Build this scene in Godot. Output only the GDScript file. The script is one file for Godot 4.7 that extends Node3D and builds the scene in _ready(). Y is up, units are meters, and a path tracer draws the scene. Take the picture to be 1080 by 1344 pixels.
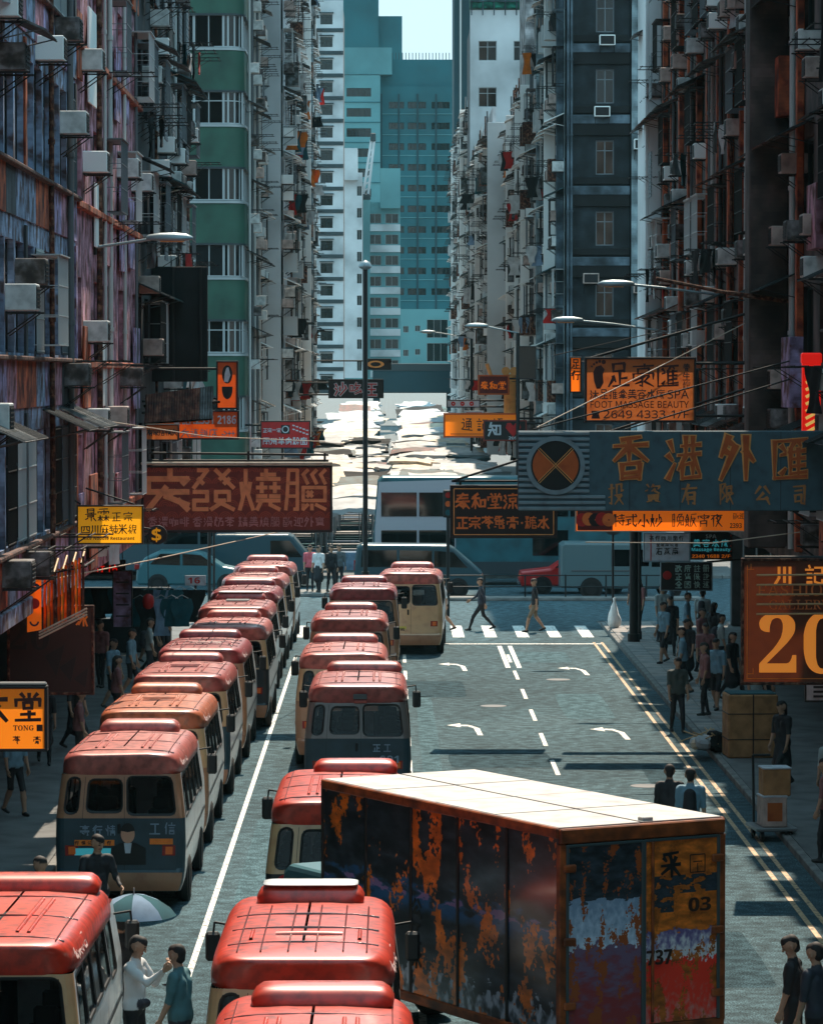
extends Node3D
# A narrow city street seen along its length with a long lens: two lines of red-roofed minibuses, a box lorry,
# hanging signboards, cluttered tenement fronts, a covered street market and towers behind.
# Axes: x to the right, y up, the street runs along -z; units are metres.

var M := {}                 # materials
var T := {}                 # textures
var meshes := {}            # shared meshes
var used := {}              # names in use, by parent
var rng := RandomNumberGenerator.new()

# ------------------------------------------------------------------ mesh builder
class MB:
	var v := PackedVector3Array()
	var n := PackedVector3Array()
	var c := PackedColorArray()
	var uv := PackedVector2Array()
	var ix := PackedInt32Array()
	var col := Color(1, 1, 1)
	func tri(a: Vector3, b: Vector3, d: Vector3) -> void:
		var nn := (b - a).cross(d - a).normalized()
		var k := v.size()
		v.append(a); v.append(b); v.append(d)
		for i in 3:
			n.append(nn); c.append(col); uv.append(Vector2.ZERO)
		ix.append(k); ix.append(k + 2); ix.append(k + 1)
	func quad(a: Vector3, b: Vector3, d: Vector3, e: Vector3) -> void:
		# counter-clockwise seen from outside
		var nn := (d - a).cross(e - b).normalized()
		var k := v.size()
		v.append(a); v.append(b); v.append(d); v.append(e)
		uv.append(Vector2(0, 1)); uv.append(Vector2(1, 1)); uv.append(Vector2(1, 0)); uv.append(Vector2(0, 0))
		for i in 4:
			n.append(nn); c.append(col)
		for i in [0, 2, 1, 0, 3, 2]: ix.append(k + i)
	func box(p: Vector3, s: Vector3, b := Basis.IDENTITY) -> void:
		var h := s * 0.5
		var q := []
		for i in 8:
			q.append(p + b * Vector3(h.x if i & 1 else -h.x, h.y if i & 2 else -h.y, h.z if i & 4 else -h.z))
		quad(q[4], q[5], q[7], q[6]); quad(q[1], q[0], q[2], q[3])
		quad(q[5], q[1], q[3], q[7]); quad(q[0], q[4], q[6], q[2])
		quad(q[6], q[7], q[3], q[2]); quad(q[0], q[1], q[5], q[4])
	func bbox(p: Vector3, s: Vector3, e: float, b := Basis.IDENTITY) -> void:
		# a box with chamfered edges
		var h := s * 0.5
		var i := h - Vector3(e, e, e)
		for ax in 3:
			for sg in [-1.0, 1.0]:
				var u := (ax + 1) % 3
				var w := (ax + 2) % 3
				var o := Vector3.ZERO; o[ax] = h[ax] * sg
				var du := Vector3.ZERO; du[u] = i[u]
				var dw := Vector3.ZERO; dw[w] = i[w]
				if sg > 0: quad(p + b * (o - du - dw), p + b * (o + du - dw), p + b * (o + du + dw), p + b * (o - du + dw))
				else: quad(p + b * (o - du + dw), p + b * (o + du + dw), p + b * (o + du - dw), p + b * (o - du - dw))
		for ax in 3:
			var u := (ax + 1) % 3
			var w := (ax + 2) % 3
			for su in [-1.0, 1.0]:
				for sw in [-1.0, 1.0]:
					var a1 := Vector3.ZERO; a1[u] = h[u] * su; a1[w] = i[w] * sw
					var a2 := Vector3.ZERO; a2[u] = i[u] * su; a2[w] = h[w] * sw
					var d := Vector3.ZERO; d[ax] = i[ax]
					_edge(p, b, a1, a2, d)
		for k in 8:
			var sx := 1.0 if k & 1 else -1.0
			var sy := 1.0 if k & 2 else -1.0
			var sz := 1.0 if k & 4 else -1.0
			var A := p + b * Vector3(h.x * sx, i.y * sy, i.z * sz)
			var B := p + b * Vector3(i.x * sx, h.y * sy, i.z * sz)
			var C := p + b * Vector3(i.x * sx, i.y * sy, h.z * sz)
			if (B - A).cross(C - A).dot(A - p) > 0: tri(A, B, C)
			else: tri(A, C, B)
	func _edge(p: Vector3, b: Basis, a1: Vector3, a2: Vector3, d: Vector3) -> void:
		var A := b * (a1 - d); var B := b * (a2 - d); var C := b * (a2 + d); var D := b * (a1 + d)
		if (C - A).cross(D - B).dot(A + C) > 0: quad(p + A, p + B, p + C, p + D)
		else: quad(p + D, p + C, p + B, p + A)
	func tube(pts: Array, r: float, k := 6) -> void:
		for i in pts.size() - 1: cyl(pts[i], pts[i + 1], r, r, k)
	func cyl(a: Vector3, b: Vector3, r1: float, r2: float, k := 8, caps := true) -> void:
		var d := (b - a).normalized()
		var s := d.cross(Vector3.UP if absf(d.y) < 0.9 else Vector3.RIGHT).normalized()
		var t := s.cross(d).normalized()
		var base := v.size()
		for i in k:
			var an := TAU * i / k
			var o := s * cos(an) + t * sin(an)
			v.append(a + o * r1); v.append(b + o * r2)
			n.append(o); n.append(o); c.append(col); c.append(col)
			uv.append(Vector2(float(i) / k, 1)); uv.append(Vector2(float(i) / k, 0))
		for i in k:
			var p := base + 2 * i
			var q := base + 2 * ((i + 1) % k)
			for x in [p, q + 1, p + 1, p, q, q + 1]: ix.append(x)
		if caps:
			for e in 2:
				var ce: Vector3 = b if e else a
				var rr := r2 if e else r1
				if rr < 0.0005: continue
				var kk := v.size()
				var nn := d if e else -d
				v.append(ce); n.append(nn); c.append(col); uv.append(Vector2.ZERO)
				for i in k:
					var an := TAU * i / k
					v.append(ce + (s * cos(an) + t * sin(an)) * rr); n.append(nn); c.append(col); uv.append(Vector2.ZERO)
				for i in k:
					ix.append(kk); ix.append(kk + 1 + i); ix.append(kk + 1 + (i + 1) % k)
	func grid(rows: Array, wrap := false) -> void:
		# smooth surface through rows of points of equal length; normals from neighbours
		var R := rows.size()
		var C: int = rows[0].size()
		var base := v.size()
		for i in R:
			for j in C:
				var a: Vector3 = rows[maxi(i - 1, 0)][j]
				var b: Vector3 = rows[mini(i + 1, R - 1)][j]
				var d: Vector3 = rows[i][(j - 1 + C) % C if wrap else maxi(j - 1, 0)]
				var e: Vector3 = rows[i][(j + 1) % C if wrap else mini(j + 1, C - 1)]
				v.append(rows[i][j]); n.append((e - d).cross(b - a).normalized()); c.append(col)
				uv.append(Vector2(float(j) / maxf(1, C - 1), 1.0 - float(i) / maxf(1, R - 1)))
		for i in R - 1:
			for j in (C if wrap else C - 1):
				var p := base + i * C + j
				var q := base + i * C + (j + 1) % C
				for x in [p, q + C, q, p, p + C, q + C]: ix.append(x)
	func lathe(prof: Array, o: Vector3, ax: Vector3, k := 16) -> void:
		# prof: [radius, distance along ax]
		var s := ax.cross(Vector3.UP if absf(ax.y) < 0.9 else Vector3.RIGHT).normalized()
		var t := s.cross(ax).normalized()
		var rows := []
		for q in prof:
			var row := []
			for i in k:
				var an := TAU * i / k
				row.append(o + ax * q[1] + (s * cos(an) + t * sin(an)) * q[0])
			rows.append(row)
		grid(rows, true)
	func poly(pts: Array, nrm: Vector3) -> void:
		# flat polygon in 3D
		var u := (pts[1] - pts[0]).normalized() as Vector3
		var w := nrm.cross(u)
		var p2 := PackedVector2Array()
		for p in pts: p2.append(Vector2((p - pts[0]).dot(u), (p - pts[0]).dot(w)))
		var t := Geometry2D.triangulate_polygon(p2)
		for i in range(0, t.size(), 3):
			var A: Vector3 = pts[t[i]]; var B: Vector3 = pts[t[i + 1]]; var C: Vector3 = pts[t[i + 2]]
			if (B - A).cross(C - A).dot(nrm) > 0: tri(A, B, C)
			else: tri(A, C, B)
	func mesh() -> ArrayMesh:
		var a := []
		a.resize(Mesh.ARRAY_MAX)
		a[Mesh.ARRAY_VERTEX] = v; a[Mesh.ARRAY_NORMAL] = n; a[Mesh.ARRAY_COLOR] = c; a[Mesh.ARRAY_TEX_UV] = uv; a[Mesh.ARRAY_INDEX] = ix
		var m := ArrayMesh.new()
		if v.size(): m.add_surface_from_arrays(Mesh.PRIMITIVE_TRIANGLES, a)
		return m

# ------------------------------------------------------------------ nodes
func numbered(parent: Node, called: String) -> String:
	var key := str(parent.get_instance_id()) + called
	var k: int = used.get(key, 0)
	used[key] = k + 1
	return called if k == 0 else "%s_%03d" % [called, k]

func put(parent: Node, called: String, mesh: Mesh, material: Material, xf := Transform3D.IDENTITY) -> MeshInstance3D:
	var o := MeshInstance3D.new()
	o.name = numbered(parent, called)
	o.mesh = mesh
	if material: o.material_override = material
	o.transform = xf
	parent.add_child(o)
	return o

func node(parent: Node, called: String, xf := Transform3D.IDENTITY) -> Node3D:
	var o := Node3D.new()
	o.name = numbered(parent, called)
	o.transform = xf
	parent.add_child(o)
	return o

func tag(o: Node, label: String, category: String, group := "", kind := "") -> Node:
	o.set_meta("label", label); o.set_meta("category", category)
	if group: o.set_meta("group", group)
	if kind: o.set_meta("kind", kind)
	return o

func thing(called: String, label: String, category: String, at := Vector3.ZERO, turn := 0.0, group := "") -> Node3D:
	var o := node(self, called, Transform3D(Basis(Vector3.UP, turn), at))
	tag(o, label, category, group)
	return o

func setting(o: Node) -> Node:
	o.set_meta("kind", "structure")
	return o

func at(p: Vector3, turn := 0.0) -> Transform3D:
	return Transform3D(Basis(Vector3.UP, turn), p)

func boxm(s: Vector3, e := 0.0) -> ArrayMesh:
	var key := "box%s%s" % [s, e]
	if not meshes.has(key):
		var b := MB.new()
		if e > 0: b.bbox(Vector3.ZERO, s, e)
		else: b.box(Vector3.ZERO, s)
		meshes[key] = b.mesh()
	return meshes[key]

# ------------------------------------------------------------------ textures and materials
func noise_image(size: int, freq: float, seed_: int, octaves := 4, kind := FastNoiseLite.TYPE_SIMPLEX_SMOOTH) -> Image:
	var f := FastNoiseLite.new()
	f.seed = seed_; f.frequency = freq; f.noise_type = kind
	f.fractal_octaves = octaves
	return f.get_seamless_image(size, size, false, false, 0.15, true)

func ramp_tex(im: Image, stops: Array, im2: Image = null, mix2 := 0.0) -> ImageTexture:
	# stops: [value, Color] pairs; im2 darkens by its value
	var g := Gradient.new()
	var off := PackedFloat32Array(); var cols := PackedColorArray()
	for s in stops: off.append(s[0]); cols.append(s[1])
	g.offsets = off; g.colors = cols
	var lut := PackedColorArray()
	for i in 256: lut.append(g.sample(i / 255.0))
	var w := im.get_width(); var h := im.get_height()
	var a := im.get_data()
	var b := im2.get_data() if im2 else PackedByteArray()
	var out := PackedByteArray(); out.resize(w * h * 3)
	for i in w * h:
		var q := lut[a[i]]
		var m := 1.0
		if im2: m = 1.0 - mix2 + mix2 * b[i] / 255.0 * 1.3
		out[i * 3] = clampi(int(q.r * m * 255), 0, 255); out[i * 3 + 1] = clampi(int(q.g * m * 255), 0, 255); out[i * 3 + 2] = clampi(int(q.b * m * 255), 0, 255)
	var r := Image.create_from_data(w, h, false, Image.FORMAT_RGB8, out)
	r.generate_mipmaps()
	return ImageTexture.create_from_image(r)

func grey(x: float) -> Color: return Color(x, x, x)

func textures() -> void:
	# streaked plaster: noise stretched vertically, mixed with blotches
	var st := noise_image(512, 0.012, 3, 4)
	st.resize(512, 64, Image.INTERPOLATE_BILINEAR)
	var st2 := Image.create(512, 512, false, Image.FORMAT_L8)
	for y in 512:
		for x in 512: st2.set_pixel(x, y, st.get_pixel(x, int(y / 8.0) % 64))
	var bl := noise_image(512, 0.008, 8, 5)
	T.streak = ramp_tex(bl, [[0.0, grey(0.45)], [0.35, grey(0.72)], [0.6, grey(0.92)], [1.0, grey(1.0)]], st2, 0.55)
	T.grime = ramp_tex(bl, [[0.0, Color(0.32, 0.26, 0.22)], [0.4, Color(0.6, 0.56, 0.52)], [0.62, grey(0.9)], [1.0, grey(1.0)]], st2, 0.5)
	T.blotch = ramp_tex(noise_image(512, 0.006, 21, 5), [[0.0, grey(0.72)], [0.5, grey(0.9)], [1.0, grey(1.0)]])
	T.fade = ramp_tex(noise_image(512, 0.01, 35, 4), [[0.0, Color(0.86, 0.8, 0.8)], [0.45, grey(0.97)], [0.7, Color(1, 1, 1)], [1.0, Color(1.0, 0.98, 0.98)]])
	T.weather = ramp_tex(noise_image(512, 0.014, 61, 5), [[0.0, Color(0.3, 0.2, 0.16)], [0.3, Color(0.62, 0.46, 0.4)], [0.42, Color(0.78, 0.74, 0.74)], [0.6, grey(0.92)], [1.0, grey(1.0)]], st2, 0.5)
	T.dust = ramp_tex(noise_image(512, 0.02, 37, 5), [[0.0, Color(0.62, 0.6, 0.6)], [0.35, grey(0.86)], [0.5, grey(0.97)], [0.72, Color(1, 1, 1)], [1.0, Color(1.0, 1.0, 1.0)]], st2, 0.22)
	T.worn = ramp_tex(noise_image(512, 0.06, 51, 5), [[0.0, grey(0.3)], [0.28, grey(0.5)], [0.38, grey(0.85)], [0.6, grey(1.0)], [1.0, grey(0.95)]])
	var fine := noise_image(1024, 0.35, 5, 2)
	T.asphalt = ramp_tex(fine, [[0.0, grey(0.2)], [0.35, grey(0.5)], [0.5, grey(0.74)], [0.65, grey(1.0)], [1.0, grey(1.0)]], noise_image(1024, 0.03, 6, 5), 0.4)
	T.rust = ramp_tex(noise_image(512, 0.015, 44, 5), [[0.0, Color(0.16, 0.07, 0.04)], [0.45, Color(0.4, 0.18, 0.08)], [0.6, Color(0.62, 0.45, 0.36)], [1.0, Color(0.8, 0.74, 0.7)]], st2, 0.5)

func mat(key: String, color: Color, rough := 0.7, metal := 0.0, tex := "", scale := 0.25) -> StandardMaterial3D:
	if M.has(key): return M[key]
	var m := StandardMaterial3D.new()
	m.albedo_color = color; m.roughness = rough; m.metallic = metal
	if tex:
		m.albedo_texture = T[tex]
		m.uv1_triplanar = true; m.uv1_world_triplanar = true
		m.uv1_scale = Vector3.ONE * scale
	M[key] = m
	return m

func vmat(key: String, rough := 0.7, tex := "", scale := 0.25) -> StandardMaterial3D:
	if M.has(key): return M[key]
	var m := mat(key, Color(1, 1, 1), rough, 0.0, tex, scale)
	m.vertex_color_use_as_albedo = true
	return m

func lin(r: float, g: float, b: float) -> Color: return Color(r, g, b)          # vertex colours: linear
func srgb(r: float, g: float, b: float) -> Color: return Color(r, g, b).linear_to_srgb()

# ------------------------------------------------------------------ the scene
func _ready() -> void:
	rng.seed = 11
	var cam := Camera3D.new()
	cam.name = "camera"
	cam.fov = 15.94; cam.near = 0.5; cam.far = 3000.0
	cam.position = Vector3(0, 8.33, 0)
	cam.rotation_degrees = Vector3(-2.1356, -0.334, 0)
	add_child(cam); cam.current = true
	var env := Environment.new()
	env.background_mode = Environment.BG_SKY
	var sk := ProceduralSkyMaterial.new()
	sk.sky_top_color = Color(0.54, 0.71, 0.78); sk.sky_horizon_color = Color(0.6, 0.63, 0.635); sk.sky_curve = 0.1
	sk.ground_bottom_color = Color(0.2, 0.22, 0.23); sk.ground_horizon_color = Color(0.6, 0.64, 0.66)
	sk.sun_angle_max = 0.0
	var sky := Sky.new(); sky.sky_material = sk
	env.sky = sky
	env.background_energy_multiplier = 1.65
	env.tonemap_mode = Environment.TONE_MAPPER_LINEAR
	env.tonemap_exposure = 1.6
	env.sdfgi_enabled = true; env.ssao_enabled = true; env.ssil_enabled = true
	env.fog_enabled = true; env.fog_density = 0.00007; env.fog_light_color = Color(0.5, 0.72, 0.76); env.fog_sky_affect = 0.0
	var we := WorldEnvironment.new(); we.name = "environment"; we.environment = env
	add_child(we)
	var sun := DirectionalLight3D.new()
	sun.name = "sun"
	sun.light_energy = 1.6; sun.light_color = Color(1.0, 0.93, 0.84); sun.light_angular_distance = 0.5; sun.shadow_enabled = true
	# high ahead of the viewer, a little to the right: shadows fall towards the viewer
	var el := deg_to_rad(54.0); var az := deg_to_rad(7.0)
	var to_sun := Vector3(sin(az) * cos(el), sin(el), -cos(az) * cos(el))
	sun.transform = Transform3D.IDENTITY.looking_at(-to_sun, Vector3.UP)
	add_child(sun)
	textures()
	materials()
	kit()
	ground()
	left_buildings()
	right_buildings()
	far_buildings()
	market()
	bus_parts()
	buses()
	lorry()
	cross_traffic()
	signs()
	street_furniture()
	people()

func materials() -> void:
	var road := mat("asphalt", Color(0.42, 0.54, 0.58), 0.9)
	road.metallic_specular = 0.25
	road.albedo_texture = T.asphalt; road.vertex_color_use_as_albedo = true
	mat("paint", Color(0.88, 0.88, 0.86), 0.6, 0.0, "worn", 0.25)
	mat("yellowline", Color(0.76, 0.62, 0.46), 0.6, 0.0, "worn", 0.25)
	mat("patchdark", Color(0.32, 0.43, 0.47), 0.9, 0.0, "asphalt", 0.085); mat("patchpale", Color(0.45, 0.58, 0.62), 0.9, 0.0, "asphalt", 0.085)
	M.patchdark.metallic_specular = 0.15; M.patchpale.metallic_specular = 0.15
	mat("kerb", Color(0.5, 0.5, 0.49), 0.85, 0.0, "blotch", 0.5)
	mat("pavement", Color(0.42, 0.43, 0.43), 0.9, 0.0, "blotch", 0.3)
	mat("slab_a", Color(0.56, 0.55, 0.54), 0.85, 0.0, "blotch", 0.5); mat("slab_b", Color(0.5, 0.5, 0.5), 0.85, 0.0, "blotch", 0.5); mat("slab_c", Color(0.6, 0.57, 0.55), 0.85, 0.0, "blotch", 0.5)
	# vehicles
	for q in [["red_a", Color(0.86, 0.24, 0.15)], ["red_b", Color(0.76, 0.36, 0.33)], ["red_c", Color(0.82, 0.43, 0.39)], ["red_d", Color(0.84, 0.45, 0.29)], ["red_e", Color(0.68, 0.27, 0.28)]]:
		var m := mat(q[0], q[1], 0.42, 0.0, "dust", 0.45)
		m.clearcoat_enabled = true; m.clearcoat = 0.45; m.clearcoat_roughness = 0.2
	for q in [["cream", Color(0.8, 0.63, 0.46)], ["tan", Color(0.66, 0.47, 0.35)], ["buswhite", Color(0.93, 0.93, 0.93)], ["bussilver", Color(0.86, 0.9, 0.92)], ["seamred", Color(0.4, 0.13, 0.12)], ["greypillar", Color(0.45, 0.4, 0.38)]]:
		var m := mat(q[0], q[1], 0.3, 0.0, "fade", 0.5)
		m.clearcoat_enabled = true; m.clearcoat = 0.5; m.clearcoat_roughness = 0.15
	mat("adteal", Color(0.16, 0.26, 0.3), 0.45, 0.0, "blotch", 0.6); mat("addark", Color(0.11, 0.14, 0.16), 0.45, 0.0, "blotch", 0.6)
	mat("black", Color(0.06, 0.06, 0.065), 0.6); mat("gasket", Color(0.05, 0.05, 0.055), 0.5); mat("rubber", Color(0.07, 0.07, 0.07), 0.9)
	mat("rim", Color(0.55, 0.56, 0.57), 0.35, 0.7); mat("greytrim", Color(0.3, 0.31, 0.32), 0.5); mat("seat", Color(0.06, 0.07, 0.08), 0.9)
	mat("redlens", Color(0.55, 0.05, 0.04), 0.2); mat("plate", Color(0.8, 0.72, 0.3), 0.4); mat("podgrey", Color(0.78, 0.8, 0.82), 0.5, 0.0, "blotch", 0.6)
	var ll := mat("lamplens", Color(0.9, 0.4, 0.12), 0.2)
	mat("faintwhite", Color(0.82, 0.7, 0.68), 0.5)
	mat("tealpaint", Color(0.2, 0.38, 0.41), 0.35); mat("vandark", Color(0.13, 0.26, 0.3), 0.3); mat("vangrey", Color(0.33, 0.42, 0.44), 0.3); mat("taxired", Color(0.66, 0.1, 0.1), 0.3); mat("silver", Color(0.7, 0.71, 0.72), 0.3, 0.3)
	mat("coachgrey", Color(0.22, 0.3, 0.33), 0.35); mat("ddteal", Color(0.13, 0.36, 0.4), 0.4, 0.0, "blotch", 0.3); mat("ddgrey", Color(0.6, 0.6, 0.63), 0.4); mat("slate", Color(0.16, 0.2, 0.22), 0.5)
	for q in [["busglass", Color(0.012, 0.02, 0.024), 0.62], ["glass_thin", Color(0.1, 0.14, 0.15), 0.35]]:
		var m := mat(q[0], Color(q[1].r, q[1].g, q[1].b, q[2]), 0.03)
		m.transparency = BaseMaterial3D.TRANSPARENCY_ALPHA
		m.metallic_specular = 0.3
	mat("glass", Color(0.03, 0.045, 0.05), 0.06); mat("glass2", Color(0.09, 0.11, 0.12), 0.12); mat("darkglass", Color(0.035, 0.05, 0.055), 0.05)
	mat("lorrydark", Color(0.13, 0.13, 0.14), 0.5, 0.0, "grime", 0.8); mat("lorryorange", Color(0.74, 0.37, 0.16), 0.5, 0.0, "streak", 0.6); mat("lorrywhite", Color(0.7, 0.69, 0.68), 0.6, 0.0, "fade", 0.4)
	mat("lorryedge", Color(0.3, 0.36, 0.37), 0.4, 0.4); mat("lorrybrown", Color(0.2, 0.1, 0.06), 0.6)
	# walls and fittings
	mat("dim", Color(0.3, 0.3, 0.31), 0.9)
	for q in [["wallgrey", Color(0.36, 0.37, 0.39)], ["walldark", Color(0.2, 0.2, 0.22)], ["wallwhite", Color(0.92, 0.92, 0.93)], ["walltealgrey", Color(0.66, 0.74, 0.77)], ["wallbrown", Color(0.42, 0.34, 0.32)], ["wallslate", Color(0.15, 0.19, 0.215)], ["bandslate", Color(0.4, 0.47, 0.52)], ["bandblack", Color(0.08, 0.09, 0.1)]]:
		mat(q[0], q[1], 0.85, 0.0, "streak", 0.16)
	for q in [["wallblue", Color(0.7, 0.77, 0.9)], ["wallmauve", Color(0.84, 0.74, 0.92)], ["wallpink", Color(0.9, 0.64, 0.72)], ["wallorange", Color(0.86, 0.42, 0.25)]]: mat(q[0], q[1], 0.85, 0.0, "weather", 0.22)
	mat("wallpale", Color(0.9, 0.9, 0.91), 0.85, 0.0, "blotch", 0.2)
	mat("farwhite", Color(0.86, 0.88, 0.89), 0.8, 0.0, "blotch", 0.05); mat("cleanwhite", Color(0.93, 0.93, 0.92), 0.6)
	mat("wallgreen", Color(0.17, 0.34, 0.28), 0.6, 0.0, "blotch", 0.2)
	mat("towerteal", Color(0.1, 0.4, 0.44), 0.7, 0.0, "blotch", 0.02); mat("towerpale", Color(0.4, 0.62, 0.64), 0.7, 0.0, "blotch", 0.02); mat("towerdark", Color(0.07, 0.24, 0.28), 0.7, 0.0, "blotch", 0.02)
	mat("alu", Color(0.62, 0.65, 0.66), 0.4, 0.3); mat("aludark", Color(0.14, 0.15, 0.16), 0.5, 0.3); mat("white", Color(0.82, 0.82, 0.8), 0.5)
	mat("acwhite", Color(0.88, 0.88, 0.87), 0.6, 0.0, "blotch", 0.9); mat("accream", Color(0.8, 0.7, 0.66), 0.6, 0.0, "blotch", 0.9); mat("acdirty", Color(0.58, 0.55, 0.55), 0.7, 0.0, "grime", 0.5); mat("acdark", Color(0.1, 0.1, 0.11), 0.7)
	mat("iron", Color(0.13, 0.12, 0.12), 0.6, 0.3); mat("cagegrey", Color(0.4, 0.43, 0.45), 0.5, 0.3); mat("cagewhite", Color(0.72, 0.73, 0.73), 0.5)
	mat("awngrey", Color(0.5, 0.52, 0.53), 0.6, 0.2, "grime", 0.5); mat("awndark", Color(0.12, 0.13, 0.14), 0.7); mat("awnteal", Color(0.25, 0.42, 0.45), 0.6, 0.0, "grime", 0.5); mat("awnrust", Color(0.75, 0.6, 0.55), 0.8, 0.0, "rust", 0.6); mat("awnwhite", Color(0.82, 0.82, 0.81), 0.6, 0.0, "grime", 0.5)
	mat("rusty", Color(0.8, 0.7, 0.65), 0.85, 0.0, "rust", 0.8); mat("pipegrey", Color(0.36, 0.37, 0.38), 0.6); mat("pipewhite", Color(0.72, 0.72, 0.71), 0.6)
	mat("shoptile", Color(0.3, 0.31, 0.32), 0.5, 0.0, "blotch", 0.5); mat("shelf", Color(0.4, 0.4, 0.4), 0.5); mat("cardboard", Color(0.72, 0.52, 0.34), 0.85, 0.0, "blotch", 0.8)
	for q in [["clothwhite", Color(0.82, 0.82, 0.82)], ["clothblack", Color(0.07, 0.07, 0.08)], ["clothorange", Color(0.85, 0.45, 0.12)], ["clothred", Color(0.72, 0.1, 0.08)], ["clothteal", Color(0.1, 0.34, 0.38)], ["clothblue", Color(0.5, 0.6, 0.7)], ["clothpink", Color(0.75, 0.5, 0.5)]]:
		mat(q[0], q[1], 0.95, 0.0, "blotch", 0.8)
	mat("net", Color(0.12, 0.5, 0.42), 0.9, 0.0, "streak", 0.3)
	mat("tarpwhite", Color(0.76, 0.76, 0.76), 0.7, 0.0, "blotch", 0.4); mat("tarpgrey", Color(0.66, 0.67, 0.68), 0.7, 0.0, "blotch", 0.3); mat("tarpteal", Color(0.14, 0.34, 0.38), 0.7, 0.0, "grime", 0.25); mat("tarpstripe", Color(0.5, 0.2, 0.16), 0.7, 0.0, "grime", 0.25); mat("tarpcream", Color(0.88, 0.8, 0.7), 0.7, 0.0, "blotch", 0.3)
	# signs
	for q in [["maroon", Color(0.5, 0.17, 0.12)], ["brickred", Color(0.66, 0.26, 0.17)], ["signorange", Color(0.95, 0.56, 0.36)], ["dullpink", Color(0.74, 0.47, 0.46)], ["darkframe", Color(0.12, 0.1, 0.1)], ["paletrim", Color(0.75, 0.68, 0.6)], ["ink", Color(0.05, 0.05, 0.05)], ["inkblue", Color(0.08, 0.12, 0.25)], ["maroonink", Color(0.25, 0.06, 0.05)], ["slateink", Color(0.16, 0.16, 0.18)],
			["brownred", Color(0.4, 0.18, 0.08)], ["brownred2", Color(0.2, 0.08, 0.05)], ["signorange2", Color(0.98, 0.52, 0.16)], ["duskorange", Color(0.92, 0.48, 0.2)], ["darkbrown", Color(0.1, 0.05, 0.04)], ["bamboo", Color(0.75, 0.6, 0.42)], ["signred", Color(0.72, 0.08, 0.08)], ["signslate", Color(0.26, 0.37, 0.41)], ["slatgrey", Color(0.5, 0.57, 0.6)], ["dimorange", Color(0.76, 0.34, 0.1)], ["goldline", Color(0.95, 0.66, 0.36)], ["dimgold", Color(0.76, 0.5, 0.28)],
			["photored", Color(0.4, 0.06, 0.04)], ["massage", Color(0.8, 0.43, 0.2)], ["signblack", Color(0.1, 0.07, 0.07)], ["palegrey", Color(0.75, 0.77, 0.8)], ["mintink", Color(0.7, 0.82, 0.78)], ["cornerorange", Color(0.9, 0.36, 0.1)], ["bluegrey", Color(0.5, 0.58, 0.65)], ["signbrown", Color(0.2, 0.13, 0.09)]]:
		mat(q[0], q[1], 0.55, 0.0, "fade", 0.6)
	# neon, plus sign faces, numerals and adverts given glow for sun through plastic
	for q in [["litYellow", Color(0.95, 0.66, 0.1), 0.3], ["litAmber", Color(0.92, 0.5, 0.1), 0.2], ["litOrange", Color(0.95, 0.45, 0.08), 0.3], ["litTeal", Color(0.25, 0.65, 0.7), 0.2], ["numeral", Color(1.0, 0.58, 0.2), 0.22], ["neonred", Color(0.9, 0.1, 0.05), 0.35], ["neonyellow", Color(0.95, 0.75, 0.4), 0.35]]:
		var m := mat(q[0], q[1], 0.4)
		m.emission_enabled = true; m.emission = q[1]; m.emission_energy_multiplier = q[2]
	for k in ["litYellow", "litAmber", "litOrange", "massage", "brownred", "cornerorange"]:
		M[k].backlight_enabled = true
		M[k].backlight = M[k].albedo_color if k.begins_with("lit") else Color(0.8, 0.8, 0.8)
	for q in [["streamer_a", Color(0.9, 0.36, 0.08)], ["streamer_b", Color(0.95, 0.6, 0.2)]]:
		mat(q[0], q[1], 0.35, 0.3)
	mat("steel", Color(0.55, 0.57, 0.58), 0.35, 0.7); mat("lampmetal", Color(0.5, 0.55, 0.57), 0.4, 0.5); mat("postdark", Color(0.1, 0.11, 0.12), 0.5, 0.3)
	mat("lens", Color(0.8, 0.6, 0.4), 0.2)
	vmat("flesh", 0.75)

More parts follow.
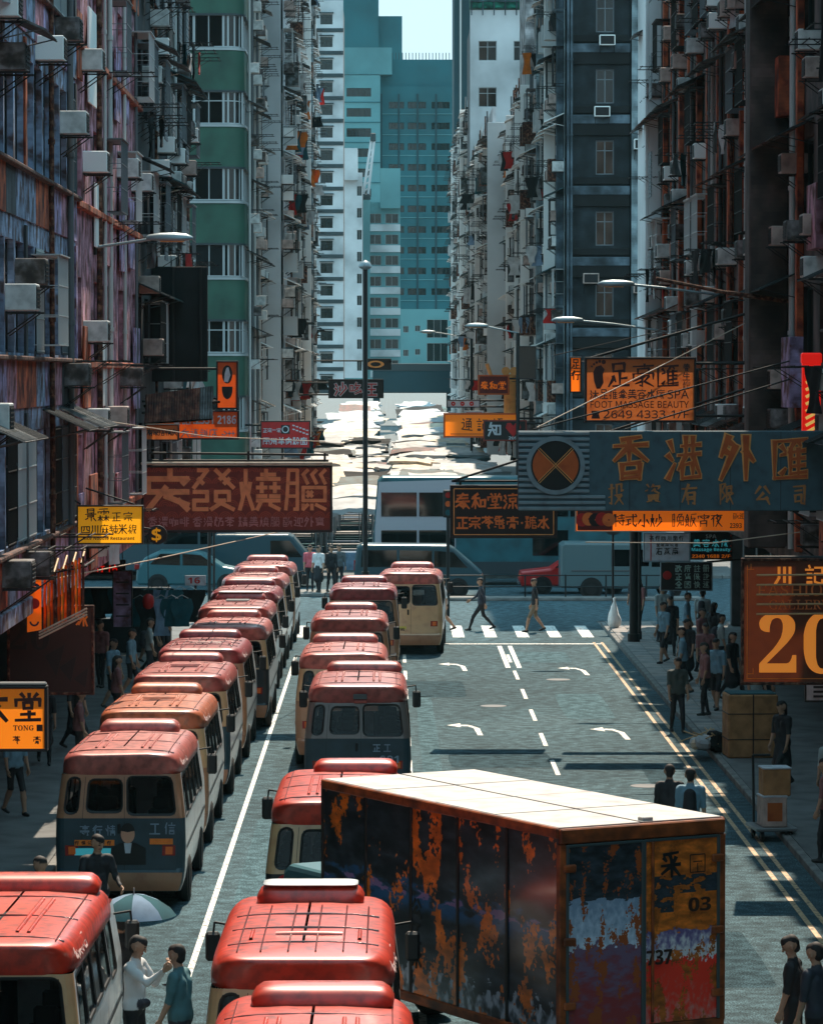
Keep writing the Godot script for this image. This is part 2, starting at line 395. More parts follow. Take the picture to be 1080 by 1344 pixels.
# ------------------------------------------------------------------ ground
func ground() -> void:
	var g := MB.new()
	g.quad(Vector3(-400, -0.02, 60), Vector3(400, -0.02, 60), Vector3(400, -0.02, -2500), Vector3(-400, -0.02, -2500))
	setting(put(self, "ground", g.mesh(), M.pavement))
	# carriageway with patches of different wear, one sheet; coordinates in metres
	var f := FastNoiseLite.new(); f.seed = 4; f.frequency = 0.12; f.fractal_octaves = 4
	var f2 := FastNoiseLite.new(); f2.seed = 9; f2.frequency = 0.5; f2.fractal_octaves = 3
	var r := MB.new()
	var step := 0.7
	var nx := int((7.0 + 5.6) / step) + 1; var nz := int(145.0 / step)
	for j in nz + 1:
		for i in nx + 1:
			var x := minf(-5.6 + i * step, 7.0); var z := 6.0 - j * step
			var c := 0.86 + 0.34 * f.get_noise_2d(x * 1.6, z * 0.55) + 0.16 * f2.get_noise_2d(x * 0.5, z)
			for lc in [-1.2, 1.95, 5.0]: c *= 1.0 - 0.16 * exp(-pow((x - lc) / 0.5, 2)) * (0.6 + f2.get_noise_2d(x, z * 0.3))
			if x > 0.4 and x < 3.2 and z > -96 and z < -88: c *= 0.86
			if x > 3.6 and x < 6.4 and z > -112 and z < -104: c *= 1.12
			r.v.append(Vector3(x, 0, z)); r.n.append(Vector3.UP); r.c.append(Color(c * 0.96, c, c * 1.01)); r.uv.append(Vector2(x, z) * 0.085)
	for j in nz:
		for i in nx:
			var p := j * (nx + 1) + i
			for q in [p, p + nx + 2, p + 1, p, p + nx + 1, p + nx + 2]: r.ix.append(q)
	var road := setting(put(self, "road", r.mesh(), M.asphalt)) as Node3D
	var c2 := MB.new()
	for q in [[-60.0, -5.6, -150.0, -124.0], [7.0, 60.0, -150.0, -124.0], [-5.6, 7.0, -150.0, -138.9]]:
		var k := c2.v.size()
		c2.quad(Vector3(q[0], 0.0, q[3]), Vector3(q[1], 0.0, q[3]), Vector3(q[1], 0.0, q[2]), Vector3(q[0], 0.0, q[2]))
		for e in 4: c2.uv[k + e] = Vector2(c2.v[k + e].x, c2.v[k + e].z) * 0.085; c2.c[k + e] = Color(0.85, 0.87, 0.88)
	setting(put(self, "cross_road", c2.mesh(), M.asphalt))
	# repaired patches and trench lines
	for q in [[1.2, 97.0, 1.6, 5.0, 0], [4.9, 92.0, 1.2, 7.0, 1], [2.4, 79.0, 2.2, 3.0, 0], [5.6, 70.0, 0.5, 16.0, 0], [0.9, 84.0, 0.4, 22.0, 1], [4.4, 108.0, 1.8, 4.0, 1], [4.6, 52.0, 1.4, 5.0, 0], [-2.2, 60.0, 0.5, 18.0, 1]]:
		var pb := MB.new()
		var dx: float = q[2] / 2; var dz: float = q[3] / 2
		var pts := []
		for e in 14:
			var an := TAU * e / 14.0
			pts.append(Vector3(q[0] + dx * signf(cos(an)) * pow(absf(cos(an)), 0.12) + 0.04 * sin(e * 5.1), 0.003, -q[1] - dz * signf(sin(an)) * pow(absf(sin(an)), 0.12)))
		pts.reverse()
		pb.poly(pts, Vector3.UP)
		put(road, "road_patch", pb.mesh(), M.patchdark if q[4] == 0 else M.patchpale)
	# markings
	var mark := func(called: String, pts: Array, m: Material) -> void:
		var b := MB.new()
		for q in pts: b.quad(q[0], q[1], q[2], q[3])
		put(road, called, b.mesh(), m)
	var strip := func(x: float, w: float, d0: float, d1: float) -> Array:
		return [Vector3(x - w / 2, 0.005, -d0), Vector3(x + w / 2, 0.005, -d0), Vector3(x + w / 2, 0.005, -d1), Vector3(x - w / 2, 0.005, -d1)]
	mark.call("edge_line", [strip.call(-2.8, 0.09, 20, 108)], M.paint)
	for d in range(58, 112, 6): mark.call("lane_dash", [strip.call(3.5, 0.1, d, d + 3.0)], M.paint)
	for d in range(40, 112, 6): mark.call("lane_dash", [strip.call(0.42, 0.1, d, d + 3.0)], M.paint)
	mark.call("lane_pair", [strip.call(3.36, 0.14, 104, 112.5)], M.paint); mark.call("lane_pair", [strip.call(3.68, 0.14, 104, 112.5)], M.paint)
	mark.call("stop_line", [strip.call(3.4, 6.3, 113.2, 113.5)], M.paint)
	for i in 10: mark.call("crossing_stripe", [strip.call(6.3 - i * 1.03, 0.38, 116.2, 121.6)], M.paint)
	for x in [6.35, 6.6]: mark.call("yellow_line", [strip.call(x, 0.085, 20, 114)], M.yellowline)
	for q in [[1.9, 86.0], [5.25, 85.0], [1.93, 104.5], [5.3, 103.0]]:
		var X: float = q[0]; var d: float = q[1]
		# bent arrow: stem, bend, head to the left
		var b := MB.new()
		var P := func(x: float, dd: float) -> Vector3: return Vector3(X + x * 0.5, 0.006, -(d + dd * 0.6))
		b.quad(P.call(0.25, -2.6), P.call(0.5, -2.6), P.call(0.42, 0.2), P.call(0.14, 0.2))
		b.quad(P.call(0.14, 0.2), P.call(0.42, 0.2), P.call(0.0, 1.5), P.call(-0.12, 1.1))
		b.quad(P.call(-0.12, 1.0), P.call(0.0, 1.6), P.call(-0.5, 1.7), P.call(-0.5, 1.2))
		b.tri(P.call(-0.45, 0.6), P.call(-0.45, 2.3), P.call(-1.1, 1.5))
		put(road, "arrow", b.mesh(), M.paint)
	for q in [[-2.5, 38.0, 1.6, 0.16], [-2.5, 40.2, 1.6, 0.16], [-2.4, 44.0, 1.2, 0.14]]: mark.call("box_marking", [strip.call(q[0], q[2], q[1], q[1] + q[3])], M.paint)
	mark.call("kerb_mark", [strip.call(5.5, 1.6, 39.5, 39.7)], M.paint); mark.call("kerb_mark", [strip.call(5.5, 1.6, 42.5, 42.65)], M.paint)
	# manhole covers
	for q in [[2.6, 92.0], [4.6, 100.0], [5.2, 74.0]]:
		var mb := MB.new()
		mb.lathe([[0.33, 0.0], [0.33, 0.006], [0.28, 0.008], [0.001, 0.008]], Vector3(q[0], 0.001, -q[1]), Vector3.UP, 20)
		put(road, "manhole_cover", mb.mesh(), M.greytrim)
	# pavements with kerbs
	for s in [[-9.6, -5.75, -122.0, 6.0, "pavement"], [7.15, 11.2, -122.0, 6.0, "pavement"], [-60.0, 60.0, -158.0, -150.2, "pavement"]]:
		var b := MB.new()
		b.box(Vector3((s[0] + s[1]) / 2, 0.055, (s[2] + s[3]) / 2), Vector3(s[1] - s[0], 0.15, s[3] - s[2]))
		setting(put(self, s[4], b.mesh(), M.pavement))
	for s in [[-5.675, 1], [7.075, -1]]:
		var k := setting(node(self, "kerb", at(Vector3(s[0], 0, 0)))) as Node3D
		for i in 64: put(k, "kerbstone", boxm(Vector3(0.148, 0.15, 1.96), 0.015), M.kerb, at(Vector3(0, 0.055, 4.0 - i * 1.98)))
	var kc := setting(node(self, "kerb", at(Vector3(0, 0, -150.1)))) as Node3D
	for i in 24: put(kc, "kerbstone", boxm(Vector3(1.96, 0.15, 0.16), 0.015), M.kerb, at(Vector3(-23.0 + i * 1.98, 0.055, 0)))
	# paving slabs along the sunlit side of the pavement
	var pv := setting(node(self, "paving")) as Node3D
	for j in 80:
		for i in 3: put(pv, "paving_slab", boxm(Vector3(0.485, 0.03, 0.485), 0.008), [M.slab_a, M.slab_b, M.slab_c][rng.randi() % 3], at(Vector3(7.4 + 0.5 * i, 0.122 + 0.004 * rng.randf(), -81.8 - 0.5 * j)))

# ------------------------------------------------------------------ near buildings
func left_buildings() -> void:
	# storeys overhang the pavement at x = -6; fronts face +x
	var cs := []
	for i in 5:
		var u := i * 4.8
		cs += [[u, u + 1.5, u + 0.08, u + 1.42, 0.95, 2.75], [u + 1.5, u + 3.0, u + 1.58, u + 2.92, 0.95, 2.75], [u + 3.0, u + 4.8, u + 3.2, u + 4.5, 0.95, 2.75]]
	var b := tenement("blue-grey tenement with tall barred windows above the yellow lit sign", Vector3(-6, 0, -46), PI / 2, 24, 10, 3.08, 4.67, cs, M.wallblue, {"vis": 5, "ac": 0.22, "ac2": 0.08, "awning": 0.12, "rack": 0.12, "cage": 0.06, "pipes": 3, "bands": 0.08, "band_y": 0.86, "band_m": M.awnrust, "frame": M.aludark, "wc": 3, "wr": 2, "wash": 0.1, "who": "the blue-grey tenement", "awn": [M.awndark, M.awngrey], "piers": 0})
	for f in 5:
		for i in 15:
			var c: Array = cs[i]
			var m: Material = [M.wallblue, M.wallmauve, M.wallblue, M.wallpink, M.wallmauve, M.wallorange, M.wallgrey][rng.randi() % 7]
			put(b, "spandrel_panel", boxm(Vector3(c[1] - c[0] - 0.06, 0.78, 0.03), 0.006), m, at(Vector3((c[0] + c[1]) / 2, 4.67 + f * 3.08 + 0.44, 0.018)))
			if i % 3 == 2: put(b, "pier_panel", boxm(Vector3(0.28, 2.2, 0.04), 0.006), [M.wallmauve, M.wallgrey, M.wallorange][rng.randi() % 3], at(Vector3(c[1] - 0.15, 4.67 + f * 3.08 + 1.95, 0.022)))
			if rng.randf() < 0.5: put(b, "window_bars", meshes.bars, [M.cagewhite, M.cagegrey, M.iron][rng.randi() % 3], at(Vector3((c[2] + c[3]) / 2, 4.67 + f * 3.08 + 1.85, 0.03)))
	arcade(b, 24, 4.67, 3.4, M.wallblue, [M.addark, M.maroon, M.signslate])
	cs = cells(18, 8, 1.5, 0.9, 2.5)
	for i in [1, 4, 6]: cs[i][3] = cs[i][2]
	b = tenement("pink and rust streaked tenement between blue-grey and dark tenements", Vector3(-6.05, 0, -70), PI / 2, 18, 10, 3.08, 4.67, cs, M.wallpink, {"vis": 5, "ac": 0.3, "ac2": 0.1, "awning": 0.15, "rack": 0.25, "cage": 0.15, "pipes": 5, "frame": M.aludark, "wash": 0.25, "who": "the pink tenement", "bands": 0.14, "band_y": 0.8, "band_m": M.wallorange, "piers": 0, "awn": [M.awndark, M.awngrey, M.awnrust]})
	arcade(b, 18, 4.67, 3.4, M.wallpink, [M.addark, M.signslate])
	for i in 20: put(b, "wall_sheet", boxm(Vector3(1.2 + 0.3 * (i % 3), 1.3 + 0.3 * (i % 3), 0.04), 0.005), [M.wallmauve, M.wallpink, M.wallorange, M.wallmauve, M.cleanwhite][i % 5], at(Vector3(0.9 + (i * 7 % 12) * 1.4, 5.4 + (i / 4) * 3.1, 0.06 + 0.01 * (i % 3))))
	cs = cells(22, 9, 1.6, 0.8, 2.5)
	b = tenement("dark caged tenement with corrugated shutters at the street corner", Vector3(-6.1, 0, -88), PI / 2, 22, 10, 3.08, 4.67, cs, M.walldark, {"vis": 6, "ac": 0.5, "ac2": 0.25, "awning": 0.45, "rack": 0.45, "cage": 0.55, "pipes": 8, "frame": M.aludark, "wash": 0.3, "who": "the dark corner tenement", "awn": [M.awndark, M.awndark, M.awngrey, M.awnteal]})
	arcade(b, 22, 4.67, 3.4, M.walldark, [M.addark, M.signslate, M.maroon])
	for i in 5:
		for f in 3: put(b, "louvre_shutter", meshes.louvre, M.cagegrey, Transform3D(Basis.from_scale(Vector3(1.3, 2.0, 1)), Vector3(3 + i * 3.3, 12.0 + f * 3.08, 0.25)))
	# its end wall on the cross street
	put(b, "end_wall", boxm(Vector3(0.2, 31, 8), 0.02), M.walldark, at(Vector3(22.1, 20, -4.2)))
	var st := thing("added_clothes_stand", "long dark clothes stand added to hide sunlit ground past the arcade", "clothes stand", Vector3(-8.0, 0.13, -108.5))  # added to screen off the bright pavement behind, keeping the arcade dark
	put(st, "cabinet", boxm(Vector3(3.0, 1.0, 0.6), 0.03), M.addark, at(Vector3(0, 0.5, 0)))
	put(st, "rail", tube_mesh([Vector3(-1.5, 1.9, 0), Vector3(1.5, 1.9, 0)], 0.025), M.steel)
	for x in [-1.45, 1.45]: put(st, "upright", tube_mesh([Vector3(x, 0.9, 0), Vector3(x, 1.9, 0)], 0.025), M.steel)
	for i in 9: put(st, "garment", meshes["cloth%d" % (i % 3)], [M.clothblack, M.clothteal, M.clothblack][i % 3], at(Vector3(-1.3 + i * 0.33, 1.88, 0.05 - 0.04 * (i % 2)), 0.4))
	# black hoarding and rusty sheet at the corner
	var t := thing("hoarding", "large plain black hoarding hung on the corner above rusty sheets", "hoarding", Vector3(-5.55, 9.65, -94), 0)
	put(t, "panel", boxm(Vector3(1.75, 2.95, 0.12), 0.02), M.bandblack)
	for x in [-0.7, 0.0, 0.7]: put(t, "batten", boxm(Vector3(0.06, 2.95, 0.05), 0.01), M.iron, at(Vector3(x, 0, 0.08)))
	arms(t, [[Vector3(-0.8, 1.2, 0), Vector3(-0.8, 1.2, -2.0)], [Vector3(-0.8, -1.2, 0), Vector3(-0.8, -1.2, -2.0)]])
	t = thing("corrugated_sheet", "rust streaked corrugated metal sheet above the orange telephone sign", "awning", Vector3(-5.0, 7.6, -88), 0)
	for i in 26: put(t, "corrugation", tube_mesh([Vector3(-0.85 + i * 0.062, -0.42 + i * 0.004, 0.1), Vector3(-0.85 + i * 0.062, 0.26 + i * 0.008, -0.35)], 0.045, 6), M.awnrust if i < 21 else M.awngrey)
	arms(t, [[Vector3(-0.9, 0, 0), Vector3(-0.9, -0.1, -1.0)], [Vector3(0.9, 0.1, 0), Vector3(-0.5, 0, -1.0)]])

	# the street goes on behind the footbridge the view is taken from
	tenement("plain grey tenement on the kerbside row's side behind the footbridge", Vector3(-6, 0, 60), PI / 2, 105.9, 9, 3.08, 4.67, cells(105.9, 26, 2.2, 0.9, 2.6), M.wallgrey, {"vis": 0, "core_y": 0.0})
	tenement("plain grey tenement opposite, behind the footbridge", Vector3(8.7, 0, -49.9), -PI / 2, 109.9, 5, 3.08, 4.67, cells(109.9, 26, 2.2, 0.9, 2.6), M.wallgrey, {"vis": 0, "core_y": 0.0})

func right_buildings() -> void:
	# fronts face -x at x = 8.7; u runs towards the viewer, so the origin is the far end
	var cs := cells(30, 10, 2.0, 0.9, 2.5)
	for i in [2, 6]: cs[i][3] = cs[i][2]
	var b := tenement("dark grey tenement with black awnings above the brown sale banner", Vector3(8.7, 0, -84), -PI / 2, 34, 5, 3.1, 4.6, cells(34, 11, 2.0, 0.9, 2.5), M.wallbrown, {"vis": 5, "ac": 0.75, "ac2": 0.2, "awning": 0.8, "rack": 0.25, "cage": 0.3, "pipes": 6, "frame": M.aludark, "wash": 0.2, "who": "the dark grey tenement", "awn": [M.awndark, M.awndark, M.awndark, M.awnrust], "piers": 5, "pier_m": M.wallorange})
	arcade(b, 34, 4.6, 3.0, M.wallbrown, [M.addark, M.maroon])
	put(b, "concrete_column", boxm(Vector3(1.0, 16.5, 0.85), 0.03), M.wallbrown, at(Vector3(3.4, 12.8, 0.43)))
	for i in 14: put(b, "wall_sheet", boxm(Vector3(1.6, 1.1 + 0.2 * (i % 3), 0.3), 0.01), [M.wallpink, M.wallorange, M.wallmauve, M.wallgrey][i % 4], at(Vector3(1.5 + i * 2.35, 5.3 + (i * 3 % 5) * 3.1, 0.16)))
	b = tenement("rust orange and grey tenement with window cages beside the foot massage sign", Vector3(8.75, 0, -122), -PI / 2, 38, 5, 3.1, 4.6, cells(38, 15, 1.5, 0.9, 2.5), M.wallbrown, {"vis": 6, "ac": 0.6, "ac2": 0.3, "awning": 0.5, "rack": 0.5, "cage": 0.55, "pipes": 12, "frame": M.aludark, "wash": 0.35, "who": "the rust orange tenement", "awn": [M.awndark, M.awngrey, M.awnrust], "piers": 12, "pier_m": M.wallorange})
	arcade(b, 38, 4.6, 3.0, M.wallbrown, [M.addark, M.signslate, M.maroon])
	put(b, "end_wall", boxm(Vector3(0.2, 16.5, 8), 0.02), M.wallwhite, at(Vector3(-0.1, 12.9, -4.1)))
	put(b, "lit_corner_strip", boxm(Vector3(3.6, 16.5, 0.12), 0.02), M.farwhite, at(Vector3(1.8, 12.9, 0.46)))  # white strip and return paint the sunlit building corner as colour
	put(b, "lit_corner_return", boxm(Vector3(0.12, 16.5, 0.4), 0.02), M.farwhite, at(Vector3(3.54, 12.9, 0.2)))
	for i in 10: put(b, "louvre_shutter", meshes.louvre, M.cagegrey, Transform3D(Basis.from_scale(Vector3(1.3, 2.0, 1)), Vector3(3.0 + (i % 2) * 2.6, 8.5 + (i / 2) * 3.1, 0.4)))

# ------------------------------------------------------------------ buildings past the cross street
func slope_block(called: String, label: String, x0: float, x1: float, d: float, y0: float, y1: float, dz: float, m: Material) -> Node3D:
	var t := thing(called, label, "building", Vector3(x0, y0, -d), 0)
	put(t, "wall", boxm(Vector3(x1 - x0, y1 - y0, dz)), m, at(Vector3((x1 - x0) / 2, (y1 - y0) / 2, -dz / 2)))
	return t

func green_corner() -> void:
	var t := thing("corner_building", "green corner building with round window bays in bands", "building", Vector3(0, 0, 0), 0)
	var path := []
	for i in 7: path.append(Vector3(-14.0 + i * 1.2, 0, -150))
	for i in 9:
		var a := PI / 2 * (1 - i / 8.0)
		path.append(Vector3(-6.75 + cos(a) * 0.8, 0, -150.8 + sin(a) * 0.8))
	for i in 9: path.append(Vector3(-5.95, 0, -151.6 - i * 1.7))
	for f in 12:
		var y := 4.4 + f * 3.12
		put(t, "green_band", path_band(path, y, y + 1.62), M.wallgreen)
		put(t, "band_rail", path_band(path, y + 1.62, y + 1.72, 0.05), M.alu)
		put(t, "band_rail", path_band(path, y - 0.08, y, 0.04), M.slate)
		# recessed windows between the bands
		for i in path.size() - 1:
			if i in [7, 9, 11, 13] : continue
			var a: Vector3 = path[i]; var c: Vector3 = path[i + 1 if not i in [6, 8, 10, 12] else i + 2]
			var w := a.distance_to(c)
			var d := (c - a).normalized()
			var turn := atan2(-d.z, d.x)
			var mid := (a + c) / 2 - Vector3(-d.z, 0, d.x) * 0.1
			if i > 15 and i % 2 == 0: continue
			add_window(t, mid + Vector3(0, y + 2.41, 0), turn, w * (1.0 if i < 15 else 2.0), 1.34, 1 if w < 1.0 else 2, 2 if f % 3 == 1 else 1, M.alu, true)
	var core_m := MB.new()
	core_m.box(Vector3(-10.5, 22, -158.7), Vector3(8.2, 44, 16.3))
	put(t, "rear_block", core_m.mesh(), M.dim)
	var gr := node(t, "street_side", at(Vector3(-5.95, 0, -152.5), PI / 2))
	for f in 11:
		for i in 5:
			if rng.randf() < 0.7:
				var o := put(gr, "air_conditioner", meshes.ac, [M.acwhite, M.accream, M.acdirty][rng.randi() % 3], at(Vector3(1.2 + i * 2.4 + rng.randf(), 4.6 + f * 3.12 + rng.randf() * 1.2, 0)))
			if rng.randf() < 0.5: put(gr, "drying_rack", meshes.rack, M.iron, at(Vector3(1.2 + i * 2.4, 5.9 + f * 3.12, 0)))
			if rng.randf() < 0.4: put(gr, "awning", meshes.awning1, [M.awngrey, M.awndark, M.awnwhite][rng.randi() % 3], at(Vector3(1.2 + i * 2.4, 7.3 + f * 3.12, 0)))
	for i in 5: put(gr, "drainpipe", tube_mesh([Vector3(0.4 + i * 2.9, 4.4, 0.1), Vector3(0.4 + i * 2.9, 42, 0.1)], 0.06), [M.pipewhite, M.pipegrey][i % 2])

func far_front(label: String, x: float, d0: float, d1: float, y0: float, floors: int, right: bool, wall: Material, o: Dictionary) -> Node3D:
	# a long street front past the junction, seen at a grazing angle
	var W := d1 - d0
	var n := int(W / o.get("bay", 3.0))
	var b := tenement(label, Vector3(x, 0, -d1) if right else Vector3(x, 0, -d0), -PI / 2 if right else PI / 2, W, floors, 3.05, y0, cells(W, n, 1.7, 0.9, 2.4), wall, o)
	for q in o.get("fins", []): put(b, "fin_wall", boxm(Vector3(0.3, floors * 3.05, q[1]), 0.02), M.cleanwhite if q.size() < 3 else q[2], at(Vector3(q[0], y0 + floors * 1.525, q[1] / 2 + 0.002)))
	return b

func far_buildings() -> void:
	green_corner()
	var busy := {"ac": 0.75, "ac2": 0.5, "awning": 0.6, "rack": 0.7, "cage": 0.55, "planter": 0.3, "pipes": 10, "wash": 0.3, "panes": false, "wc": 1, "washturn": 0.9, "awn": [M.cleanwhite, M.cleanwhite, M.awnwhite, M.awndark, M.awnteal]}
	var o := busy.duplicate(); o.who = "the white-edged block"; o.vis = 10; o.fins = [[14.0, 0.5], [27.0, 0.75], [40.0, 0.6, M.walltealgrey]]
	var b := far_front("white-edged tenement block past the green corner building with heavy clutter", -5.1, 175, 232, 4.2, 11, false, M.wallpale, o)
	put(b, "white_end_wall", boxm(Vector3(0.25, 34, 4.0), 0.02), M.farwhite, at(Vector3(-0.13, 21, -2.1)))
	o = busy.duplicate(); o.who = "the recessed block"; o.vis = 8; o.erase("wash")
	far_front("grey tenement block between green corner building and white-edged block", -6.2, 166, 174.6, 4.2, 12, false, M.walltealgrey, o)
	o.who = "the far block"; o.vis = 13; o.fins = [[8.0, 0.6], [22.0, 0.8]]; o.ac = 0.6
	far_front("pale cluttered tenement block further along the market street", -5.9, 233, 268, 4.2, 14, false, M.wallpale, o)
	# right-hand side of the market street
	b = tenement("dark slate corner building with black and blue-grey stripes", Vector3(7.2, 0, -150), 0, 2.6, 13, 2.9, 4.2, [[0.0, 1.0, 1, 1, 1, 2], [1.0, 2.6, 1.2, 1.95, 0.75, 2.15]], M.wallslate, {"vis": 8, "bands": 0.36, "band_y": 0.1, "band_m": M.bandslate, "frame": M.cagegrey, "wr": 2, "D": 10, "ac": 0.3, "wc": 2})
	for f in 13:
		put(b, "recess_shade_band", boxm(Vector3(2.6, 0.52, 0.1), 0.02), M.bandblack, at(Vector3(1.3, 4.2 + f * 2.9 + 2.6, 0.055)))  # black bands paint the shade of a deep recess in each storey
		put(b, "recess_shade_band", boxm(Vector3(2.6, 0.3, 0.08), 0.02), M.bandblack, at(Vector3(1.3, 4.2 + f * 2.9 + 0.5, 0.045)))
	for x in [0.06, 0.2]: pipe(b, x, 4.2, 41, 0.2, 0.05, M.bandslate)
	b = tenement("pale teal building with pipes next to the slate corner building", Vector3(9.85, 0, -149.8), 0, 5.0, 12, 3.05, 4.2, cells(5.0, 2, 1.2, 0.9, 2.3), M.walltealgrey, {"vis": 8, "D": 10, "ac": 0.6, "ac2": 0.4, "pipes": 8, "rack": 0.4, "wash": 0.5, "who": "the pale teal building"})
	o = busy.duplicate(); o.who = "the slate building"; o.vis = 8; o.fins = [[6.0, 0.55, M.walltealgrey], [13.0, 0.5], [20.5, 0.3, M.bandslate]]; o.D = 5.0
	far_front("street side of the slate corner building with teal bays and laundry", 7.15, 150.3, 172, 4.2, 12, true, M.walltealgrey, o)
	o = busy.duplicate(); o.who = "the stained block"; o.vis = 6; o.fins = [[9.0, 0.6], [20.0, 0.5], [30.0, 0.55]]
	far_front("stained concrete tenement block past the slate corner building", 6.9, 172.5, 209, 4.2, 6, true, M.wallpale, o)
	slope_block("stained_tower", "white stained concrete tower rising above tenement block", 6.8, 9.0, 185, 4, 52, 8, M.wallwhite)
	o = busy.duplicate(); o.who = "the white gable block"; o.vis = 6; o.fins = [[12.0, 0.5], [30.0, 0.6]]
	b = far_front("tenement block with tall blank white gable wall", 5.85, 210, 258, 4.2, 6, true, M.wallpale, o)
	put(b, "gable_wall", boxm(Vector3(0.25, 19, 5.0), 0.02), M.farwhite, at(Vector3(48.13, 13.3, -2.2)))
	o.erase("wash"); o.ac = 0.6; o.vis = 13; o.fins = [[15.0, 0.6], [40.0, 0.5], [60.0, 0.7]]
	far_front("cluttered tenement block behind the white gable on the market street", 6.0, 268, 340, 4.2, 8, true, M.walltealgrey, o)
	# white block with green netting
	b = tenement("white block with paired windows below green scaffold netting", Vector3(5.7, 0, -262), 0, 5.0, 4, 3.3, 20.0, cells(5.0, 2, 1.3, 0.9, 2.3), M.farwhite, {"D": 10, "wr": 2, "frame": M.alu})
	put(b, "scaffold_net", boxm(Vector3(5.2, 9, 3.0), 0.05), M.net, at(Vector3(2.6, 39.0, -1.3)))
	for i in 7: put(b, "scaffold_pole", tube_mesh([Vector3(0.1 + i * 0.8, 34, 0.25), Vector3(0.1 + i * 0.8, 44, 0.25)], 0.05), M.bandslate)
	for i in 4: put(b, "scaffold_pole", tube_mesh([Vector3(0, 35 + i * 2.2, 0.28), Vector3(5.2, 35 + i * 2.2, 0.28)], 0.05), M.bandslate)
	var t := slope_block("teal_tower", "narrow dark teal slab tower beside the sky gap", 7.3, 14.0, 420, 4.0, 75, 12, M.towerdark)
	put(t, "white_pipe", boxm(Vector3(0.22, 42, 0.2), 0.04), M.pipewhite, at(Vector3(0.75, 45, 0.15)))
	# far left: white flats with hooded windows
	b = tenement("white flats with one column of hooded windows and dark bands", Vector3(-11.0, 0, -480), 0, 4.9, 17, 2.95, 6, [[0, 1.6, 1, 1, 1, 2], [1.6, 4.9, 1.9, 3.5, 1.0, 2.3]], M.farwhite, {"bands": 0.5, "band_y": 0.25, "band_m": M.slate, "wr": 2, "D": 12, "frame": M.aludark})
	for f in 17: put(b, "window_hood", boxm(Vector3(1.9, 0.14, 0.4), 0.03), M.slate, at(Vector3(2.7, 6 + f * 2.95 + 2.5, 0.2)))
	b = tenement("plain white flats with small dark windows beside crane ladder", Vector3(-6.7, 0, -520), 0, 2.8, 9, 3.1, 8, [[0, 1.9, 1, 1, 1, 2], [1.9, 2.8, 2.0, 2.7, 1.0, 2.4]], M.farwhite, {"D": 10})
	slope_block("flat_roof_block", "small white block on roof of plain white flats", -6.9, -4.6, 519, 36.0, 40.5, 5, M.farwhite)
	b = tenement("pale tower with alternating balconies and dark gaps", Vector3(-3.5, 0, -535), 0, 5.0, 8, 3.05, 8, cells(5.0, 2, 1.9, 1.2, 2.6), M.towerpale, {"D": 10, "bands": 1.0, "band_y": 0.55, "band_m": M.farwhite})
	slope_block("roof_block", "pale roof house with dark underside on balcony tower", -1.4, 1.5, 534, 32.7, 38.5, 8, M.towerpale)
	slope_block("stair_tower", "smooth pale stair tower beside balcony tower", -4.7, -2.9, 533, 8, 34.0, 5, M.towerpale)
	t = thing("crane_ladder", "white leaning crane jib on the roof of stair tower", "crane", Vector3(-3.6, 34, -531), 0)
	for s in [-0.35, 0.35]: put(t, "jib_rail", tube_mesh([Vector3(s, 0, 0), Vector3(s * 0.6 + 1.1, 8.4, 0)], 0.22), M.farwhite)
	for i in 9: put(t, "jib_rung", tube_mesh([Vector3(-0.35 + i * 0.13, i * 0.95, 0), Vector3(0.35 + i * 0.115, i * 0.95 + 0.5, 0)], 0.12), M.farwhite)
	put(t, "jib_head", boxm(Vector3(0.8, 1.2, 0.8), 0.1), M.slate, at(Vector3(1.15, 8.8, 0)))
	put(t, "jib_base", boxm(Vector3(1.6, 0.8, 1.6), 0.1), M.slate, at(Vector3(0, 0.2, 0)))
	# the big teal tower block
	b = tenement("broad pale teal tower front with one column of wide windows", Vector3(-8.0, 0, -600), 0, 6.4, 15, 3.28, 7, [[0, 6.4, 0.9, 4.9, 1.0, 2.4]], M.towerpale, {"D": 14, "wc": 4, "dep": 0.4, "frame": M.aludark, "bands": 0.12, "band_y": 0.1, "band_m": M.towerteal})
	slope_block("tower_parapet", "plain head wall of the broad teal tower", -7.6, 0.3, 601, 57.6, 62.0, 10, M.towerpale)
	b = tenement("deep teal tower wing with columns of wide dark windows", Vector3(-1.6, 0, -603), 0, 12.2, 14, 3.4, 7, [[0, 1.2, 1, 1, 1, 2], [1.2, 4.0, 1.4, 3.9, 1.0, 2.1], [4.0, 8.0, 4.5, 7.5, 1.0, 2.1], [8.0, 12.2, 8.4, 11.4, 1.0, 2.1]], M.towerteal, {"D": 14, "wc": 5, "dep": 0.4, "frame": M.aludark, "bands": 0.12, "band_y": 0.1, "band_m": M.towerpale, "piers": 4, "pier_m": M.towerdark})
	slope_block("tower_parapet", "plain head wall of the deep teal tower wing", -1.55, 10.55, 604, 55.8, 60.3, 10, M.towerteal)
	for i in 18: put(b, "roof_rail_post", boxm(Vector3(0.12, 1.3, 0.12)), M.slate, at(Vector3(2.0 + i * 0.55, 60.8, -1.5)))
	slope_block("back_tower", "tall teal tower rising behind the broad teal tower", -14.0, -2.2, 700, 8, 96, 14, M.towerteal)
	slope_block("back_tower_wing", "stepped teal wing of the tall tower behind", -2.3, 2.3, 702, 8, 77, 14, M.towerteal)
	# low pale block and footbridge at the end of the street
	b = tenement("low pale teal block with a tall glazed bay at street end", Vector3(1.6, 0, -560), 0, 8.0, 3, 3.6, 6.5, [[0, 1.5, 0.4, 1.2, 1.2, 2.2], [1.5, 3.6, 2.2, 3.0, 1.4, 2.3], [3.6, 8.0, 4.0, 7.2, 0.4, 3.2]], M.towerpale, {"D": 10, "wc": 3})
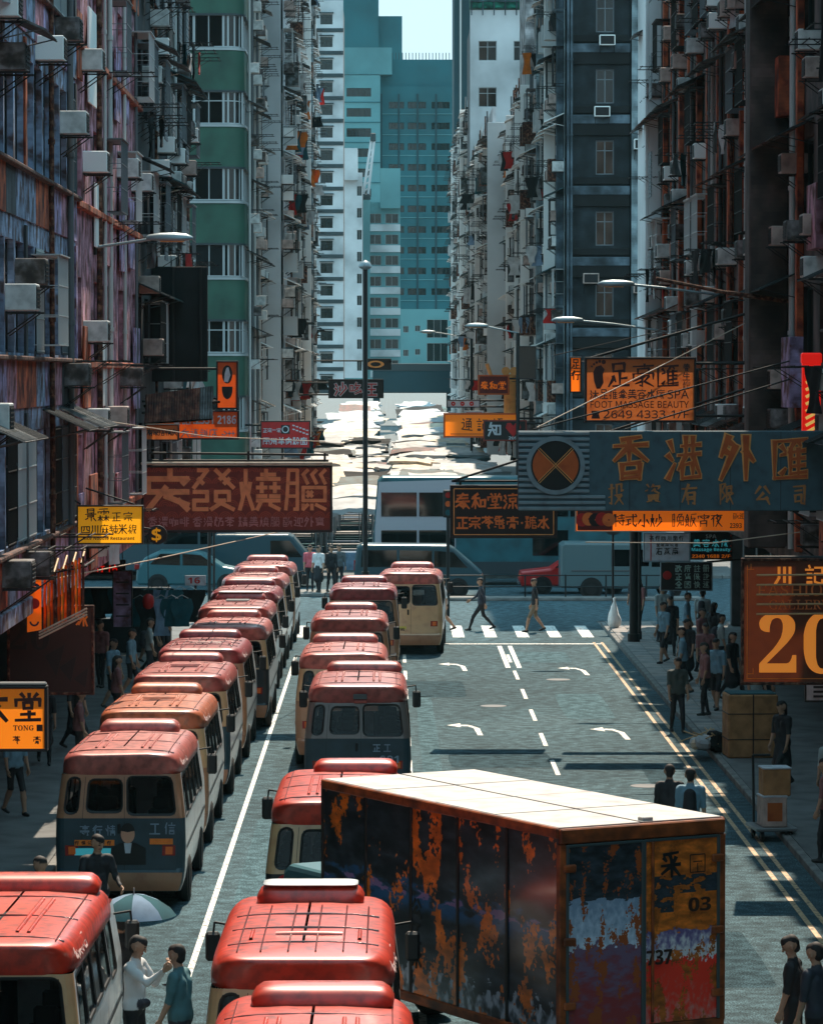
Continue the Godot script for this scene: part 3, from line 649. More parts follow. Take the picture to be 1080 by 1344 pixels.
	t = thing("footbridge", "dark teal footbridge spanning the far end of market street", "footbridge", Vector3(1.0, 0, -430), 0)
	put(t, "deck", boxm(Vector3(9.5, 2.6, 3.5), 0.1), M.towerdark, at(Vector3(1.7, 7.6, 0)))
	put(t, "parapet", boxm(Vector3(9.5, 0.9, 0.3), 0.05), M.slate, at(Vector3(1.7, 9.3, 1.6)))
	for x in [-2.6, 6.0]: put(t, "pier", boxm(Vector3(0.8, 6.3, 0.8), 0.05), M.towerdark, at(Vector3(x, 3.15, 0)))

# ------------------------------------------------------------------ market
func stall(label: String, p: Vector3, w: float, dep: float, h: float, m: Material, turn: float, group: String, posts: bool) -> void:
	var t := thing("market_stall", label, "market stall", p, turn, group)
	var rows := []
	var a := rng.randf_range(-0.2, 0.04); var s := rng.randf_range(-0.22, 0.22); var ph := rng.randf() * 6.0
	for i in 7:
		var row := []
		for j in 9:
			var x := (j / 8.0 - 0.5) * w; var z := (0.5 - i / 6.0) * dep
			row.append(Vector3(x + rng.randf_range(-0.05, 0.05), h + a * z + s * x * 0.4 - 0.03 * pow(absf(x) / (w / 2), 2) + 0.04 * sin(x * 2.3 + ph) + 0.035 * sin(z * 3.1 + ph * 2) + rng.randf_range(-0.02, 0.02), z))
		rows.append(row)
	var b := MB.new(); b.grid(rows)
	# hanging front edge
	var f0 := []; var f1 := []
	for j in 9: f1.append(rows[0][j]); f0.append(rows[0][j] + Vector3(0, -0.1 - rng.randf() * 0.16, 0.03 + 0.05 * sin(j * 1.9)))
	b.grid([f0, f1])
	put(t, "canopy_sheet", b.mesh(), m)
	if posts:
		for x in [-0.42, 0.42]:
			for z in [-0.42, 0.42]: put(t, "post", tube_mesh([Vector3(x * w, 0.0, z * dep), Vector3(x * w, h - 0.1, z * dep)], 0.03), M.steel)
		put(t, "counter", boxm(Vector3(w * 0.8, 0.85, dep * 0.7), 0.03), [M.clothblue, M.tarpgrey, M.clothteal][rng.randi() % 3], at(Vector3(0, 0.43, 0)))

func market() -> void:
	for side in [-1, 1]:
		var d := 155.0
		var k := 0
		while d < 420:
			var near := d < 260
			for lane in (2 if near else 1):
				var w := rng.randf_range(2.0, 3.6) if near else rng.randf_range(3.0, 4.8)
				var x: float = side * (1.75 + lane * 2.45) if near else side * 3.1
				var q := rng.randi() % 12
				var c: Array = [["white", M.tarpwhite], ["white", M.tarpwhite], ["white", M.tarpwhite], ["white", M.tarpwhite], ["white", M.tarpwhite], ["grey", M.tarpgrey], ["grey", M.tarpgrey], ["cream", M.tarpcream], ["cream", M.tarpcream], ["teal", M.tarpteal], ["red-brown", M.tarpstripe], ["black", M.clothblack]][q]
				var h := 2.9 + (d - 155.0) * 0.0085 + rng.randf_range(-0.32, 0.3)
				var lb: String = "%s sheet canopy of a %s in the covered street market" % [c[0], "stall by the shopfronts" if lane else ("stall by the aisle" if near else "far stall")]
				stall(lb, Vector3(x + rng.randf_range(-0.5, 0.5), 0, -d - rng.randf() * 0.6), w, rng.randf_range(1.8, 2.9) if near else rng.randf_range(3.0, 4.7), h, c[1], rng.randf_range(-0.14, 0.14), "%s canopies, %s" % [c[0], "shopfront row" if lane else ("aisle row" if near else "far rows")], d < 200)
				k += 1
			d += 2.55 if near else 4.6
	# goods heaped in the aisle
	for i in 14:
		var o := put(self, "goods_bundle", boxm(Vector3(0.8, 0.9, 0.7), 0.15), [M.clothteal, M.clothblack, M.clothblue, M.clothorange][i % 4], Transform3D(Basis(Vector3.UP, i * 0.7), Vector3(-0.4 + 0.5 * (i % 3) - 0.2, 0.45, -152 - i * 3.4)))
		tag(o, "%s wrapped bundle on the ground in the market aisle" % ["teal", "black", "pale blue", "orange"][i % 4], "bundle", "%s bundles in the aisle" % ["teal", "black", "pale blue", "orange"][i % 4])
	for i in 12:
		var t := thing("parasol", "dark teal parasol over the market aisle", "parasol", Vector3(-0.2 + 0.6 * (i % 2) + rng.randf_range(-0.2, 0.2), 0, -158 - i * 6.5), 0, "dark parasols over the market aisle")
		var b := MB.new()
		b.lathe([[0.85, 2.35], [0.6, 2.6], [0.3, 2.75], [0.01, 2.82]], Vector3.ZERO, Vector3.UP, 8)
		put(t, "canopy", b.mesh(), [M.tarpteal, M.clothteal][i % 2], Transform3D(Basis(Vector3.RIGHT, rng.randf_range(-0.2, 0.2)), Vector3(0, 0.2, 0)))
		put(t, "pole", tube_mesh([Vector3.ZERO, Vector3(0, 2.9, 0)], 0.025), M.steel)

# ------------------------------------------------------------------ minibuses on the road
func portrait(t: Node3D) -> void:
	var z := 0.02
	var a := node(t, "advert_portrait", at(Vector3(0.1, 0, -0.04)))
	put(a, "suit", slab([V(-0.26, 0.72), V(0.3, 0.72), V(0.3, 0.98), V(0.14, 1.06), V(-0.1, 1.06), V(-0.24, 0.98)], z, 0.006), M.ink)
	put(a, "face", flat_disc(0.12, 0, TAU, z + 0.008, 0.004), mat("printskin", Color(0.8, 0.58, 0.47), 0.6), Transform3D(Basis.from_scale(Vector3(0.9, 1.2, 1)), Vector3(0.02, 1.2, 0)))
	put(a, "hair", flat_disc(0.125, 0.15, PI - 0.15, z + 0.012, 0.004), M.ink, Transform3D(Basis.from_scale(Vector3(0.9, 1.15, 1)), Vector3(0.02, 1.23, 0)))
	put(a, "shirt", slab([V(-0.02, 0.9), V(0.06, 0.9), V(0.08, 1.06), V(-0.04, 1.06)], z + 0.004, 0.006), M.palegrey)
	write(a, "advert_lettering", "工信", 0.36, 1.2, 0.17, 0.24, M.bluegrey, z - 0.025, 0.05, 0.006)
	write(a, "advert_lettering", "專行情", -0.72, 1.18, 0.15, 0.2, M.bluegrey, z - 0.025, 0.05, 0.006)
	put(a, "advert_strip", boxm(Vector3(0.36, 0.09, 0.008)), M.signorange2, at(Vector3(0.54, 1.08, z - 0.02)))
	put(a, "advert_strip", boxm(Vector3(0.62, 0.09, 0.008)), M.signorange2, at(Vector3(-0.5, 1.06, z - 0.02)))
	write(a, "advert_small", "行情公工限行", -0.8, 1.03, 0.06, 0.1, M.ink, z - 0.014, 0.06, 0.004)
	put(a, "advert_strip", boxm(Vector3(0.66, 0.11, 0.008)), M.litTeal, at(Vector3(-0.48, 0.92, z - 0.02)))

func buses() -> void:
	var kerb_x := -4.2
	# kerbside row, from the viewer outwards: distance of the rear, roof paint, body, options
	var left := [
		["bright red minibus at the back of the kerbside row beside the men", 37.6, -4.22, M.red_a, M.bussilver, {"podw": 1.5, "podx": 0.1, "plate": "KU 914"}],
		["red minibus with portrait advert on its rear, kerbside row", 56.7, -4.2, M.red_c, M.buswhite, {"rear": M.adteal, "extra": portrait, "pillar": M.tan}],
		["faded orange minibus ahead of the portrait advert one", 64.0, -4.2, M.red_d, M.buswhite, {"plate": "LC 207", "hatch": true}],
		["dull red minibus ahead of the faded orange one", 71.6, -4.15, M.red_b, M.buswhite, {"pillar": M.cream, "plate": "KD 355", "hatch": true, "rear": M.adteal}],
		["red minibus, second ahead of the faded orange one, pink pod", 78.6, -4.1, M.red_e, M.bussilver, {"podw": 1.4, "ribs": 1, "pillar": M.tan}],
		["red minibus, third ahead of the faded orange one, number 010 on rear", 85.6, -3.85, M.red_c, M.buswhite, {"pillar": M.cream, "rear": M.addark, "num": "010"}],
		["red minibus, fourth ahead of the faded orange one", 92.8, -3.98, M.red_b, M.bussilver, {"hatch": true, "pod": "white"}],
		["red minibus, fifth ahead of the faded orange one", 99.6, -4.0, M.red_e, M.buswhite, {"podw": 1.45, "pillar": M.tan}],
		["red minibus, second from the front of the kerbside row", 106.4, -4.0, M.red_c, M.bussilver, {"ribs": 1, "podw": 1.2}],
		["red minibus at the front of the kerbside row by the crossing", 113.2, -3.95, M.red_b, M.buswhite, {}],
	]
	for q in left:
		var o: Dictionary = q[5]
		o.group = "minibuses queued along the kerb"
		var t := minibus(q[0], Vector3(q[2], 0, -q[1]), 0, q[3], q[4], o)
		if o.has("num"): roman(t, "fleet_number", o.num, 0.35, 0.42, 0.14, M.black, 0.02, 0.34)
	var right := [
		["glossy red minibus roof nearest the lorry tail, only roof and pod in view", 29.9, -0.72, M.red_a, M.bussilver, {"ribs": 0, "podw": 1.34, "podx": 0.08}],
		["glossy red minibus with panelled roof and pale pod cover beside the lorry", 36.7, -0.9, M.red_a, M.buswhite, {"ribs": 1, "pod": "white", "podw": 1.2, "plate": "MA 118"}],
		["red minibus with cream window pillars partly hidden behind the lorry", 50.3, -0.72, M.red_a, M.buswhite, {"pillar": M.cream, "rear": M.addark, "podw": 1.25, "podx": 0.2, "extra": phone_ad}],
		["dull red minibus with grey rear pillars and number 001", 69.2, -0.62, M.red_b, M.bussilver, {"pillar": M.greypillar, "rear": M.adteal, "podw": 1.5, "podx": 0.1, "extra": num_ad, "bumper": M.adteal}],
		["red minibus with mustard side ahead of the grey-pillared one", 77.2, -1.0, M.red_c, M.cream, {"podw": 1.45}],
		["red minibus, second ahead of the grey-pillared one", 88.5, -1.0, M.red_b, M.bussilver, {"pillar": M.tan}],
		["dark red minibus behind the cream-tailed one near the crossing", 101.0, -0.75, M.red_e, M.bussilver, {"pillar": M.tan, "words": false}],
		["red minibus with cream tail pulling out near the crossing", 108.8, 0.55, M.red_c, M.buswhite, {"pillar": M.cream, "rear": M.cream, "bumper": M.tan, "turn": -0.03}],
	]
	for q in right:
		var o: Dictionary = q[5]
		o.group = "minibuses queued in the second lane"
		minibus(q[0], Vector3(q[2], 0, -q[1]), o.get("turn", 0.0), q[3], q[4], o)

func phone_ad(t: Node3D) -> void:
	roman(t, "advert_number", "6126 8126", -0.3, 0.98, 0.12, M.signorange2, -0.03, 0.85)
	put(t, "red_disc", flat_disc(0.14, 0, TAU, -0.025, 0.01), M.signred, at(Vector3(-0.72, 1.3, 0)))
	put(t, "advert_square", boxm(Vector3(0.26, 0.26, 0.01)), M.litTeal, at(Vector3(-0.74, 0.98, -0.03)))
	write(t, "advert_lettering", "專線小巴公司", -0.35, 1.16, 0.1, 0.15, M.bluegrey, -0.03, 0.06, 0.006)

func num_ad(t: Node3D) -> void:
	write(t, "advert_lettering", "正仕".replace("仕", "工"), 0.3, 1.2, 0.14, 0.2, M.bluegrey, -0.035, 0.06, 0.006)
	roman(t, "fleet_number", "001", 0.42, 0.98, 0.14, M.bluegrey, -0.03, 0.36)
	put(t, "roof_plate", boxm(Vector3(0.26, 0.1, 0.02), 0.004), M.greytrim, at(Vector3(0.05, 2.24, -0.04)))
	put(t, "roof_plate", boxm(Vector3(0.24, 0.05, 0.02), 0.004), M.redlens, at(Vector3(0.06, 2.14, -0.04)))

# ------------------------------------------------------------------ lamps, rails, boxes
func street_lamp(label: String, head: Vector3, root: Vector3, post: bool) -> void:
	var t := thing("street_lamp", label, "street lamp", Vector3(root.x, 0 if post else root.y, root.z), 0)
	var o := Vector3(root.x, 0 if post else root.y, root.z)
	var dirx := signf(head.x - root.x)
	put(t, "arm", tube_mesh([root - o, Vector3(lerpf(root.x, head.x, 0.6), lerpf(root.y, head.y, 0.75), root.z) - o, head - o - Vector3(dirx * 0.35, 0, 0)], 0.035), M.lampmetal)
	var b := MB.new()
	var rows := []
	for q in [[-0.48, 0.05], [-0.44, 0.1], [-0.2, 0.15], [0.1, 0.16], [0.34, 0.13], [0.46, 0.06], [0.48, 0.01]]:
		var row := []
		for i in 12:
			var a := TAU * i / 12.0
			row.append(Vector3(q[0] * dirx, maxf(sin(a), -0.35) * q[1] * 0.8, cos(a) * q[1]))
		rows.append(row)
	b.grid(rows, true)
	var h := put(t, "lamp_head", b.mesh(), M.lampmetal, at(head - o))
	put(h, "lens", boxm(Vector3(0.5, 0.04, 0.2), 0.015), M.lens, at(Vector3(0.05 * dirx, -0.05, 0)))
	if post: put(t, "post", tube_mesh([Vector3(0, 0, 0), Vector3(0, root.y, 0)], 0.08, 8), M.postdark)
	else: put(t, "wall_plate", boxm(Vector3(0.1, 0.3, 0.2), 0.01), M.iron)

func street_furniture() -> void:
	street_lamp("street lamp on long arm fixed to the blue-grey tenement", Vector3(-4.5, 11.13, -75), Vector3(-6.05, 10.95, -75), false)
	street_lamp("street lamp on arm fixed to the rust orange tenement, higher one", Vector3(5.85, 10.69, -95), Vector3(8.7, 10.4, -95), false)
	street_lamp("street lamp on arm fixed to the rust orange tenement, lower one", Vector3(5.32, 9.98, -110), Vector3(8.7, 9.6, -110), false)
	street_lamp("street lamp on a tall dark post past the junction", Vector3(3.58, 10.39, -152), Vector3(5.3, 10.1, -152), true)
	street_lamp("far street lamp on post over the market canopies", Vector3(2.3, 11.0, -225), Vector3(5.0, 10.6, -225), true)
	var t := thing("lamp_post", "tall dark lamp post with domed lantern standing among the minibuses", "lamp post", Vector3(-0.85, 0, -125.5))
	put(t, "post", tube_mesh([Vector3(0, 0, 0), Vector3(0, 12.0, 0)], 0.09, 10), M.postdark)
	put(t, "collar", tube_mesh([Vector3(0, 0, 0), Vector3(0, 1.6, 0)], 0.14, 10), M.postdark)
	var b := MB.new(); b.lathe([[0.08, 11.95], [0.2, 12.02], [0.24, 12.08], [0.16, 12.22], [0.01, 12.28]], Vector3.ZERO, Vector3.UP, 14)
	put(t, "lantern", b.mesh(), M.lampmetal)
	# traffic signals and round arrow signs
	for q in [["traffic signal on the island behind the grey van", Vector3(-0.6 + 2.6, 0, -126.5)], ["traffic signal beside the coach on the side road", Vector3(-6.1, 0, -123.4)]]:
		t = thing("traffic_signal", q[0], "traffic signal", q[1])
		put(t, "post", tube_mesh([Vector3.ZERO, Vector3(0, 4.0, 0)], 0.06, 8), M.postdark)
		put(t, "signal_box", boxm(Vector3(0.34, 0.95, 0.3), 0.03), M.black, at(Vector3(0, 3.9, 0)))
		for k in 3: put(t, "signal_lens", flat_disc(0.1, 0, TAU, 0.16, 0.02), [M.redlens, M.dimorange, M.clothteal][k], at(Vector3(0, 4.2 - 0.3 * k, 0)))
	for q in [["round white arrow sign on post by the paved corner", Vector3(7.25, 0, -119), 3.45], ["round white arrow sign on post under the roast meat sign", Vector3(-5.9, 0, -122.5), 3.4]]:
		t = thing("arrow_sign", q[0], "road sign", q[1])
		put(t, "post", tube_mesh([Vector3.ZERO, Vector3(0, q[2] - 0.28, 0)], 0.04, 8), M.postdark)
		put(t, "disc", flat_disc(0.32, 0, TAU, 0.03, 0.03), M.slate, at(Vector3(0, q[2], 0)))
		put(t, "arrow", slab([V(-0.24, 0.0), V(-0.1, 0.14), V(-0.1, 0.05), V(0.22, 0.05), V(0.22, -0.05), V(-0.1, -0.05), V(-0.1, -0.14)], 0.045, 0.01), M.palegrey, at(Vector3(0, q[2], 0)))
	t = thing("red_sign", "white and red plate sign on post beside kerbside minibuses", "road sign", Vector3(-5.75, 0.13, -108))
	put(t, "post", tube_mesh([Vector3.ZERO, Vector3(0, 2.0, 0)], 0.04, 8), M.postdark)
	put(t, "plate", boxm(Vector3(0.62, 0.3, 0.04), 0.01), M.palegrey, at(Vector3(0, 2.15, 0)))
	roman(t, "plate_text", "16", -0.22, 2.06, 0.18, M.signred, 0.025, 0.36)
	# dark posts and rail on the paved corner
	for q in [["thick dark post on the paved corner by the kerb", 7.5, 112.5, 0.14, 6.5], ["thin dark post beside the thick one on paved corner", 7.75, 113.5, 0.05, 3.6]]:
		t = thing("post", q[0], "post", Vector3(q[1], 0.13, -q[2]))
		put(t, "shaft", tube_mesh([Vector3.ZERO, Vector3(0, q[4], 0)], q[3], 10), M.postdark)
		put(t, "base_collar", tube_mesh([Vector3.ZERO, Vector3(0, 0.25, 0)], q[3] * 1.4, 10), M.postdark)
	t = thing("rubbish_bag", "translucent white rubbish bag tied to a post on paved corner", "bag", Vector3(7.28, 0.13, -118.8))
	b = MB.new()
	var rows := []
	for q in [[0.12, 0.0], [0.19, 0.1], [0.2, 0.26], [0.15, 0.48], [0.09, 0.7], [0.03, 0.86], [0.05, 0.96], [0.01, 0.98]]:
		var row := []
		for i in 14: row.append(Vector3(cos(-TAU * i / 14.0) * q[0] * (1.0 + 0.22 * sin(i * 2.4 + q[1] * 9.0)), q[1], sin(-TAU * i / 14.0) * q[0] * (1.0 + 0.2 * cos(i * 1.7 + q[1] * 7.0))))
		rows.append(row)
	b.grid(rows, true)
	put(t, "bag", b.mesh(), M.cleanwhite)
	# railings of the side road: posts and two rails
	for q in [["pedestrian railing along the side road beside kerbside minibuses", Vector3(-13, 0.0, -123.3), 6.8], ["pedestrian railing at the far side of the junction", Vector3(-1.0, 0.0, -135.5), 12.0]]:
		t = thing("railing", q[0], "railing", q[1])
		for i in int(q[2] / 1.5) + 1: put(t, "rail_post", tube_mesh([Vector3(i * 1.5, 0, 0), Vector3(i * 1.5, 0.95, 0)], 0.035), M.postdark)
		for y in [0.5, 0.92]: put(t, "rail", tube_mesh([Vector3(0, y, 0), Vector3(q[2], y, 0)], 0.025), M.postdark)
	var isl := MB.new(); isl.bbox(Vector3(5.0, 0.06, -135.5), Vector3(13.0, 0.14, 1.0), 0.03)
	setting(put(self, "traffic_island", isl.mesh(), M.kerb))
	# big wrapped box on the pavement, trolley load at the kerb
	t = thing("packing_case", "tall brown wrapped packing case standing on the shaded pavement", "box", Vector3(7.75, 0.13, -78.6), 0.06)
	put(t, "case", boxm(Vector3(1.08, 1.36, 0.9), 0.03), M.cardboard, at(Vector3(0, 0.68, 0)))
	put(t, "blue_lid", boxm(Vector3(1.0, 0.03, 0.82), 0.01), M.clothteal, at(Vector3(0, 1.375, 0)))
	for y in [0.4, 0.95]: put(t, "strap", boxm(Vector3(1.1, 0.02, 0.92), 0.004), M.darkbrown, at(Vector3(0, y, 0)))
	put(t, "strap", boxm(Vector3(0.03, 1.37, 0.92), 0.004), M.lorrybrown, at(Vector3(0.0, 0.69, 0)))
	t = thing("handcart", "hand trolley loaded with appliances parked at the kerb", "trolley", Vector3(6.75, 0, -65.5), 0.1)
	put(t, "platform", boxm(Vector3(0.75, 0.06, 1.0), 0.01), M.steel, at(Vector3(0.1, 0.22, 0)))
	put(t, "handle", tube_mesh([Vector3(-0.12, 0.25, -0.5), Vector3(-0.12, 1.45, -0.6), Vector3(0.2, 1.45, -0.6)], 0.025), M.black)
	for x in [-0.15, 0.35]:
		for z in [-0.4, 0.4]: add_wheel(t, Vector3(x, 0.1, z), 0.1, 0.06)
	for q in [["cream metal cabinet strapped on the trolley", Vector3(6.85, 0.25, -65.4), Vector3(0.45, 0.55, 0.5), "accream"], ["brown carton on top of the cream cabinet", Vector3(6.9, 0.8, -65.45), Vector3(0.5, 0.5, 0.45), "cardboard"]]:
		var c := thing("cabinet" if q[3] == "accream" else "carton", q[0], "box", q[1], 0.1)
		put(c, "shell", boxm(q[2], 0.02), M[q[3]], at(Vector3(0, q[2].y / 2, 0)))
		put(c, "lid_edge", boxm(Vector3(q[2].x + 0.02, 0.03, q[2].z + 0.02), 0.005), M.palegrey, at(Vector3(0, q[2].y, 0)))
		put(c, "front_panel", boxm(Vector3(q[2].x * 0.6, q[2].y * 0.6, 0.01)), M.massage if q[3] == "accream" else M.cardboard, at(Vector3(0, q[2].y / 2, q[2].z / 2 + 0.003)))
	# heap of scrap beside the packing case
	for i in 7:
		var s := thing("scrap_bundle", "%s scrap bundle in the heap at the kerb by packing case" % ["white", "black", "grey", "cream"][i % 4], "bundle", Vector3(6.75 + 0.16 * (i % 3), 0.14, -79.8 + 0.5 * (i / 3)), i * 0.8, "%s scrap bundles at the kerb" % ["white", "black", "grey", "cream"][i % 4])
		put(s, "bundle", boxm(Vector3(0.4, 0.22 + 0.1 * (i % 3), 0.3), 0.06), [M.clothwhite, M.clothblack, M.tarpgrey, M.tarpcream][i % 4], Transform3D(Basis(Vector3(0.3, 0, 1).normalized(), 0.3 * (i % 3) - 0.3), Vector3(0, 0.14 + 0.02 * i, 0)))
		put(s, "stick", tube_mesh([Vector3(-0.4, 0.2, 0.1), Vector3(0.35, 0.45, -0.15)], 0.015), M.bamboo)
	# overhead wires across the street
	for q in [["thin wire slung from sign arm to the blue-grey tenement", [Vector3(-6.0, 7.55, -70), Vector3(-4.0, 7.0, -80), Vector3(-1.7, 6.6, -96)]], ["thin wire above the kerbside minibuses", [Vector3(-6.0, 4.9, -60), Vector3(-4.9, 4.55, -75), Vector3(-2.6, 4.3, -96)]], ["black cable sloping down from the foot massage sign", [Vector3(8.7, 10.4, -84), Vector3(6.0, 9.3, -84.4), Vector3(3.8, 8.8, -85)]], ["pale cable crossing in front of the exchange board", [Vector3(8.7, 5.1, -76), Vector3(6.8, 4.8, -77), Vector3(4.2, 4.75, -78.5)]], ["pale stay wire sloping across the foot massage sign", [Vector3(8.2, 9.6, -83), Vector3(6.2, 8.6, -82.5), Vector3(3.2, 7.2, -79.8)]]]:
		tag(put(self, "cable", tube_mesh(q[1], 0.012), M.black if "black" in q[0] else M.paletrim), q[0], "cable")
	t = thing("sign_arm", "long rusty sign arm sticking out from the dark grey tenement", "bracket", Vector3(8.7, 9.95, -80))
	put(t, "arm", tube_mesh([Vector3(0, 0, 0), Vector3(-1.4, 0.2, 0), Vector3(-2.9, 0.5, 0)], 0.045), M.rusty)
	put(t, "lamp_tube", boxm(Vector3(1.3, 0.1, 0.14), 0.02), M.rusty, Transform3D(Basis(Vector3(0, 0, 1), -0.14), Vector3(-0.7, 0.1, 0.05)))
	# white posters and clothes on the shaded pavement
	for q in [["mauve poster column on the shaded pavement", Vector3(-7.1, 2.4, -97), 0.5, 1.5, "wallmauve"], ["white fan advert hung below the brown sale banner", Vector3(7.5, 3.0, -62), 0.9, 0.4, "palegrey"]]:
		t = board("poster", q[0], q[1], q[2], q[3], 0.05, M[q[4]], M.darkframe, 0.03)
		for k in 4: put(t, "text_line", boxm(Vector3(q[2] * 0.7, 0.04, 0.006)), M.slateink, at(Vector3(0, q[3] * (0.3 - 0.2 * k), 0.03)))
		arms(t, [[Vector3(0, q[3] / 2, 0), Vector3(0, q[3] / 2 + 1.2, 0)]], 0.015)
	t = board("signboard", "black shop board with red neon characters in the arcade", Vector3(-7.9, 3.2, -98), 1.6, 0.36, 0.1, M.signblack, M.darkframe, 0.03)
	write(t, "neon_lettering", "友正行店", -0.7, -0.12, 0.25, 0.36, M.neonred, 0.055, 0.05)
	arms(t, [[Vector3(-0.6, 0.1, 0), Vector3(-0.6, 1.2, 0)], [Vector3(0.6, 0.1, 0), Vector3(0.6, 1.2, 0)]], 0.02)
	for i in 10:
		var k := i % 4
		var c: Array = [["teal", M.clothteal], ["black", M.clothblack], ["pale blue", M.clothblue], ["teal", M.clothteal]][i % 4]
		var s := thing("hanging_shirt", "%s shirt hanging from the arcade rail" % c[0], "shirt", Vector3(-6.7 + 0.28 * (i % 5), 2.35, -98 - 4.0 * (i / 5)), 0.2 * (i % 3), "%s shirts on the arcade rail" % c[0])
		put(s, "cloth", meshes["cloth%d" % (k % 3)], c[1], at(Vector3(0, 0.0, 0)))
		put(s, "hanger", tube_mesh([Vector3(-0.18, 0.0, 0), Vector3(0, 0.1, 0), Vector3(0.18, 0.0, 0)], 0.01), M.steel)
	t = thing("lantern", "red paper lantern hanging among the shirts in the arcade", "lantern", Vector3(-6.35, 2.2, -96))
	b = MB.new(); b.lathe([[0.05, 0.0], [0.13, 0.06], [0.16, 0.2], [0.13, 0.34], [0.05, 0.4]], Vector3.ZERO, Vector3.UP, 12)
	put(t, "shade", b.mesh(), M.signred); put(t, "cap", tube_mesh([Vector3(0, 0.4, 0), Vector3(0, 2.2, 0)], 0.012), M.black)

# ------------------------------------------------------------------ people in the street
func umbrella(label: String, p: Vector3, m: Material, m2: Material) -> void:
	var t := thing("umbrella", label, "umbrella", p)
	for i in 8:
		var b := MB.new()
		var rows := []
		for q in [[0.52, 0.0], [0.44, 0.1], [0.3, 0.19], [0.14, 0.25], [0.004, 0.27]]:
			var row := []
			for k in 4:
				var a := -TAU * (i + k / 3.0) / 8.0
				row.append(Vector3(cos(a) * q[0] * (1.0 - 0.05 * sin(k / 3.0 * PI)), q[1], sin(a) * q[0]))
			rows.append(row)
		b.grid(rows)
		put(t, "panel", b.mesh(), m if i % 2 else m2)
	put(t, "shaft", tube_mesh([Vector3(0, -0.62, 0), Vector3(0, 0.34, 0)], 0.01), M.steel)
	put(t, "handle", tube_mesh([Vector3(0, -0.72, 0), Vector3(0, -0.6, 0)], 0.018), M.black)

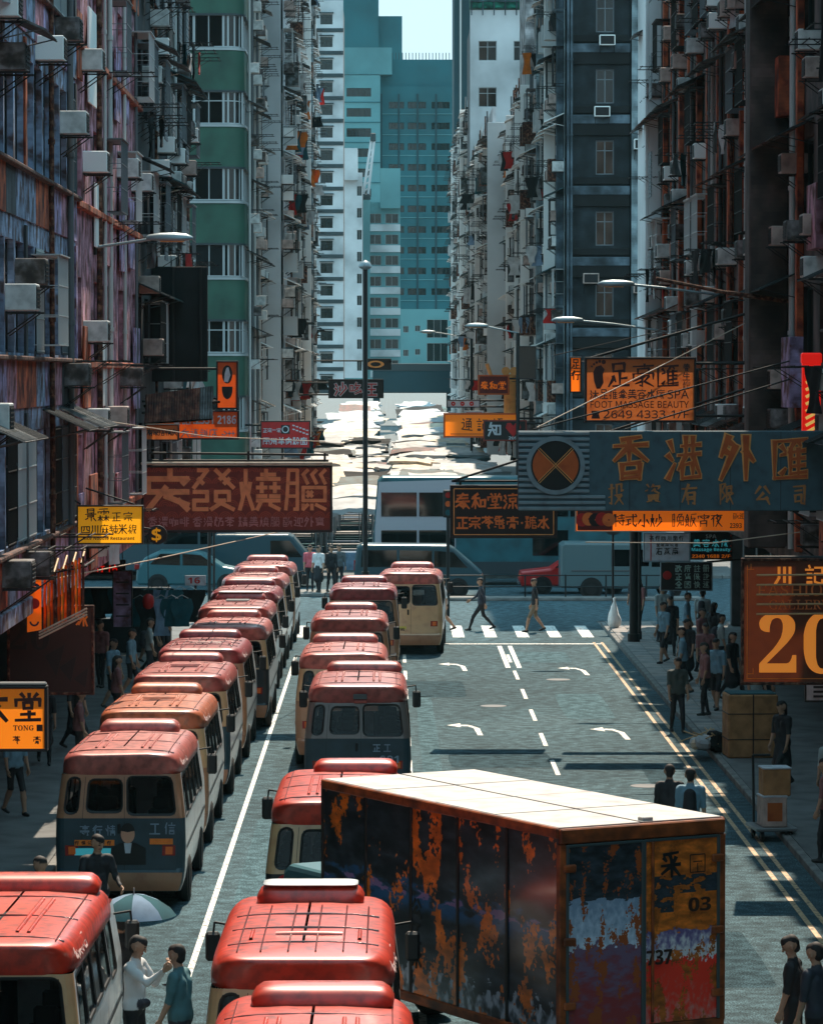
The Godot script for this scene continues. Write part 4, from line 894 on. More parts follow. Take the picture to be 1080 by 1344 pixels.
func people() -> void:
	folds = FastNoiseLite.new(); folds.seed = 77; folds.frequency = 9.0; folds.fractal_octaves = 2
	var skin_ := lin(0.42, 0.24, 0.16); var hair := lin(0.012, 0.011, 0.011); var shoe := lin(0.03, 0.03, 0.03); var lip := lin(0.3, 0.11, 0.09)
	var C := func(top: Color, bottom: Color, bag := Color(0.03, 0.03, 0.04)) -> Array: return [skin_, hair, top, bottom, shoe, bag, lip]
	var navy := lin(0.03, 0.035, 0.05); var black := lin(0.015, 0.015, 0.017); var white := lin(0.6, 0.6, 0.6); var blue := lin(0.16, 0.28, 0.36); var khaki := lin(0.2, 0.15, 0.1); var pink := lin(0.5, 0.1, 0.13); var teal := lin(0.06, 0.16, 0.18)
	# near men on the road
	var near_a := figure({"arms": [0.1, 0.25, 0.15, 0.3], "stride": 0.06, "cell": 0.016, "face": true, "head": [0.15, -0.3], "fat": 1.12, "curl": 0.5}, C.call(teal, navy))
	person("man in teal polo shirt standing on the lane marking", Vector3(-2.42, 0, -42.0), -PI * 0.6, near_a)
	var near_b := figure({"arms": [1.0, 1.2, 0.6, 1.9], "stride": 0.08, "cell": 0.016, "face": true, "head": [0.3, 0.2], "sleeves": true, "waist_bag": true, "curl": 0.9}, C.call(white, black))
	person("man in white jacket looking at a phone beside bright red minibus", Vector3(-3.0, 0, -42.7), PI * 0.4, near_b)
	var ph := thing("phone", "dark phone held by the man in white jacket", "phone", Vector3(-2.6, 1.2, -42.58), 0.6)
	put(ph, "body", boxm(Vector3(0.075, 0.012, 0.15), 0.004), M.black); put(ph, "screen", boxm(Vector3(0.066, 0.002, 0.136)), M.glass2, at(Vector3(0, 0.0075, 0)))
	var near_c := figure({"arms": [0.4, 0.3, 0.2, 0.9], "stride": 0.12, "cell": 0.016, "face": true, "head": [0.2, 0.4], "sleeves": true, "spread": 0.3, "curl": 0.4}, C.call(black, navy, white))
	person("man in open black jacket walking behind the portrait advert minibus", Vector3(-4.2, 0, -52.2), 0.35, near_c)
	var dark_w := figure({"stride": 0.2, "cell": 0.026, "head": [0.1, 0.3]}, C.call(black, black))
	person("dark-haired person stepping between the two rear kerbside minibuses", Vector3(-4.8, 0, -49.9), 0.4, dark_w)
	person("person in black under the teal umbrella", Vector3(-3.3, 0, -44.6), PI, dark_w)
	umbrella("open umbrella with teal and grey panels beside kerbside minibuses", Vector3(-3.12, 1.75, -44.4), M.clothteal, M.clothblue)
	# crossing
	var walk_a := figure({"stride": 0.42, "arms": [0.5, 0.5, -0.4, 0.3], "head": [0.25, 0.0], "sleeves": true}, C.call(navy, black))
	person("man in dark clothes striding over the zebra crossing", Vector3(2.98, 0, -119.3), -PI / 2, walk_a)
	var walk_b := figure({"stride": 0.3, "arms": [0.1, 0.2, -0.2, 0.2], "shorts": true, "head": [0.1, 0.5]}, C.call(black, khaki))
	person("man in black shirt and khaki shorts on the zebra crossing", Vector3(4.7, 0, -118.6), -PI / 2, walk_b)
	person("walker half hidden by the cream-tailed minibus at the crossing", Vector3(1.75, 0, -118.9), -PI / 2, figure({"stride": 0.35, "shorts": true, "arms": [0.3, 0.3, -0.3, 0.3]}, C.call(white, khaki)))
	# far side of the junction
	person("woman in pink top waiting beyond the minibuses", Vector3(-3.05, 0.13, -139.0), 0.1, figure({"long_hair": true}, C.call(pink, black)))
	person("woman in white top with red hair tie waiting beyond the minibuses", Vector3(-2.7, 0.13, -138.4), -0.4, figure({"long_hair": true, "skirt": true}, C.call(white, black)))
	var blk := figure({"sleeves": true}, C.call(black, black))
	person("person in black waiting nearest the lamp post", Vector3(-2.25, 0.13, -138.6), 0.5, blk)
	person("person in grey beside the black-clad one at junction", Vector3(-1.95, 0.13, -139.6), 0.2, figure({"sleeves": true, "cell": 0.025}, C.call(lin(0.08, 0.1, 0.11), black)))
	var isl2 := MB.new(); isl2.bbox(Vector3(-2.6, 0.06, -138.9), Vector3(3.0, 0.14, 2.6), 0.03)
	setting(put(self, "traffic_island", isl2.mesh(), M.kerb))
	# men in the road by the kerb
	person("man in dark shirt walking beside the backpacker at the kerb", Vector3(4.72, 0, -61.6), PI, figure({"stride": 0.15, "shorts": true}, C.call(black, black)))
	person("man in pale blue shirt with a black backpack at the kerb", Vector3(5.02, 0, -61.0), PI * 0.95, figure({"stride": 0.15, "pack": true, "cell": 0.016}, C.call(blue, navy, black)))
	var low_a := figure({"stride": 0.15, "cell": 0.016, "face": true, "head": [0.35, 0.3]}, C.call(black, black))
	person("man in black looking down beside the lorry doors", Vector3(4.74, 0, -42.7), -PI * 0.6, low_a)
	person("second man in black behind the one looking down", Vector3(4.95, 0, -42.1), -PI * 0.75, figure({"stride": 0.1, "cell": 0.016, "face": true, "head": [0.3, 0.0]}, C.call(navy, black)))
	# shaded pavement
	person("man in striped dark shirt stepping off the shaded kerb", Vector3(6.7, 0.0, -85.2), 0.2, figure({"stride": 0.2, "fat": 1.1}, C.call(lin(0.06, 0.07, 0.06), black)))
	var mix := [C.call(lin(0.25, 0.1, 0.1), black), C.call(blue, black), C.call(black, black), C.call(lin(0.35, 0.4, 0.4), navy)]
	var figs := []
	for i in 4: figs.append(figure({"stride": 0.1 + 0.12 * (i % 3), "cell": 0.024, "long_hair": i % 2 == 0, "skirt": i == 2, "pack": i == 3, "shorts": i == 1}, mix[i]))
	var words := ["long-haired person in dusky red top", "person in blue top and shorts", "long-haired person in black skirt", "person in pale shirt with a backpack"]
	for q in [[7.6, 88.0, 0], [8.0, 89.5, 1], [8.6, 92.0, 2], [7.9, 116.0, 0], [8.35, 112.3, 3], [8.8, 108.5, 1], [9.2, 104.0, 2], [7.9, 97.0, 2], [8.9, 98.5, 3], [8.3, 64.0, 2], [7.35, 61.3, 0], [8.0, 66.0, 3], [7.9, 61.5, 1], [8.4, 84.0, 3], [7.5, 93.5, 1], [8.2, 95.0, 0], [9.1, 90.0, 1], [8.6, 101.0, 0], [7.8, 104.0, 1], [8.2, 107.0, 2], [9.4, 110.0, 3], [8.0, 119.0, 2], [8.8, 115.0, 1], [8.5, 70.0, 0], [7.8, 72.5, 2], [9.2, 75.0, 1], [8.9, 86.5, 2]]:
		person("%s on the shaded pavement under the tenement overhang" % words[q[2]], Vector3(q[0], 0.13, -q[1]), q[0] * 2.3, figs[q[2]], "%s, shaded pavement" % words[q[2]])
	for q in [[-6.9, 80.0, 2], [-6.6, 93.0, 1], [-7.4, 86.0, 3], [-6.5, 101.0, 2], [-7.0, 68.0, 1], [-6.3, 84.0, 0], [-6.8, 89.5, 1], [-7.6, 96.0, 0], [-6.4, 97.0, 3], [-6.9, 104.0, 1], [-6.4, 75.0, 0], [-7.3, 77.0, 2], [-6.6, 106.5, 0]]:
		person("%s walking in the dim arcade beside kerbside minibuses" % words[q[2]], Vector3(q[0], 0.13, -q[1]), q[0] * 1.7, figs[q[2]], "%s, dim arcade" % words[q[2]])

# ------------------------------------------------------------------ lettering
# Strokes on a ten by ten grid, x then y, y downwards; a token like water/0029 sets a radical into the box 0,0 to 2,9.
const RAD := {
	"water": "2163 0455 0986", "mouth": "0009 0090 9099 0999", "sun": "1019 1080 8089 1484 1989", "roof": "5053 0409 0494 9489",
	"grass": "0494 3039 6069", "fire": "1326 7365 4044 4409 4499", "tree": "0393 4049 4408 4498", "moon": "2016 1609 2080 8089 8969 2383 2686",
	"hand": "0292 5059 5929 0656", "speech": "4051 0292 2474 2676 2829 2878 7879 2979", "food": "5004 5094 3263 2428 2474 7478 2676 2878 2809 6799",
	"gold": "5004 5094 2474 0696 5459 2637 7667 0999", "earth": "1484 4049 0999", "king": "1191 1585 5159 0999", "person": "7014 4349",
	"woman": "4006 0679 7008 0393", "rice": "1022 8062 0494 4049 4409 4499", "silk": "6033 3373 7326 2686 5659 2707 7799", "shell": "1016 1080 8086 1282 1484 1686 3709 6799",
	"walk": "1021 0323 2326 2608 0899", "grain": "7012 0393 4149 4408 4498", "bird": "3003 1219 5061 1383 1585 1787 5259 1999",
	"jade": "0191 5159 0585 0999", "gate": "0009 0030 3034 0434 0232 9099 9060 6064 6494 6292", "sick": "5051 1191 1109 0224 0516",
	"lack": "3003 0494 9486 5408 5599", "dots": "0919 3939 6969 9999",
}
const GLYPH := {
	"宏": "5051 0204 0292 9283 0595 4409 6546 4698 7799", "發": "1030 3004 1223 5094 8062 8273 0535 3537 0737 0709 0939 5557 5585 8587 5777 5799 7749",
	"燒": "fire/0039 5181 6062 4292 4464 5355 4666 7494 8385 7696 4797 5749 7778 7899", "臘": "moon/0039 5041 4153 7061 6173 9081 8193 4447 4494 9497 4797 5566 6556 4849 4958 6869 7899",
	"香": "7021 0292 4145 4205 4295 2629 2676 7679 2979 2878", "濃": "water/0029 4043 4090 9093 4393 6063 7073 4292 3595 3508 4686 4797 5759 5969 6799",
	"咖": "mouth/0226 3363 6368 6858 4139 mouth/7397", "啡": "mouth/0226 5059 4151 4353 3656 7079 7191 7393 7696", "滑": "water/0029 4043 4080 8083 6062 6282 3494 3435 9495 4649 4686 8689 4787 4888",
	"奶": "woman/0039 4181 8154 5494 9498 9878 6149", "茶": "grass/0092 5204 5294 2575 5359 4728 6888", "精": "rice/0039 5191 5393 4595 7075 5659 5696 9699 5797 5898",
	"美": "2031 7061 1181 1383 0595 5055 0797 5709 5799", "歡": "0141 1002 3032 mouth/0314 mouth/3343 0555 0509 3539 0747 0949 lack/5099", "迎": "walk/0099 5141 4146 4656 6191 9195 9585 6168",
	"外": "2004 2142 4209 1334 7079 7395", "賣": "0191 5002 1282 1315 1383 8385 1585 3335 6365 shell/1698", "景": "sun/1083 5354 0494 mouth/2576 5659 2708 7799",
	"霖": "1080 0203 0292 9293 5154 2333 6373 tree/0549 tree/5599", "正": "0191 5159 5585 2529 0999", "宗": "roof/0093 2474 0696 5659 2708 7799", "四": "0208 0292 9298 0898 3235 3526 6265 6586",
	"川": "2126 2609 5158 8189", "麻": "5051 1191 1109 tree/2359 tree/6399", "辣": "2021 0242 1224 3323 0444 0646 2449 5292 5457 5494 9497 5797 7079 7749 7799", "米": "rice/0099",
	"線": "silk/0049 6051 5155 5191 9195 5595 5393 7579 5647 9576 7699", "堂": "5052 2031 8071 0204 0292 9294 mouth/3365 5659 2777 0999", "港": "water/0029 4292 5054 7074 3494 5437 7498 5676 4649 4999 7678",
	"匯": "0191 0109 0999 2233 2434 2837 bird/4198", "投": "hand/0039 5054 5080 8083 8393 4585 8549 5599", "資": "1021 0313 5041 4191 9182 6243 6394 shell/1598", "有": "0292 4008 3449 3484 8489 8979 3686 3787",
	"限": "1019 1040 4023 2345 4527 5158 5181 8184 5282 5484 5876 6499 9475", "公": "3104 6194 5417 1787 7699", "司": "1181 8189 8969 2363 mouth/2568", "特": "1013 0242 2029 0645 5191 7073 4393 4595 8488 8878 5667",
	"式": "0292 6067 6789 8997 8091 1444 2428 0847", "小": "5059 5938 2407 7497", "炒": "fire/0039 7074 5347 8294 9559", "晚": "sun/0029 6042 5080 8062 4245 4292 9295 4595 6265 6649 7678 7898 9896",
	"飯": "food/0039 5090 5149 5383 8359 6499", "宵": "roof/0093 5254 2243 8263 2529 2575 7579 2777", "夜": "5051 0191 3104 2329 6143 5282 8249 5365 5599", "足": "2023 2070 7073 2373 5358 5686 2537 2609 2999",
	"豪": "5051 0191 mouth/2274 0406 0494 9496 2575 5507 4649 4939 4718 7557 5799", "養": "2031 6051 1181 1282 0393 5053 5305 5395 food/2479", "生": "2004 1282 5059 1585 0999", "館": "food/0039 6051 4143 4191 9193 5359 5383 8385 5585 5787 8789 5989",
	"沐": "water/0029 tree/3199", "推": "hand/0039 bird/4099", "拿": "5004 5094 3262 mouth/3365 2777 1686 0898 5659", "容": "roof/0092 3324 6374 5306 5396 mouth/2679", "水": "5059 5938 1343 4308 8254 5499",
	"療": "sick/0099 3393 5447 6489 sun/5577 6769 4748", "泰": "1181 1383 0595 5005 5508 5599 5659 3748 7768", "和": "grain/0059 mouth/6498", "涼": "water/0029 6061 3191 mouth/4385 6569 4739 8799", "鋪": "gold/0049 5191 7079 5359 5393 9399 5595 5797 8091",
	"苓": "grass/0092 5205 5295 4464 3575 7557 5769", "龜": "5010 1003 2060 6002 1316 1363 6366 1666 1464 4049 4989 8987 7274 7383 7585 7678 0818", "膏": "5051 0191 mouth/3263 0406 0494 9496 moon/2679", "糖": "rice/0039 7071 4191 4148 5383 8385 4595 6268 mouth/6799",
	"通": "walk/0099 4080 8062 4247 4282 8287 4484 4686 6268", "記": "speech/0049 5191 9194 5494 5458 5899 9997", "麵": "4040 0242 2025 0545 2404 2444 0747 0949 5090 7052 5259 5292 9299 5999 6268 8288", "知": "2013 1252 0555 2258 2509 mouth/6298",
	"沙": "water/0029 6064 4346 8294 9449", "嗲": "mouth/0226 5042 4282 5365 7354 6436 8597 9648", "王": "king/0099", "電": "1080 0203 0292 9293 5154 2333 6373 sun/2588 5459 5999", "話": "speech/0049 9061 5393 7175 mouth/5699",
	"大": "0393 5004 5309 5399", "最": "sun/2083 0494 1419 3439 1636 0848 5585 8549 5599", "連": "walk/0099 4191 sun/4386 6068 3797", "鎖": "gold/0049 6163 5152 9082 shell/5398", "店": "5051 1191 1109 6266 6484 mouth/4689",
	"石": "0191 4109 mouth/3589", "蒸": "grass/0091 2262 5256 1434 3408 7457 6699 2777 dots/0899", "房": "4050 1191 1309 1384 8486 1686 5657 3797 5749 6788 8878", "政": "0141 2128 2444 0408 0949 6043 5292 8249 5399", "府": "5051 1191 1109 4324 3449 5393 7379 5566",
	"註": "speech/0049 7071 5292 5595 7179 4999", "冊": "1019 1030 3039 5059 5080 8089 0494", "貨": "2002 1114 5054 8062 5484 shell/1598", "保": "person/0029 mouth/4174 0000 3595 6569 6538 6599", "證": "speech/0049 4161 6153 8163 8393 5494 mouth/5576 5767 4999",
	"全": "5004 5094 2474 2676 5459 0999", "國": "0009 0090 9099 0999 2262 mouth/3355 2757 6063 6387 8271", "快": "2029 0324 3243 4282 8285 3595 6068 6549 6599", "速": "walk/0099 4191 mouth/4375 6068 6547 6597", "共": "0292 3036 6066 0696 3708 6799", "巴": "1019 1080 8085 1585 5055 1999 9996",
	"專": "0191 sun/2283 5057 0595 0696 7689 8979 2748", "工": "1181 5159 0999", "信": "person/0029 6061 3292 4484 4686 mouth/4789", "果": "sun/2084 0595 5059 5508 5599", "木": "tree/0099", "采": "8011 1223 4153 7264 0595 5359 5508 5599", "蘭": "grass/0091 gate/0299 3363 5359 mouth/3565 5738 5768",
	"州": "2126 2609 5158 8189 0314 3445 6475", "一": "0494", "羊": "2032 7062 1383 1585 0797 5259", "肉": "1219 1282 8289 5004 5436 5476 5638", "粉": "rice/0039 6045 7094 5686 8679 6649", "影": "sun/0043 0454 mouth/1546 3739 8062 9274 9566", "龍": "2021 0242 1113 3133 moon/0449 5055 5282 5484 8486 5689 5778",
	"友": "0292 4009 3464 6429 4499", "家": "roof/0093 1484 5407 3546 4659 5949 4718 7557 5799", "冰": "1023 0826 6069 3453 5328 9274 7499", "行": "3003 4105 2329 5191 4494 7479 7969", "情": "2029 0315 3243 5191 5393 4595 7075 5659 5696 9699 5797", "面": "0191 5003 0309 0393 9399 0999 3339 6369 3565 3767",
}

func _strokes(s: String, b: Rect2, out: Array) -> void:
	for tok in s.split(" ", false):
		if "/" in tok:
			var p: PackedStringArray = tok.split("/")
			var q := p[1]
			var x0 := float(q[0].to_int()); var y0 := float(q[1].to_int()); var x1 := float(q[2].to_int()); var y1 := float(q[3].to_int())
			_strokes(RAD[p[0]], Rect2(b.position + Vector2(x0, y0) / 9.0 * b.size, Vector2(x1 - x0, y1 - y0) / 9.0 * b.size), out)
			continue
		if tok == "0000": continue
		var a := Vector2(tok[0].to_int(), tok[1].to_int()) / 9.0
		var e := Vector2(tok[2].to_int(), tok[3].to_int()) / 9.0
		out.append([b.position + a * b.size, b.position + e * b.size])

func glyph(mb: MB, ch: String, x: float, y: float, w: float, h: float, sw: float, dep: float, brush: float) -> void:
	# lower-left corner x, y; strokes of half-width sw, standing out by dep
	var st := []
	_strokes(GLYPH[ch], Rect2(0, 0, 1, 1), st)
	sw *= clampf(sqrt(11.0 / st.size()), 0.55, 1.25)
	var i := 0
	for s in st:
		var a := Vector3(x + s[0].x * w, y + (1 - s[0].y) * h, 0)
		var b := Vector3(x + s[1].x * w, y + (1 - s[1].y) * h, 0)
		var d := (b - a).normalized()
		var p := Vector3(-d.y, d.x, 0)
		var flat := absf(d.x) > 0.95
		var w1 := sw * (1.0 - brush * (0.45 if flat else -0.25))
		var w2 := sw * (1.0 - brush * (0.1 if flat else 0.5))
		a -= d * sw * 0.7; b += d * sw * 0.7
		if brush > 0 and flat: b.y += h * 0.05 * brush
		var z := Vector3(0, 0, dep + i * 0.0005)
		var q := [a - p * w1, b - p * w2, b + p * w2, a + p * w1]
		mb.quad(q[0] + z, q[1] + z, q[2] + z, q[3] + z)
		for k in 4:
			mb.quad(q[k], q[(k + 1) % 4], q[(k + 1) % 4] + z, q[k] + z)
		i += 1

func write(parent: Node, called: String, text: String, x: float, y: float, h: float, pitch: float, material: Material, z: float, sw := 0.05, dep := 0.012, brush := 0.0, wide := 1.0) -> void:
	# a line of Chinese characters; pitch is the step between them; one part per line
	var b := MB.new()
	var cx := x
	for ch in text:
		if ch != " ": glyph(b, ch, cx, y, h * 0.9 * wide, h, h * sw, dep, brush)
		cx += pitch
	put(parent, called, b.mesh(), material, Transform3D(Basis.IDENTITY, Vector3(0, 0, z)))

func write_down(parent: Node, called: String, text: String, x: float, y: float, h: float, pitch: float, material: Material, z: float, sw := 0.05) -> void:
	var b := MB.new()
	for i in text.length(): glyph(b, text[i], x, y - i * pitch, h * 0.9, h, h * sw, 0.012, 0.0)
	put(parent, called, b.mesh(), material, Transform3D(Basis.IDENTITY, Vector3(0, 0, z)))

var fonts := {}
func roman(parent: Node, called: String, text: String, x: float, y: float, h: float, material: Material, z: float, width := 0.0, family := "Droid Sans", bold := true) -> void:
	# latin letters and digits of cap height h from the left edge x, squeezed to width
	var key := family + str(bold)
	if not fonts.has(key):
		var f := SystemFont.new()
		f.font_names = PackedStringArray([family]); f.font_weight = 700 if bold else 400
		fonts[key] = f
	var t := TextMesh.new()
	t.font = fonts[key]; t.text = text; t.font_size = 64; t.pixel_size = h / 46.0; t.depth = 0.012; t.curve_step = 2.0
	t.horizontal_alignment = HORIZONTAL_ALIGNMENT_LEFT; t.vertical_alignment = VERTICAL_ALIGNMENT_BOTTOM
	var bb := t.get_aabb()
	var sx := width / bb.size.x if width > 0 and bb.size.x > 0 else 1.0
	var sy := h / maxf(bb.size.y, 0.001)
	put(parent, called, t, material, Transform3D(Basis.from_scale(Vector3(sx, sy, 1)), Vector3(x - bb.position.x * sx, y - bb.position.y * sy, z)))

# ------------------------------------------------------------------ minibuses
# Body surface: kind 0 rear, 1 right side, 2 front, 3 left side; s runs 0..1 along it, h is the height.
const BUS_HW := [[0.3, 0.93], [0.45, 0.98], [0.62, 1.0], [1.0, 1.015], [1.45, 1.005], [2.12, 0.925]]
const BUS_ZR := [[0.3, -0.04], [0.42, 0.0], [0.6, 0.0], [0.66, -0.045], [1.45, -0.07], [2.12, -0.17]]
const BUS_ZF := [[0.3, -6.12], [0.5, -6.2], [1.2, -6.22], [1.5, -6.08], [2.12, -5.72]]
const BUS_R := 0.13

func table(t: Array, x: float) -> float:
	if x <= t[0][0]: return t[0][1]
	for i in t.size() - 1:
		if x <= t[i + 1][0]: return lerpf(t[i][1], t[i + 1][1], (x - t[i][0]) / (t[i + 1][0] - t[i][0]))
	return t[-1][1]

func bus_at(kind: int, s: float, h: float, off := 0.0) -> Vector3:
	var hw := table(BUS_HW, h); var zr := table(BUS_ZR, h); var zf := table(BUS_ZF, h)
	var r := BUS_R
	match kind:
		0: return Vector3(lerpf(-hw + r, hw - r, s), h, zr + off)
		1: return Vector3(hw + off, h, lerpf(zr - r, zf + r, s))
		2: return Vector3(lerpf(hw - r, -hw + r, s), h, zf - off)
		3: return Vector3(-hw - off, h, lerpf(zf + r, zr - r, s))
		4: return Vector3(hw - r, h, zr - r) + Vector3(sin(s * PI / 2), 0, cos(s * PI / 2)) * (r + off)
		5: return Vector3(hw - r, h, zf + r) + Vector3(cos(s * PI / 2), 0, -sin(s * PI / 2)) * (r + off)
		6: return Vector3(-hw + r, h, zf + r) + Vector3(-sin(s * PI / 2), 0, -cos(s * PI / 2)) * (r + off)
		_: return Vector3(-hw + r, h, zr - r) + Vector3(-cos(s * PI / 2), 0, sin(s * PI / 2)) * (r + off)

func bus_patch(kind: int, s0: float, s1: float, h0: float, h1: float, off: float, ns := 2, nh := 3) -> ArrayMesh:
	var b := MB.new()
	var rows := []
	for i in nh + 1:
		var row := []
		for j in ns + 1: row.append(bus_at(kind, lerpf(s0, s1, float(j) / ns), lerpf(h0, h1, float(i) / nh), off))
		rows.append(row)
	b.grid(rows)
	return b.mesh()

func bus_ring(kind: int, s0: float, s1: float, h0: float, h1: float, w: float, rad: float, off: float) -> ArrayMesh:
	# rubber gasket with round inner corners laid on the body surface
	var len_s := bus_at(kind, s1, h0).distance_to(bus_at(kind, s0, h0))
	var ks := (s1 - s0) / len_s
	var inner := []; var outer := []; var lip := []
	var cs := [[s1 - rad * ks, h1 - rad, 0.0], [s0 + rad * ks, h1 - rad, 0.5], [s0 + rad * ks, h0 + rad, 1.0], [s1 - rad * ks, h0 + rad, 1.5]]
	for c in cs:
		for i in 5:
			var an: float = PI * (c[2] + 0.5 * i / 4.0)
			inner.append(bus_at(kind, c[0] + cos(an) * (rad - w * 0.2) * ks, c[1] + sin(an) * (rad - w * 0.2), off))
			outer.append(bus_at(kind, c[0] + cos(an) * (rad + w) * ks, c[1] + sin(an) * (rad + w), off))
			lip.append(bus_at(kind, c[0] + cos(an) * (rad - w * 0.2) * ks, c[1] + sin(an) * (rad - w * 0.2), -0.02))
	inner.append(inner[0]); outer.append(outer[0]); lip.append(lip[0])
	var b := MB.new()
	b.grid([lip, inner, outer])
	return b.mesh()

const REAR_WIN := [[0.0, 0.11, 1.52, 2.06], [0.2, 0.51, 1.54, 2.03], [0.57, 0.99, 1.5, 2.07]]
const SIDE_WIN := [[0.03, 0.17, 1.42, 2.05], [0.19, 0.345, 1.42, 2.05], [0.365, 0.52, 1.42, 2.05], [0.54, 0.70, 1.42, 2.05], [0.73, 0.86, 1.36, 2.05]]
const FRONT_WIN := [[0.02, 0.98, 1.4, 2.04]]

func bus_wins(kind: int) -> Array:
	if kind == 0: return REAR_WIN
	if kind == 2: return FRONT_WIN
	if kind == 1: return SIDE_WIN
	var o := []
	for w in SIDE_WIN: o.append([1 - w[1], 1 - w[0], w[2], w[3]])
	return o

func bus_shell(h_lo: float, h_hi: float, kinds := [0, 1, 2, 3, 4, 5, 6, 7]) -> ArrayMesh:
	var b := MB.new()
	for kind in kinds:
		var ss := [0.0, 1.0]; var hs := [h_lo, h_hi]
		for t in [0.42, 0.6, 0.66, 1.0]:
			if t > h_lo and t < h_hi: hs.append(t)
		var wins := bus_wins(kind) if kind < 4 else []
		for w in wins:
			for k in 2:
				if w[k] > 0 and w[k] < 1: ss.append(w[k])
				if w[2 + k] > h_lo and w[2 + k] < h_hi: hs.append(w[2 + k])
		if kind >= 4:
			for t in [0.25, 0.5, 0.75]: ss.append(t)
			if h_hi > 1.5: hs.append(1.45)
		ss.sort(); hs.sort()
		for i in ss.size() - 1:
			for j in hs.size() - 1:
				if ss[i + 1] - ss[i] < 0.0005 or hs[j + 1] - hs[j] < 0.0005: continue
				var ms: float = (ss[i] + ss[i + 1]) / 2; var mh: float = (hs[j] + hs[j + 1]) / 2
				var open := false
				for w in wins:
					if ms > w[0] and ms < w[1] and mh > w[2] and mh < w[3]: open = true
				if open: continue
				if kind == 4 or kind == 7 or kind == 5 or kind == 6:
					b.grid([[bus_at(kind, ss[i], hs[j]), bus_at(kind, ss[i + 1], hs[j])], [bus_at(kind, ss[i], hs[j + 1]), bus_at(kind, ss[i + 1], hs[j + 1])]])
				else:
					b.quad(bus_at(kind, ss[i], hs[j]), bus_at(kind, ss[i + 1], hs[j]), bus_at(kind, ss[i + 1], hs[j + 1]), bus_at(kind, ss[i], hs[j + 1]))
	# fix: corner 4 runs rear to side, so all faces wind the same way
	return b.mesh()

func droop(z: float) -> float: return -0.15 * pow(clampf(-z / 5.7, 0, 1), 1.6)

func roof_pt(a: float, inset: float, rear: float, h: float) -> Vector3:
	# plan: rounded rectangle, a in 0..TAU
	var hw := 0.955 - inset; var zr := -0.055 - rear; var zf := -5.74 + inset * 1.2
	var cx := cos(a); var cz := sin(a)
	var e := 0.22
	var x := hw * signf(cx) * pow(absf(cx), e); var zz := signf(cz) * pow(absf(cz), e)
	var z := (zr + zf) / 2 + zz * (zr - zf) / 2
	return Vector3(x, h + droop(z), z)

func bus_roof(seed_: int) -> ArrayMesh:
	var b := MB.new()
	var dn := FastNoiseLite.new(); dn.seed = seed_; dn.frequency = 0.9; dn.fractal_octaves = 2
	var rows := []
	for q in [[0.03, 0.115, 2.11], [0.0, 0.105, 2.115], [0.0, 0.06, 2.21], [0.028, 0.02, 2.33], [0.07, 0.0, 2.385], [0.11, 0.006, 2.418], [0.16, 0.03, 2.44], [0.25, 0.1, 2.457], [0.45, 0.28, 2.472], [0.7, 0.55, 2.482], [0.94, 0.85, 2.485]]:
		var row := []
		for i in 64:
			var p := roof_pt(TAU * i / 64.0 + TAU / 128.0, q[0], q[1], q[2])
			row.append(p + Vector3(0, 0.012 * dn.get_noise_2d(p.x * 1.6, p.z), 0) * clampf(q[0] * 8.0, 0, 1))
		row.reverse()
		rows.append(row)
	b.grid(rows, true)
	return b.mesh()

func roof_y(x: float, z: float) -> float:
	var a := table([[0.0, 2.21], [0.028, 2.33], [0.07, 2.385], [0.11, 2.418], [0.16, 2.44], [0.25, 2.457], [0.45, 2.472], [0.7, 2.482], [0.94, 2.485]], 0.955 - absf(x))
	var b := table([[0.0, 2.385], [0.006, 2.418], [0.03, 2.44], [0.1, 2.457], [0.28, 2.472], [0.55, 2.482], [0.85, 2.485]], -0.055 - z)
	return minf(a, b) + droop(z)

func ridge(x0: float, z0: float, x1: float, z1: float, w: float, hgt := 0.016) -> ArrayMesh:
	# raised seam following the roof
	var b := MB.new()
	var n := 10
	var d := Vector2(x1 - x0, z1 - z0).normalized()
	var p := Vector2(-d.y, d.x) * w * 0.5
	var rows := []
	for i in n + 1:
		var x := lerpf(x0, x1, float(i) / n); var z := lerpf(z0, z1, float(i) / n)
		var y := roof_y(x, z)
		rows.append([Vector3(x - p.x, y - 0.01, z - p.y), Vector3(x - p.x * 0.6, y + hgt, z - p.y * 0.6), Vector3(x + p.x * 0.6, y + hgt, z + p.y * 0.6), Vector3(x + p.x, y - 0.01, z + p.y)])
	b.grid(rows)
	return b.mesh()

func pod_mesh(w: float, hgt: float, len: float) -> ArrayMesh:
	var b := MB.new()
	var rows := []
	for q in [[0.0, 0.0], [-0.01, 0.35], [0.03, 0.7], [0.09, 0.92], [0.2, 1.0], [0.5, 1.03]]:
		var row := []
		for i in 40:
			var a := -TAU * i / 40.0 - TAU / 80.0
			var cx := cos(a); var cz := sin(a)
			var iw: float = minf(q[0], w * 0.49); var il: float = minf(q[0], len * 0.49)
			row.append(Vector3((w / 2 - iw) * signf(cx) * pow(absf(cx), 0.3), q[1] * hgt, (len / 2 - il) * signf(cz) * pow(absf(cz), 0.3)))
		rows.append(row)
	b.grid(rows, true)
	return b.mesh()

